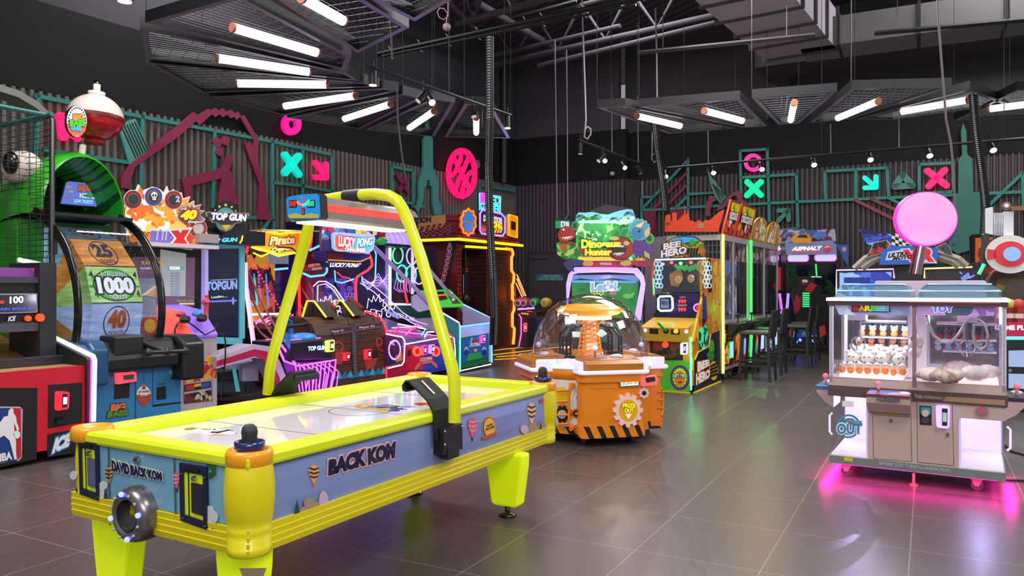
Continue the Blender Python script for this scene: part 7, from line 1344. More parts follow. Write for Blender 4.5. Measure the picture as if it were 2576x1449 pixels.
    m.disc(B,(1757,774),11,11,mt('e080e0',.4,0,1.3),.02,.02);m.disc(B,(1757,774),7,7,mt('3a1850',.4),.004,.04);m.disc(B,(1757,774),4,5,mt('e02828',.4,0,.8),.01,.044);m.line(B,[(1757 + 10 * cos(t),799 + 7 * sin(t)) for t in [j * pi / 6 for j in range(12)]],.012,mt('c878d8',.4,0,.9),.03,closed=True);m.build('play_board',R)
    m = M();gp = [(1650,735),(1650,655),(1775,650),(1778,735)];m.plate(B,gp,art(['141020','1c1830','0f0e1c','3a2818'],4,.04,4),.01,-.25);m.plate(B,[(1672,690),(1700,672),(1708,700),(1695,722),(1676,718)],mt('a87028',.5,0,.15),.01,-.2)
    for q in ((1696,703),(1728,700),(1768,700),(1752,665)): m.disc(B,q,9,11,mt('c8a058',.4,0,.15),.02,-.2,14);m.disc(B,(q[0],q[1] - 3),4,4,WHT,.004,-.175,10);m.disc(B,(q[0],q[1] - 3),1.6,2,BLK,.004,-.17,8)
    for k in range(14): m.disc(B,(1690 + k * 4.4,668 + (k * 37 % 11)),5,5,mt('38a040',.4,0,.5),.01,-.18,8)
    for q,c_ in (((1684,660),'ff5048'),((1707,662),'70ff98'),((1733,660),'ff5048'),((1662,664),'ff70a0')): m.disc(B,q,4,4,mt(c_,.4,0,3),.02,-.1,12)
    m.build('picture_board',R);m = M();m.plate(B,gp,glass('ffffff',.05),.006,.02);m.build('clear_window',R)
    m = M();m.line(B,[(1650,654),(1776,650)],.012,mt('c8d8ff',.4,0,1.5),.03)
    for ox,s in ((1650,1),(1772,1)):
        for r in range(6):
            for c_ in range(2): cx_ = ox + 2 + c_ * 9 + (r % 2) * 4;cy__ = 664 + r * 11;m.line(B,[(cx_ + 4.6 * cos(t),cy__ + 6 * sin(t)) for t in [j * pi / 3 for j in range(6)]],.005,mt('90c8ff',.4,0,1.4),.035,closed=True,n=4)
    m.build('honeycomb_light',R)
    m = M();m.tube([B(1645,745,.01),B(1642,690,.01),B(1648,655,.01)],.02,mt('e07018',.4),8);m.tube([B(1781,690,.01),B(1776,745,.01)],.02,mt('e07018',.4),8);m.line(B,[(1648,740),(1646,700)],.01,GRNN,.04);m.build('side_trim',R)
    m = M();sp = [(0,.1),(0,zc),(.42,1.2),(.38,1.55),(.5,B(1700,648)[2]),(yd,B(1700,648)[2]),(yd,.1)];m.ext([(0.002,y,z) for y,z in sp],(.03,0,0),art(['e0a020','d89018','f0b838','c88018'],4,0,1,'b87018',ev=.05));m.plate(S,[(1740,985),(1740,910),(1765,850),(1780,842),(1804,830),(1808,960)],DKV,.003,.034)
    m.plate(S,[(1752,830),(1774,815),(1772,870),(1752,885)],art(['0c4a38','40e0b0','0a2a28','30c890'],16,.5,3),.003,.036);m.line(S,[(1740,905),(1748,886),(1775,872),(1780,840)],.012,mt('c8a028',.4),.04)
    m.text('BEE',S,[(1748,934),(1776,918),(1776,905),(1748,912)],mt('f8ece0',.4,0,.15),.04,.06,0,mt('e07818',.4),.07);m.text('HERO',S,[(1744,966),(1777,948),(1777,930),(1744,942)],mt('f8ece0',.4,0,.15),.04,.06,0,mt('e07818',.4),.07)
    m.disc(S,(1788,932),11,24,mt('e8c818',.4),.004,.038)
    for k in range(4): m.stroke(S,[(1779,922 + k * 8),(1797,913 + k * 9)],.035,BLK,.002,.043)
    m.disc(S,(1782,872),7,18,mt('58b030',.4),.004,.04);m.disc(S,(1780,895),9,12,mt('38902c',.4),.004,.04);m.line(S,[(1740,988),(1806,960)],.02,mt('e0c020',.4),.03);m.build('side_panel',R)
    T = PY(fr,.2);m = M();o = [(1672 + 0,640),(1664,628),(1666,615),(1690,600),(1720,593),(1750,595),(1772,610),(1780,630),(1778,645),(1740,648),(1690,650)];m.plate(T,o,mt('204a20',.4),.03,0);m.plate(T,[(1722 + (x - 1722) * .95,624 + (y - 624) * .92) for x,y in o],art(['c89818','58902c','2a5a24','e8c030','c85828','38882c'],8,.15,9,'142010'),.003,.03);m.plate(T,[(1690,604),(1720,596),(1748,598),(1762,606),(1720,612),(1692,614)],mt('38a0e0',.4,0,.3),.003,.034)
    m.text('BEE',T,[(1674,628),(1717,620),(1715,607),(1672,614)],mt('e8d8cc',.3,0,.2),.06,.05,.1,mt('20282a',.4),.08);m.text('HERO',T,[(1668,648),(1731,636),(1729,621),(1666,632)],mt('e8d8cc',.3,0,.2),.06,.05,.1,mt('20506a',.4),.09);m.disc(T,(1746,632),18,10,mt('e0b818',.4),.004,.036)
    for k in range(4): m.stroke(T,[(1736 + k * 7,626),(1733 + k * 7,640)],.03,BLK,.002,.041)
    m.disc(T,(1744,610),8,7,mt('50b038',.4),.006,.036);m.disc(T,(1768,632),7,8,mt('d86830',.4),.006,.036);m.build('topper',R)
    for c_ in ((xl + .1,.1),(-.08,.08),(-.08,yd - .1)): m = M();m.cyl((c_[0],c_[1],0),(c_[0],c_[1],.015),.045,STL,n=16);m.cyl((c_[0],c_[1],.015),(c_[0],c_[1],.1),.012,STL,n=8);m.build('foot',R)
    light('POINT','board_glow',R,(-.3,-.25,1.5),4,'c0d0ff',.1);light('POINT','edge_glow',R,(.1,-.15,.5),1.5,'60ff90',.05)
bee()
CR = Fr(3.0,11.0,-30.7)
def claws():
    S = PX(CR,0);E = PY(CR,0);yl = S(1957,750)[1];xw = E(1680,700)[0];zt = E(1800,590)[2];FR_ = mt('b8b0ac',.4,.2);zb = .18;zm = S(1812,812)[2]
    n = 4;ys = [0,S(1846,700)[1],S(1887,700)[1],S(1924,700)[1],yl]
    for k in range(4):
        y0,y1 = ys[k] + .01,ys[k + 1] - .01;o = CR.w((0,y0,0));f = Fr(o[0],o[1],-30.7);w = y1 - y0;d = -xw * .98
        R = thing('claw_cabinet',['claw cabinet nearest the bee game, first of the row, yellow lit corner post','second claw cabinet of the row, left of the green light post','third claw cabinet of the row, right of the green light post','farthest claw cabinet of the row beside the racing game'][k],'claw machine',f,'row of glass claw cabinets')
        m = M();m.box((-d,0,zb),(0,w,zm - .02),[mt('6a3018',.5),mt('6a3018',.5),mt('284a58',.5),mt('2a3a60',.5)][k]);Sf = PX(f,0)
        m.add([(0.002,.04,zb + .05),(0.002,w - .04,zb + .05),(0.002,w - .04,zm - .12),(0.002,.04,zm - .12)],[[0,1,2,3]],art(['b85820','401810','e08830','702018','201010','d8a060'] if k < 2 else ['2858a0','c8486a','38a0b0','e0b040','203060','c0c8d8'],6,.45,k,'140c0a'));m.build('lower_cabinet',R)  # emission in the lower artwork only lifts its brightness
        m = M();t = .035
        for (x,y) in ((0,0),(0,w),(-d,0),(-d,w)): m.box((x - t,y - (t / 2 if y else 0),zb),(x,y + t / 2,zt),FR_)
        for z in (zt - .08,zm - .03,zb - .03): m.box((-d,0,z),(.004,w,z + (.08 if z > 2 else .05)),FR_) if z != zm - .03 else m.box((-.03,0,z),(.004,w,z + .05),FR_)
        m.build('frame',R)
        m = M();m.add([(-.01,.02,zm),(-.01,w - .02,zm),(-.01,w - .02,zt - .08),(-.01,.02,zt - .08)],[[0,1,2,3]],glass('eef2ff',.10,0));m.build('glass_front',R)
        if k == 0: m = M();m.add([(-d,.01,zm),(-.03,.01,zm),(-.03,.01,zt - .08),(-d,.01,zt - .08)],[[0,1,2,3]],mt('15131a',.3));
        if k == 0:
            for j in range(12): m.box((-d + .03 + j * d / 13,.004,zm),(-d + .045 + j * d / 13,.008,zt - .1),mt('5a565c',.4));m.box((-d,.004,zm + j * .1),(-.03,.008,zm + j * .1 + .012),mt('5a565c',.4))
            m.build('grille_end',R)
        m = M();m.box((-d + .02,.02,zm),(-d + .04,w,zt - .1),art(['584e68','8a7a98','3c3650','b0a4c0','6a6078','d0c8e0','7888c8'],3.5,.8,k + 3));m.box((-d,.02,zm - .02),(-.02,w - .02,zm),mt('b8a8c0',.4));m.build('back_panel',R)  # glowing pale cells stand in for reflections and brightness behind the glass
        m = M();m.add([(-.02,.08,zt - .36),(-.02,w - .08,zt - .36),(-.02,w - .08,zt - .12),(-.02,.08,zt - .12)],[[0,1,2,3]],art(['6a4a48','a08878','4a3038','c8b0a0'],10,.4,k + 1));m.build('header_card',R)
        m = M();m.tube([(-d / 2,.05,zt - .14),(-d / 2,w - .05,zt - .14)],.015,CHR,6);m.tube([(-d * .4,w / 2,zt - .14),(-d * .4,w / 2,zt - .55)],.008,CHR,5)
        for a in range(3): t_ = 2 * pi * a / 3;m.tube([(-d * .4,w / 2,zt - .55),(-d * .4 + .08 * cos(t_),w / 2 + .08 * sin(t_),zt - .62),(-d * .4 + .05 * cos(t_),w / 2 + .05 * sin(t_),zt - .72)],.007,CHR,5)
        m.build('claw',R)
        # ball-shaped black console
        m = M();m.prof if 0 else None;q = [(0,zm - .02),(.24,zm + .0),(.22,zm - .05),(.08,zm - .22),(0,zm - .24)];m.ext([(x,w * .3,z) for x,z in q],(0,w * .42,0),mt('1a191b',.4));m.build('control_shelf',R,bev=.03,seg=3)
        m = M();m.tube([(.14,w * .5,zm - .01),(.14,w * .5,zm + .09)],.01,BLK,6);m.ball((.14,w * .5,zm + .1),.025,BLKG,10,8);m.build('joystick',R)
        m = M();m.add([(.02,w * .62,zm - .52),(.02,w * .85,zm - .52),(.02,w * .85,zm - .32),(.02,w * .62,zm - .32)],[[0,1,2,3]],mt('b8c8ff',.4,0,1.0));m.box((0,w * .6,zm - .54),(.018,w * .87,zm - .3),mt(['50ff90','7aa0ff','c0d0ff','70ffb0'][k],.4,0,.8));m.build('card_reader',R)
        for y in (.12,w - .12): m = M();m.cyl((-.12,y,.05),(-.08,y,.05),.05,mt('8a868c',.4),n=14);m.box((-.13,y - .04,.06),(-.07,y + .04,.16),STL);m.build('caster',R)
        # topper boards, leaning outward
        T = PY(f,0);m = M();TB = Pl(f,(-.0,0,zt),(1,0,0));hh = .52 if k < 2 else .42
        prof = [(.02,0),(w - .02,0),(w + .02,hh),(.06,hh)] if k < 2 else [(.02,0),(w - .02,0)] + [(w / 2 + (w / 2 - .04) * cos(a),hh * .55 + hh * .45 * sin(a)) for a in [pi * j / 10 for j in range(11)]]
        m.ext([(.0 + z * .12,y + z * .35,zt + z) for y,z in prof],(-.03,0,0),mt('c8401c' if k < 2 else 'c8922c',.4));pr2 = [(w / 2 + (y - w / 2) * .84,hh / 2 + (z - hh / 2) * .88) for y,z in prof]
        m.face([(.003 + z * .12,y + z * .35,zt + z) for y,z in pr2],art(['e0a020','c83020','f0e8e0','402058','e86828','2a1a28'] if k < 2 else ['e0c078','70b8b0','f0e8d0','c87848','e8d8a0'],7,.2,k,'20141a'))
        nn = (1,0,0);
        if k < 2: 
            def tp(y,z): return (.01 + z * .12,y + z * .35,zt + z)
            m.text3('WILLY WONKA',[tp(w * .12,.36),tp(w * .88,.36),tp(w * .88,.48),tp(w * .12,.48)],mt('f8e820',.4,0,.2),nn,.004,.05,.1,mt('301010',.4),.07);m.text3('CHOCOLATE',[tp(w * .15,.24),tp(w * .85,.24),tp(w * .85,.34),tp(w * .15,.34)],mt('f8f0f0',.4,0,.2),nn,.004,.05,.1,mt('401018',.4),.07)
        m.build('topper',R)
    # light posts between cabinets belong to the cabinets' ends
    for y,c_,lab in ((-.02,'f0ee70','tall yellow glowing corner post of the claw cabinet row'),(ys[2],'48ff60','tall green glowing post in the middle of the claw cabinet row')):
        p = CR.w((0,y,0));M().box((.004,-.03,.12),(.03,.03,zt),mt(c_,.4,0,1.3)).build('light_post',fr=Fr(p[0],p[1],-30.7),label=lab,cat='light')
    light('POINT','post_glow',None,CR.w((.25,ys[2],1.0)),4,'50ff60',.1)
    # skyline sign on the end
    m = M();E2 = PY(CR,-.01);sk = [(1674,583),(1674,556),(1676,542),(1680,540),(1686,540),(1688,556),(1692,556),(1692,535),(1702,535),(1703,552),(1707,556),(1709,548),(1712,556),(1714,545),(1718,545),(1718,540),(1722,540),(1723,520),(1726,545),(1731,533),(1736,556),(1742,555),(1750,560),(1760,553),(1768,560),(1775,553),(1785,555),(1800,542),(1815,530),(1823,527),(1807,583)]
    m.plate(E2,sk,mt('d8451c',.4),.02,0);
    for k in range(3): m.plate(E2,[(1677 + k * 4,560),(1679 + k * 4,560),(1679 + k * 4,566),(1677 + k * 4,566)],BLK,.002,.021)
    for k in range(6): m.plate(E2,[(1758 + (k % 3) * 5,563 + (k // 3) * 6),(1761 + (k % 3) * 5,563 + (k // 3) * 6),(1761 + (k % 3) * 5,567 + (k // 3) * 6),(1758 + (k % 3) * 5,567 + (k // 3) * 6)],mt('8ab0a0',.4),.002,.021)
    m.build('skyline_sign',fr=CR,label='orange skyline cut-out sign standing on the end of the claw cabinet row',cat='sign')
claws()
def stools():
    SM = mt('2b2a29',.55);SE = mt('4a4a48',.5)
    p0 = None
    for i,(x,y,lab) in enumerate(((3.56,11.18,'black bar stool nearest the viewer beside the claw cabinets'),(4.02,12.05,'second black bar stool, just behind the nearest one'),(4.82,13.05,'third black bar stool from the front by the claw cabinets'),(5.3,13.95,'farthest black bar stool by the claw cabinets'))):
        if i == 0:
            R = thing('bar_stool',lab,'bar stool',Fr(x,y,-30.7),'black bar stools by the claw cabinets')
            m = M();m.box((-.21,-.2,.665),(.2,.2,.715),SE);m.build('seat',R,bev=.015);m = M();m.prof([(0,0),(0,0)],0,0,SM) if 0 else None
            m.ext([(.18,-.2,.62),(.22,-.2,.62),(.27,-.2,1.02),(.235,-.2,1.02)],(0,.4,0),SM);m.build('backrest',R,bev=.01)
            for sx in (-1,1):
                for sy in (-1,1): m = M();a = (sx * .18,sy * .17);b = (sx * .215,sy * .195);t = .018;m.add([(a[0] - t,a[1] - t,.67),(a[0] + t,a[1] - t,.67),(a[0] + t,a[1] + t,.67),(a[0] - t,a[1] + t,.67),(b[0] - t,b[1] - t,0),(b[0] + t,b[1] - t,0),(b[0] + t,b[1] + t,0),(b[0] - t,b[1] + t,0)],[[0,1,2,3],[7,6,5,4],[0,4,5,1],[1,5,6,2],[2,6,7,3],[3,7,4,0]],SM);m.build('leg',R)
            for z in (.22,.3): 
                for a,b in (((-.2,-.19),(.2,-.19)),((-.2,.19),(.2,.19))): M().box((a[0],a[1] - .01,z - .015),(b[0],b[1] + .01,z + .015),SM).build('footrest_bar',R)
            for x_ in (-.2,.2): M().box((x_ - .01,-.19,.24),(x_ + .01,.19,.27),SM).build('footrest_bar',R)
            p0 = R
        else: c = copy_tree(p0);c.location = (x,y,0);c['label'] = lab
stools()
# ================================================================== right side of the hall
def asphalt():
    for px0,lab,full in ((1978,'car racing game with a yellow car topper and a red and black seat',1),(1905,'second car racing game, mostly hidden behind the claw cabinets',0)):
        o = PY(W0,16.2)(px0,722);fr = Fr(o[0],16.2 + (.9 if not full else 0),-10);R = thing('racing_game',lab,'racing game',fr,'car racing games by the right wall');F = PY(fr,0);dx = 0 if full else -75
        A = lambda q: [(x + dx,y) for x,y in q]
        m = M();m.ext([F(*p) for p in A([(1978,610),(2108,606),(2108,850),(1978,850)])],(0,.7,0),mt('17161a',.4));m.build('cabinet',R)
        m = M();m.plate(F,A([(1975,612),(2102,604),(2104,640),(1978,642)]),mt('70789a',.4,0,.45),.05,0);m.plate(F,A([(1976,592),(2000,580),(2060,578),(2100,576),(2103,606),(2060,604),(2045,598),(1975,612)]),art(['606a88','8890a8','4858a0','703048','a8a8b8'],5,.2,6),.01,.0)
        m.plate(F,A([(1992,596),(2005,590),(2030,590),(2040,600),(2038,612),(1995,612),(1990,604)]),mt('c88a18',.3,0,.4),.03,.05);m.plate(F,A([(2002,598),(2010,591),(2026,591),(2031,599)]),mt('283040',.3),.01,.081);m.plate(F,A([(2040,598),(2052,584),(2074,583),(2080,596),(2060,600)]),mt('5070b8',.3,0,.3),.02,.02)
        m.text('ASPHALT',F,A([(1991,631),(2064,629),(2066,620),(1993,622)]),mt('f0f0ff',.4,0,.9),.07,.05,.2);m.text('LEGENDS ARCADE',F,A([(1991,637),(2060,635),(2060,630),(1991,632)]),mt('e03050',.4,0,.6),.07,.02);m.plate(F,A([(2070,617),(2088,616),(2088,630),(2080,637),(2071,631)]),mt('c02050',.4,0,.6),.01,.06);m.text('9',F,A([(2074,631),(2085,630),(2085,619),(2074,620)]),WHT,.08,.08)
        for q in ([(1981,645),(1986,641),(2029,640),(2033,645),(2033,654),(2028,658),(1984,658),(1981,654)],[(2049,644),(2054,640),(2098,639),(2103,643),(2103,652),(2098,657),(2053,657),(2049,653)]): m.plate(F,A(q),mt('c8c8e8',.4,0,.7),.02,.01);m.line(F,A(q),.012,mt('d060e0',.4,0,1),.03,closed=True)
        m.build('topper',R);m = M();m.plate(F,A([(1984,667),(2102,665),(2104,738),(1985,740)]),art(['141818','1c2420','0e1214','1e3a24','241c30'],3,.15,3,None,.1),.01,.0)
        m.plate(F,A([(2050,664),(2054,664),(2056,694),(2052,694)]),mt('30e060',.4,0,1),.004,.01);m.text('INSERT CREDITS',F,A([(2040,698),(2066,698),(2066,695),(2040,695)]),WHN,.015);m.build('screen',R)
        if not full: m = M();m.plate(F,A([(2030,672),(2048,672),(2048,730),(2030,730)]),mt('c02838',.3,0,.4),.01,.02);m.build('red_screen_area',R);continue
        S = PY(fr,-.8);m = M();SB = mt('131216',.35);m.ext([S(*p) for p in [(2002,722),(2008,700),(2014,695),(2040,695),(2050,715),(2065,718),(2068,728),(2050,760),(2060,800),(2050,850),(2005,850),(1998,760),(1990,735),(1990,720)]],(0,.12,0),SB);m.plate(S,[(2000,760),(2040,710),(2056,716),(2002,790)],mt('b8182c',.35),.004,.002);m.plate(S,[(2000,745),(2008,738),(2004,785),(1998,770)],mt('b8182c',.35),.004,.005)
        m.plate(S,[(2014,703),(2034,703),(2034,714),(2024,720),(2015,714)],mt('702028',.4),.004,.002);m.text('9',S,[(2019,714),(2030,714),(2030,704),(2019,704)],WHT,.01,.06);m.build('seat',R)
        m = M();m.plate(S,[(2013,740),(2018,732),(2034,732),(2039,740),(2041,774),(2014,774)],mt('20301f',.4),.03,.01);
        for k in range(7): m.stroke(S,[(2019,738 + k * 5.4),(2034,738 + k * 5.4)],.022,mt('30ff70',.4,0,2),.004,.04)
        m.build('green_light_panel',R)
        m = M();m.ext([S(*p) for p in [(1988,822),(2075,818),(2072,862),(1985,866)]],(0,.8,0),mt('24222a',.4));m.plate(S,[(1994,830),(2060,826),(2058,846),(1993,850)],art(['2a4a88','1c2440','88a8d8'],12,.2,2),.01,.0);m.plate(S,[(2060,822),(2074,818),(2077,840),(2062,850)],mt('c83840',.4),.03,.0);m.plate(S,[(1983,830),(1994,828),(1993,848),(1984,846)],mt('c83840',.4),.03,.0)
        for q in ((2002,860),(2012,855),(2048,859),(2040,856)): m.disc(S,q,4,4,mt('5068ff',.4,0,4),.01,.03,10)
        m.build('seat_base',R)
        Q = PY(fr,-.3);m = M();m.line(Q,[(1961,738),(1964,760),(1967,790)],.03,mt('c060ff',.4,0,1.2));m.line(Q,[(1983,738),(1981,765),(1978,790)],.03,mt('a880ff',.4,0,1.2));m.build('violet_light_bar',R)
asphalt()
def vr():
    fr = Fr(5.2,12.2,-30);R = thing('motorbike_game','blue motorbike racing game with arched white track pieces, chequered flag and two screens','racing game',fr);F = PY(fr,0)
    m = M();m.ext([F(*p) for p in [(2112,672),(2470,660),(2470,830),(2112,830)]],(0,.8,0),mt('16161c',.4));m.build('cabinet',R)
    m = M();m.plate(F,[(2105,679),(2254,676),(2254,760),(2105,760)],mt('1a1c28',.3),.04,0);m.plate(F,[(2113,686),(2243,684),(2243,760),(2113,760)],art(['2838a0','4868d0','202868','88a8e8','3048b8'],4,.5,5),.005,.04);m.plate(F,[(2124,698),(2190,698),(2190,712),(2124,712)],mt('1c2c88',.4,0,.4),.003,.045);m.text('WORLD CHAMPION',F,[(2130,696),(2171,696),(2171,693),(2130,693)],mt('90c850',.4,0,.7),.05);m.line(F,[(2105,740),(2105,680),(2248,677),(2250,700)],.012,mt('d8b0ff',.4,0,1.3),.05);m.build('screen',R)
    m = M();m.plate(F,[(2322,676),(2460,672),(2460,760),(2322,760)],mt('14151e',.3),.04,0);m.line(F,[(2326,700),(2326,676),(2446,672)],.014,mt('e8d880',.4,0,1.2),.05);
    for k in range(9): m.line(F,[(2414 + k * 4,684 + k * 31 % 17),(2420 + k * 4,690 + k * 17 % 19)],.012,mt('6a80e8',.4,0,.9),.05)
    m.build('screen',R)
    m = M();W_ = mt('a8a298',.4)
    for s,q in ((1,[(2150,676),(2178,650),(2216,636)]),(1,[(2170,676),(2196,656),(2222,646)]),(-1,[(2432,670),(2412,652),(2358,634)]),(-1,[(2412,672),(2398,660),(2358,646)])): M().line(F,q,.05,W_,.06,n=4).build('track_piece',R)
    T = PY(fr,-.1);m = M();m.plate(T,[(2161,578),(2170,575),(2245,590),(2246,620),(2200,622),(2180,612)],art(['18184a','3048b0','58a0e8','282878','4a70d8'],5,.4,8,None,.3,.5,stretch=(1,1,3)),.01,-.02);m.build('blue_streak_board',R);m = M();m.plate(T,[(2380,600),(2404,570),(2406,580),(2390,612)],mt('283068',.4,0,.2),.01,-.02);m.build('blue_streak_board',R)
    m = M();CK = 0
    for i in range(6):
        for j in range(5): m.plate(T,[(2243 + i * 9,584 + j * 8 + i * 3),(2252 + i * 9,587 + j * 8 + i * 3),(2252 + i * 9,595 + j * 8 + i * 3),(2243 + i * 9,592 + j * 8 + i * 3)],WHT if (i + j) % 2 else BLK,.006,.0)
    m.build('chequered_flag',R)
    for q,c_,lab in (([(2175,650),(2186,636),(2196,612),(2204,608),(2232,604),(2243,615),(2230,630),(2210,640)],'c02828','red motorbike cut-out'),([(2352,622),(2378,610),(2392,625),(2397,645),(2380,640)],'384858','dark motorbike cut-out')):
        m = M();m.plate(T,q,W_,.01,.01);c = (sum(p[0] for p in q) / len(q),sum(p[1] for p in q) / len(q));m.plate(T,[(c[0] + (x - c[0]) * .85,c[1] + (y - c[1]) * .85) for x,y in q],art([c_,'181418','384040',c_],12,.1,4),.004,.02);m.disc(T,(c[0] + 18,c[1] - 14),5,5,mt('183028',.3),.02,.02,12);m.build('motorbike_cutout',R,label=lab)
    m = M();m.plate(T,[(2214,666),(2216,640),(2224,627),(2234,626),(2240,620),(2300,618),(2340,622),(2358,626),(2360,640),(2356,664)],mt('1f58b0',.4,0,.35),.04,.02);m.plate(T,[(2228,655),(2234,634),(2272,628),(2296,636),(2290,654)],mt('b8b8c8',.4,0,.3),.003,.061)
    m.text('ULTRA',T,[(2235,649),(2286,642),(2284,633),(2237,638)],BLK,.066,.05,.25);m.text('MOTO',T,[(2246,655),(2296,650),(2294,642),(2248,647)],BLK,.068,.05,.25);m.text('VR',T,[(2284,656),(2344,656),(2342,627),(2278,631)],mt('c82038',.4,0,.4),.063,.08,.1,WHT,.07);m.build('sign',R)
    m = M();f = PY(fr,.3);m.plate(f,[(2098,608),(2135,608),(2135,612),(2098,612)],BLK,.04,0);m.plate(f,[(2102,612),(2134,612),(2136,640),(2132,668)],mt('2050a0',.5),.01,0);m.disc(f,(2124,627),6,6,mt('c88878',.5),.004,.01,12);m.build('pennant',R)
    # board in the dark frame right of it
    m = M();P = PY(W0,11.6);m.plate(P,[(2440,640),(2438,596),(2444,590),(2490,588),(2490,690),(2440,690)],BLK,.06,0);m.plate(P,[(2447,599),(2490,597),(2490,690),(2447,690)],art(['b84818','d87828','8a2820','c86030'],5,.25,7),.01,.06);m.build('picture_frame',R,label='black framed orange picture') if 0 else m.build('picture_board',label='black framed orange picture standing right of the motorbike game',cat='picture')
vr()
def barbie():
    fr = Fr(2.265,5.50,-31);R = thing('twin_claw_machine','white twin claw machine with clear upper windows on casters, lit pink underneath','claw machine',fr)
    F = PY(fr,0);CRM = mt('c4aaa4',.4);W = F(2531,1212)[0];z0 = F(2087,1163)[2];zs = F(2087,1144)[2];zd = F(2095,984)[2];zt = F(2083,755)[2];D = .75;xm = F(2300,1100)[0];PL = PX(fr,0,-1)
    m = M();m.box((0,-.01,z0),(W,D,zs),mt('74807c',.4));m.plate(F,[(2124,1149),(2146,1152),(2146,1161),(2124,1158)],mt('d8c020',.5),.002,.011)
    m.text('BARBIE TOY TONG LI ANIMATION',F,[(2213,1168),(2389,1187),(2389,1179),(2213,1160)],mt('a8b4b0',.4),.014,.03);m.build('base_skirt',R)
    xa,xb,xc = F(2183,1050)[0],F(2294,1050)[0],F(2412,1080)[0]
    m = M();m.box((xa,0,zs),(xc,D,zd),CRM);m.box((0,D - .02,zs),(W,D,zd),mt('d8d0e8',.5));m.box((xc,0,F(2450,1054)[2]),(W,.02,zd),CRM);m.build('cabinet',R)
    for q,k in (([(2195,1042),(2292,1049),(2294,1161),(2197,1154)],(2242,1057)),([(2306,1008),(2396,1013),(2400,1172),(2308,1163)],(2384,1092))):
        m = M();m.plate(F,q,mt('3a3034',.5),.002,.0);c = (sum(a[0] for a in q) / 4,sum(a[1] for a in q) / 4);m.plate(F,[(c[0] + (x - c[0]) * .975,c[1] + (y - c[1]) * .985) for x,y in q],mt('bfa59f',.4),.004,.0);d = m.build('door',R);m = M();m.disc(F,k,5,5,CHR,.012,.004,16);m.disc(F,k,1.5,2,BLK,.002,.017,8);m.build('lock',d)
    m = M();m.plate(F,[(2313,1020),(2343,1022),(2344,1070),(2314,1068)],mt('201c24',.4),.002,.004);m.plate(F,[(2316,1023),(2341,1025),(2341,1042),(2316,1040)],mt('38b0a8',.4),.002,.006);m.disc(F,(2328,1039),9,9,mt('e8d0c8',.4),.002,.008);m.disc(F,(2328,1056),11,9,mt('48444c',.4),.002,.008);m.build('sticker',R);m = M();m.disc(F,(2470,1036),21,19,mt('d8888c',.4),.002,.001);m.disc(F,(2470,1036),16,14,mt('78808c',.4),.002,.003);m.disc(F,(2469,1034),10,9,mt('c8606c',.4),.002,.005);m.build('sticker',R);m = M();m.plate(F,[(2226,1038),(2259,1041),(2259,1046),(2226,1043)],mt('c8b030',.4),.002,.001);m.build('sticker',R)
    reader(R,F,[(2356,1074),(2388,1077),(2390,1020),(2354,1018)],'b8a0ff',.006,'88a8a0',1.3)
    # lit prize boxes
    for x0,x1,q in ((.01,xa,0),(xc,W - .01,1)):
        m = M();LB = mt('e8e4f4',.4,0,.4,'c4bcff');m.box((x0,D - .05,zs),(x1,D - .03,zd),LB);m.box((x0,0,zs),(x1,D,zs + .01),mt('e8e4f0',.4));m.box((xa - .012 if not q else xc,.01,zs),(xa if not q else xc + .012,D,zd),LB);m.disc(F,(2455 if q else 2140,1146 if q else 1143),1,1,WHT,.001,-.1);m.build('prize_box',R)  # side and back panels emit to make the boxes look brighter
        m = M();m.add([(x0,.003,zs),(x1,.003,zs),(x1,.003,zd - .03 if not q else F(2450,1054)[2]),(x0,.003,zd - .03 if not q else F(2450,1054)[2])],[[0,1,2,3]],glass('f4f2ff',.05,0));g = m.build('clear_door',R)
        light('POINT','box_lamp',R,((x0 + x1) / 2,.35,zd - .08),6,'cfc4ff')
    m = M();ring_sign(m,F,(2135,1072),30,30,5,mt('4a90b0',.4),.002,.004);m.disc(F,(2137,1073),22,22,mt('4a8ab0',.4),.002,.004);m.text('OUT',F,[(2107,1090),(2168,1090),(2168,1066),(2107,1066)],mt('4a90b8',.4),.008,.05,0,mt('f0ecff',.4,0,.3),.06);m.text('PRIZE',F,[(2135,1066),(2168,1067),(2168,1059),(2135,1058)],mt('5088b0',.4),.009,.04,0,WHT,.05);m.build('prize_out_print',R)
    m = M();m.plate(F,[(2119,1008),(2148,1009),(2148,1023),(2119,1022)],WHT,.006,.006);m.build('hinge',R)
    # middle band and consoles
    m = M();zb = F(2090,984)[2];zc = F(2100,962)[2];m.box((-.01,-.012,zb - .03),(W + .01,D,zc - .02),mt('5a4848',.4));m.box((0,0,zc - .02),(W,D,zc + .04),CRM);m.plate(F,[(2300,990),(2380,997),(2370,1008),(2300,1003)],mt('5c5450',.4),.004,.014);m.plate(F,[(2380,997),(2528,1006),(2528,1020),(2370,1008)],mt('a88468',.4),.003,.014);m.text('TongLi ANIMATION',F,[(2301,1001),(2370,1005),(2370,999),(2301,991)],mt('b89880',.4),.02,.04);m.build('middle_band',R)
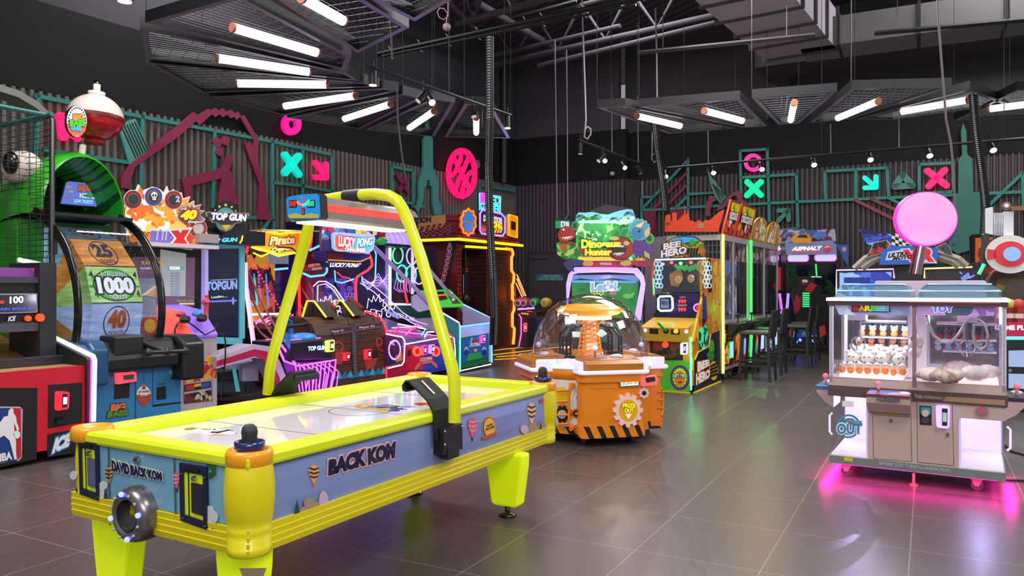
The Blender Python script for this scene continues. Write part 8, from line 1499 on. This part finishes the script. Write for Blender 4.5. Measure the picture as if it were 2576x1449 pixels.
    m = M();x0,x1 = F(2185,1000)[0],F(2293,1000)[0];zk = F(2240,988)[2];m.prof([(-.13,zk - .06),(-.14,zk - .005),(0,zk + .012),(0,zk - .14),(-.05,zk - .13)],x0,x1,CRM);m.prof([(-.142,zk - .018),(-.144,zk - .002),(0,zk + .016),(0,zk + .005)],x0,x1,mt('8a3848',.35));m.add([(x0 + .01,-.138,zk + .001),(x1 - .01,-.138,zk + .001),(x1 - .01,-.01,zk + .017),(x0 + .01,-.01,zk + .017)],[[0,1,2,3]],art(['6a7ab8','8a90b8','9a6a98','b0a8c8'],18,.1,3));Q = PY(fr,-.135);m.text('PLAYER01',Q,[(2208,1008),(2262,1010),(2262,1001),(2208,999)],mt('58787a',.4),.012,.05,0,BLK,.05);cs = m.build('control_console',R,bev=.004)
    for (x_,y_,kk) in ((2210,980,0),(2277,983,1)):
        c = PY(fr,-.07)(x_,y_);m = M()
        if kk == 0: m.tube([(c[0],-.07,zk),(c[0],-.07,zk + .04)],.008,mt('c04040',.3),8);m.tube([(c[0],-.07,zk + .03),(c[0],-.07,zk + .055)],[.008,.016],mt('e0a0b0',.3,0,.2),10);m.ball((c[0],-.07,zk + .065),.019,mt('e87898',.2,0,.35),14,10);m.build('joystick',cs)
        else: m.ball((c[0],-.07,zk + .008),(.036,.03,.014),WHT,14,8);m.build('push_button',cs)
    # side consoles
    for sx,x_ in ((-1,0),(1,W)):
        m = M();m.ext([(x_ + sx * a,.18,zk + b) for a,b in ((0,-.16),(.06,-.12),(.12,-.05),(.12,-.02),(0,0))],(0,.34,0),CRM);m.box((x_ + sx * .0,.175,zk - .03),(x_ + sx * .125,.525,zk - .0),mt('3878a8' if sx < 0 else '3a3848',.35));m.ball((x_ + sx * .07,.42,zk + .004),(.04,.04,.016),WHT,12,8);m.ball((x_ + sx * .07,.28,zk + .06),.022,mt('e87898',.2,0,.35),12,8);m.tube([(x_ + sx * .07,.28,zk),(x_ + sx * .07,.28,zk + .05)],.012,mt('e0a0b0',.3),8);m.build('side_console',R,bev=.008);M().tube([(x_ + sx * .012,.2,zk - .2),(x_ + sx * .03,.2,zk - .22),(x_ + sx * .03,.2,zk - .34),(x_ + sx * .012,.2,zk - .36)],.008,mt('c8b8ff',.4,0,1),6).build('side_light',R)
    # upper windows
    m = M();HG = glass('f8f8ff',.05,0);
    for a,b in ((.005,xm - .015),(xm + .015,W - .005)): m.add([(a,.0,zc + .03),(b,.0,zc + .03),(b,.0,zt - .05),(a,.0,zt - .05)],[[0,1,2,3]],HG)
    for x_ in (0,W): m.add([(x_,.0,zc + .03),(x_,D,zc + .03),(x_,D,zt - .05),(x_,.0,zt - .05)],[[0,1,2,3]],HG)
    m.add([(.0,D,zc + .03),(W,D,zc + .03),(W,D,zt - .05),(0,D,zt - .05)],[[0,1,2,3]],glass('c8c4e0',.3,.12))  # tinted reflective back pane, added to lighten the interior
    m.build('clear_window',R)
    m = M();PC = mt('d0ccdc',.3);
    for x_ in (.01,W - .01): m.box((x_ - .012,.0,zc),(x_ + .012,.025,zt),PC);m.box((x_ - .012,D - .03,zc),(x_ + .012,D,zt),PC)
    m.box((xm - .012,-.004,zc),(xm + .012,.02,zt),mt('8a7078',.4));m.box((xm - .06,.3,zc),(xm + .06,D,zt),mt('f0ecf4',.4));m.box((0,D - .02,zc),(W,D,zc + .1),PC);m.build('window_frame',R)
    m = M();m.box((-.012,-.015,zt - .035),(W + .012,D,zt - .005),mt('58303a',.4));m.plate(F,[(2118,749),(2270,751),(2285,760),(2125,760)],mt('2a6a88',.4),.003,.016);m.plate(F,[(2280,750),(2516,752),(2516,764),(2284,762)],mt('b05a48',.4),.003,.016);m.text('Tong Li animation',F,[(2135,758),(2268,759),(2268,752),(2135,751)],mt('a88888',.4),.024,.05);m.box((-.02,-.025,zt - .005),(W + .02,D + .01,zt + .018),mt('f0f4f0',.4,0,.4));m.build('top_band',R)
    m = M();B1 = art(['c8d0e8','98a8d0','e0e4f4','8890b8','b0b8e0'],6,.25,4);m.plate(F,[(2096,764),(2288,765),(2288,794),(2110,792)],B1,.003,-.03);m.plate(F,[(2294,765),(2506,765),(2500,795),(2294,793)],art(['c8a0d8','98a0d8','e0c8f0','9868b8','c8c8f0','486078'],6,.25,6),.003,-.03)
    for i,(c_,ch) in enumerate(zip(('a01830','e89030','e0d828','60c860','60c0b8','80b8e0'),'BARBIE')): m.text(ch,F,[(2146 + i * 15 + (2 if i == 4 else 0),782),(2159 + i * 15 - (3 if i == 4 else 0),782),(2159 + i * 15 - (3 if i == 4 else 0),769),(2146 + i * 15 + (2 if i == 4 else 0),769)],mt(c_,.4,0,.5),-.012,.06,0,mt('1c2c58',.4),.1)
    m.text('TOY',F,[(2346,784),(2396,784),(2396,769),(2346,769)],mt('6878c8',.4,0,.5),-.012,.06,0,mt('f0f0ff',.4,0,.5),.08);m.build('header_card',R)
    for a,b in ((.03,xm - .02),(xm + .02,W - .02)):
        m = M();gl = glass('c8e8f8',.22,.02);n = 8;pr = [(0,0),(.01,.05),(.03,.08),(.06,.095)]
        lay = [[(a + i,.03 + i,zt + .018 + h),(b - i,.03 + i,zt + .018 + h),(b - i,D - .03 - i,zt + .018 + h),(a + i,D - .03 - i,zt + .018 + h)] for i,h in pr]
        for l0,l1 in zip(lay,lay[1:]): m.add(l0 + l1,[[i,(i + 1) % 4,4 + (i + 1) % 4,4 + i] for i in range(4)],gl)
        m.face(lay[-1],gl)
        for l in (lay[1],lay[3]): m.tube(l,.006,mt('a8e0f0',.2,0,.35),5,closed=True)
        m.build('clear_lid',R)
    # pink disc light on top
    m = M();xp = F(2310,690)[0];m.box((xp - .32,D - .28,zt + .02),(xp + .4,D - .05,zt + .14),mt('c0aab8',.35));m.build('lamp_base',R,bev=.02)
    Pd = Pl(fr,(0,D - .2,0),tuple(fr.ld((0,-1,0))));m = M();a = Pd(2302,690);b = Pd(2318,605);m.tube([a,b],.045,glass('e8c8d8',.35,.05),14)
    for o,c_ in ((-.02,'a83048'),(.01,'d8c8c8'),(.025,'604858')): m.tube([vadd(a,(o,0,0)),vadd(b,(o,0,0))],.008,mt(c_,.3),5)
    m.build('lamp_pole',R)
    m = M();m.disc(Pd,(2323,552),77,68,mt('e050c0',.4,0,.8),.05,.0,48,mt('ff2898',.4,0,1.4));m.disc(Pd,(2323,551),74,65,mottled('cc88c4','c898c0',3,.35,1,.85),.004,.05,48);m.build('disc_lamp',R,label='round glowing pink disc')
    # shelves, rail and claw heads
    for a,b in ((.06,xm - .07),(xm + .07,W - .04)):
        for z in (F(2200,862)[2],F(2200,893)[2]): M().box((a + .08,D - .22,z),(b,D - .06,z + .006),mt('e8e4f4',.2,0,.1)).build('shelf',R)
        M().tube([(a + .05,D * .45,zt - .16),(b,D * .45,zt - .16)],.012,mt('c8c8d4',.25,.7),8).build('gantry_rail',R);M().box((a,.03,zc + .035),(b,D - .03,zc + .06),mt('f4ece8',.4,0,.5)).build('prize_floor',R)  # floor, like the shelves, emits to brighten the inside of the case
    for x_,s in ((F(2132,800)[0] + .03,1),(F(2468,800)[0] - .08,1)):
        m = M();m.box((x_ - .06,.25,zt - .15),(x_ + .06,.37,zt - .08),WHT);m.cyl((x_,.3,zt - .27),(x_,.3,zt - .15),.028,mt('6a6870',.3,.6),n=14)
        for k in range(3): t = 2 * pi * k / 3 + .5;m.tube([(x_,.3,zt - .26),(x_ + .055 * cos(t),.3 + .055 * sin(t),zt - .3),(x_ + .05 * cos(t),.3 + .05 * sin(t),zt - .35),(x_ + .02 * cos(t),.3 + .02 * sin(t),zt - .385)],.006,CHR,6)
        m.build('claw',R)
    m = M();H = PY(fr,.15);HS = mt('b8b8b8',.3,.7);m.line(H,[(2332,797),(2338,820),(2350,845),(2372,860),(2396,858),(2416,835),(2428,812),(2440,803),(2465,803),(2478,815),(2486,845),(2482,870),(2468,878),(2455,868),(2448,840),(2450,820)],.011,HS);m.line(H,[(2312,765),(2326,785),(2334,800)],.008,BLK);m.build('hose',R)
    for x_,y_ in ((.1,.1),(W - .16,.1),(.1,D - .1),(W - .16,D - .1)): m = M();m.cyl((x_,y_ - .012,.036),(x_,y_ + .012,.036),.036,mt('504848',.5),n=18);m.ext([(x_ - .045,y_ - .02,z0),(x_ + .045,y_ - .02,z0),(x_ + .01,y_ - .02,.03),(x_ - .015,y_ - .02,.03)],(0,.04,0),mt('a8908c',.4));m.build('caster',R)
    m = M();c = F(2298,1200);m.tube([(c[0],.02,z0),(c[0],.02,.01)],.01,mt('e87060',.4),6);m.cyl((c[0],.02,0),(c[0],.02,.01),.025,mt('e87060',.4),n=12);m.build('leveling_foot',R)
    m = M();PKL = mt('ff20b0',.4,0,5);m.box((.05,.04,z0 - .012),(W - .05,.055,z0 - .004),PKL);m.box((.05,.04,z0 - .012),(.065,D - .04,z0 - .004),PKL);m.box((W - .065,.04,z0 - .012),(W - .05,D - .04,z0 - .004),PKL);m.build('pink_light_strip',R)
    for sx_,sy_,x_,y_,e_ in ((1.1,.05,W / 2,-.015,3),(.05,.8,-.03,.3,3),(.05,.8,W + .03,.3,3)):
        l = light('AREA','pink_glow',R,(x_,y_,z0 - .015),e_,'ff10a8');l.data.shape = 'RECTANGLE';l.data.size = sx_;l.data.size_y = sy_
    for x_ in (.25,.78): light('POINT','window_lamp',R,(x_ * W,.3,zt - .06),20,'f4ecff')
    light('POINT','disc_glow',R,(xp,-.1,zt + .5),1.2,'ff80d0')
    # plush prizes
    rn = random.Random(8)
    def plush(kind,cols,label,group,p,s,rot):
        f = Fr(*fr.w(p)[:2],-31 + rot,p[2]);key = (kind,)
        if key not in PLU:
            T = thing(kind,label,'plush toy',f,group);a,b,c = cols
            m = M();m.ball((0,0,.032),(.032,.028,.034),mt(a,.9),12,8);m.build('body',T);m = M();m.ball((0,-.006,.082),(.034,.03,.03),mt(b,.9),12,8)
            for sx in (-1,1): m.ball((sx * .025,0,.108),(.013,.01,.014),mt(c,.9),8,6);m.ball((sx * .012,-.034,.086),.004,BLK,6,4)
            m.build('head',T);PLU[key] = T
        else:
            T = copy_tree(PLU[key]);T.location = f.o;T.rotation_euler = (0,0,f.yaw);T['label'] = label;T['group'] = group
        T.scale = (s,s,s);return T
    zf = zc + .06;z1,z2 = F(2200,893)[2] + .006,F(2200,862)[2] + .006
    for k in range(5): plush('orange_plush',('e08a48','f0d0b8','50a0a8'),'orange and teal plush animal on the upper left shelf of the twin claw machine','plush toys on the upper left shelf',(.14 + k * .075,D - .14,z2),.75,rn.uniform(-30,30))
    for k in range(5): plush('orange_plush',('e08a48','f0d0b8','50a0a8'),'orange and teal plush animal on the lower left shelf of the twin claw machine','plush toys on the lower left shelf',(.13 + k * .075,D - .14,z1),.72,rn.uniform(-30,30))
    for k in range(12): plush('cream_plush',(['e8d8c8'][0],'f0ece0','e8e0d0'),'cream plush animal piled on the left floor of the twin claw machine','cream plush toys on the left floor',(.12 + (k % 4) * .1,.24 + (k // 4) * .13,zf + .0),1.3 + .25 * (k // 8),rn.uniform(-40,40))
    for k in range(8): plush('orange_plush',('e08a48','f0d0b8','50a0a8'),'orange and teal plush animal lying on the left floor of the twin claw machine','orange plush toys on the left floor',(.07 + k * .055,.1 + rn.random() * .06,zf),.75,rn.uniform(-80,80))
    for k in range(6): plush('red_plush',('b02838','283858','703848'),'red and navy soft toy on the upper right shelf of the twin claw machine','soft toys on the upper right shelf',(xm + .13 + k * .06,D - .14,z2),.65,rn.uniform(-30,30))
    for k in range(6): plush('blue_plush',('a8b8e0','c8c0d8','7080b8'),'pale blue soft toy on the lower right shelf of the twin claw machine','soft toys on the lower right shelf',(xm + .12 + k * .065,D - .14,z1),.72,rn.uniform(-30,30))
    for i,(px_,py_,sx,lab) in enumerate(((2342,945,1.9,'fluffy white plush with a chequered bow on the right floor'),(2385,950,2.2,'fluffy brown and white plush lying in front on the right floor'),(2450,945,2.1,'fluffy white plush at the far right of the claw machine floor'),(2410,930,2.1,'fluffy white plush behind the brown one'),(2484,938,1.9,'small fluffy white plush in the right corner'))):
        c = PZ(fr,zf)(px_,py_ + 12);m = M();m.ball((0,0,.022 * sx),(.04 * sx,.028 * sx,.024 * sx),mottled('f0e8e4','e0c8c0' if i != 1 else 'b08068',20,.95,5,bump=.6),18,10,.12,rn);m.ball((-.035 * sx,-.01,.02 * sx),.014 * sx,stripes('e8e0e0','903848',40),8,6);m.build('fluffy_plush',fr=Fr(*fr.w(c)[:2],-31,zf),label=lab,cat='plush toy')
    c = PY(fr,.06)(2305,860);m = M();m.ball((0,0,0),(.045,.04,.05),mottled('f0e8e8','c8b0a8',22,.95,5,bump=.6),18,12,.14,rn);m.ball((-.005,0,-.07),(.04,.035,.04),mottled('f4e8ec','e0c0c8',22,.95,5,bump=.6),16,10,.14,rn);m.ball((-.02,-.035,.03),.02,stripes('302020','e8e0e0',40),8,6);m.tube([(0,0,.04),(0,0,.13)],.003,BLK,4);m.build('hanging_plush',fr=Fr(*fr.w((c[0],.06,0))[:2],-31,c[2]),label='fluffy white plush hanging in the middle of the twin claw machine',cat='plush toy')
PLU = {}
barbie()
def edge():
    fr = Fr(5.0,8.6,-28);R = thing('crane_game','prize game at the right photo edge with a red and white ring and pink counter','arcade machine',fr);F = PY(fr,0)
    m = M();m.ext([F(*p) for p in [(2515,852),(2640,850),(2640,1040),(2515,1030)]],(0,1.0,0),mt('1c2024',.4))
    for q in ([(2537,882),(2620,880),(2620,925),(2537,922)],[(2537,940),(2620,942),(2620,980),(2537,976)]): m.plate(F,q,mt('a8c0e8',.4,0,.3),.01,0)
    m.disc(F,(2541,932),4,4,CHR,.01,0,12);m.build('cabinet',R);m = M();m.plate(F,[(2510,812),(2640,808),(2640,846),(2515,846)],mt('b0184a',.4,0,.3),.06,0);m.text('GAME PLAY',F,[(2502,829),(2600,829),(2600,818),(2502,818)],mt('f0d8e8',.4,0,.9),.065,.05);m.line(F,[(2520,850),(2640,850)],.02,mt('50f0d0',.4,0,1.8),.05);m.build('counter',R)
    B = PY(fr,.5);m = M();m.plate(F,[(2480,750),(2492,690),(2506,680),(2640,676),(2640,812),(2500,812)],mt('2a2218',.4),.02,-.6);m.plate(B,[(2500,740),(2510,700),(2640,690),(2640,770),(2500,770)],art(['6a5018','3a3020','a87818','5a4828','28201a'],4,.25,5),.01,.0);m.line(F,[(2478,740),(2490,700),(2502,684),(2640,680)],.03,mt('6a3040',.4),-.1);m.build('display_case',R)
    for i,(x,c_) in enumerate(((2518,'e06080'),(2540,'c8d040'),(2562,'d84040'))): c = PY(fr,.15)(x,766);M().ball((0,0,0),(.07,.06,.06),mt(c_,.5),14,10).build('ball_prize',fr=Fr(*fr.w(c)[:2],0,c[2]),label=['pink','yellow green','red'][i] + ' ball on the counter case at the right edge',cat='toy ball');
    for i in range(3): c = PY(fr,.12)(2520 + i * 20,797);z = F(2520,812)[2];M().box((-.07,-.05,0),(.07,.05,c[2] - z + .1),mt('a82828',.5)).box((-.05,-.052,.05),(.05,-.05,.1),mt('e8d8d0',.5)).build('prize_box',fr=Fr(*fr.w((c[0],.12,0))[:2],-28,z),label='red boxed prize in the counter case at the right edge',cat='box',group='red boxed prizes at the right edge')
    T = PY(fr,-.1);m = M();m.disc(T,(2540,640),62,48,mt('d8dcd8',.35,0,.15),.06,0,36);m.disc(T,(2540,640),42,32,mt('d01828',.3,0,.25),.02,.06,32);m.plate(T,[(2482,627),(2504,630),(2504,650),(2482,655)],mt('d01828',.3,0,.25),.02,.06);m.disc(T,(2544,640),22,18,mt('7aa0ff',.3,0,.7),.02,.08,28);m.build('ring_sign',R)
    m = M();
    for q in ([(2480,524),(2498,520),(2498,590),(2480,586)],[(2525,532),(2550,532),(2550,596),(2525,596)]): m.plate(T,q,mt('d8dce0',.35,0,.15),.12,-.12)
    m.plate(T,[(2470,590),(2490,590),(2490,672),(2470,672)],mt('1c1c20',.35),.1,-.15)
    for k in range(6): m.line(T,[(2502 + k * 4,535),(2504 + k * 4,592)],.018,CHR,-.05)
    m.disc(T,(2531,518),12,10,mt('8a5a28',.4),.04,0);m.disc(T,(2531,518),6,5,mt('a8a0ff',.4,0,1.2),.01,.04);m.plate(T,[(2540,520),(2580,518),(2580,530),(2545,530)],mt('8a5a28',.4),.04,0);m.build('tower',R)
    m = M();m.line(T,[(2462,690),(2476,664)],.02,mt('40ff90',.4,0,1.5));m.build('green_light_rod',R)
    m = M();m.line(PZ(W0,.012),[(2530,1120),(2545,1135),(2600,1150)],.01,BLK);m.line(PZ(W0,.012),[(2480,1200),(2540,1207),(2600,1210)],.01,BLK);m.build('floor_cable',label='black cables on the floor right of the twin claw machine',cat='cable')
edge()
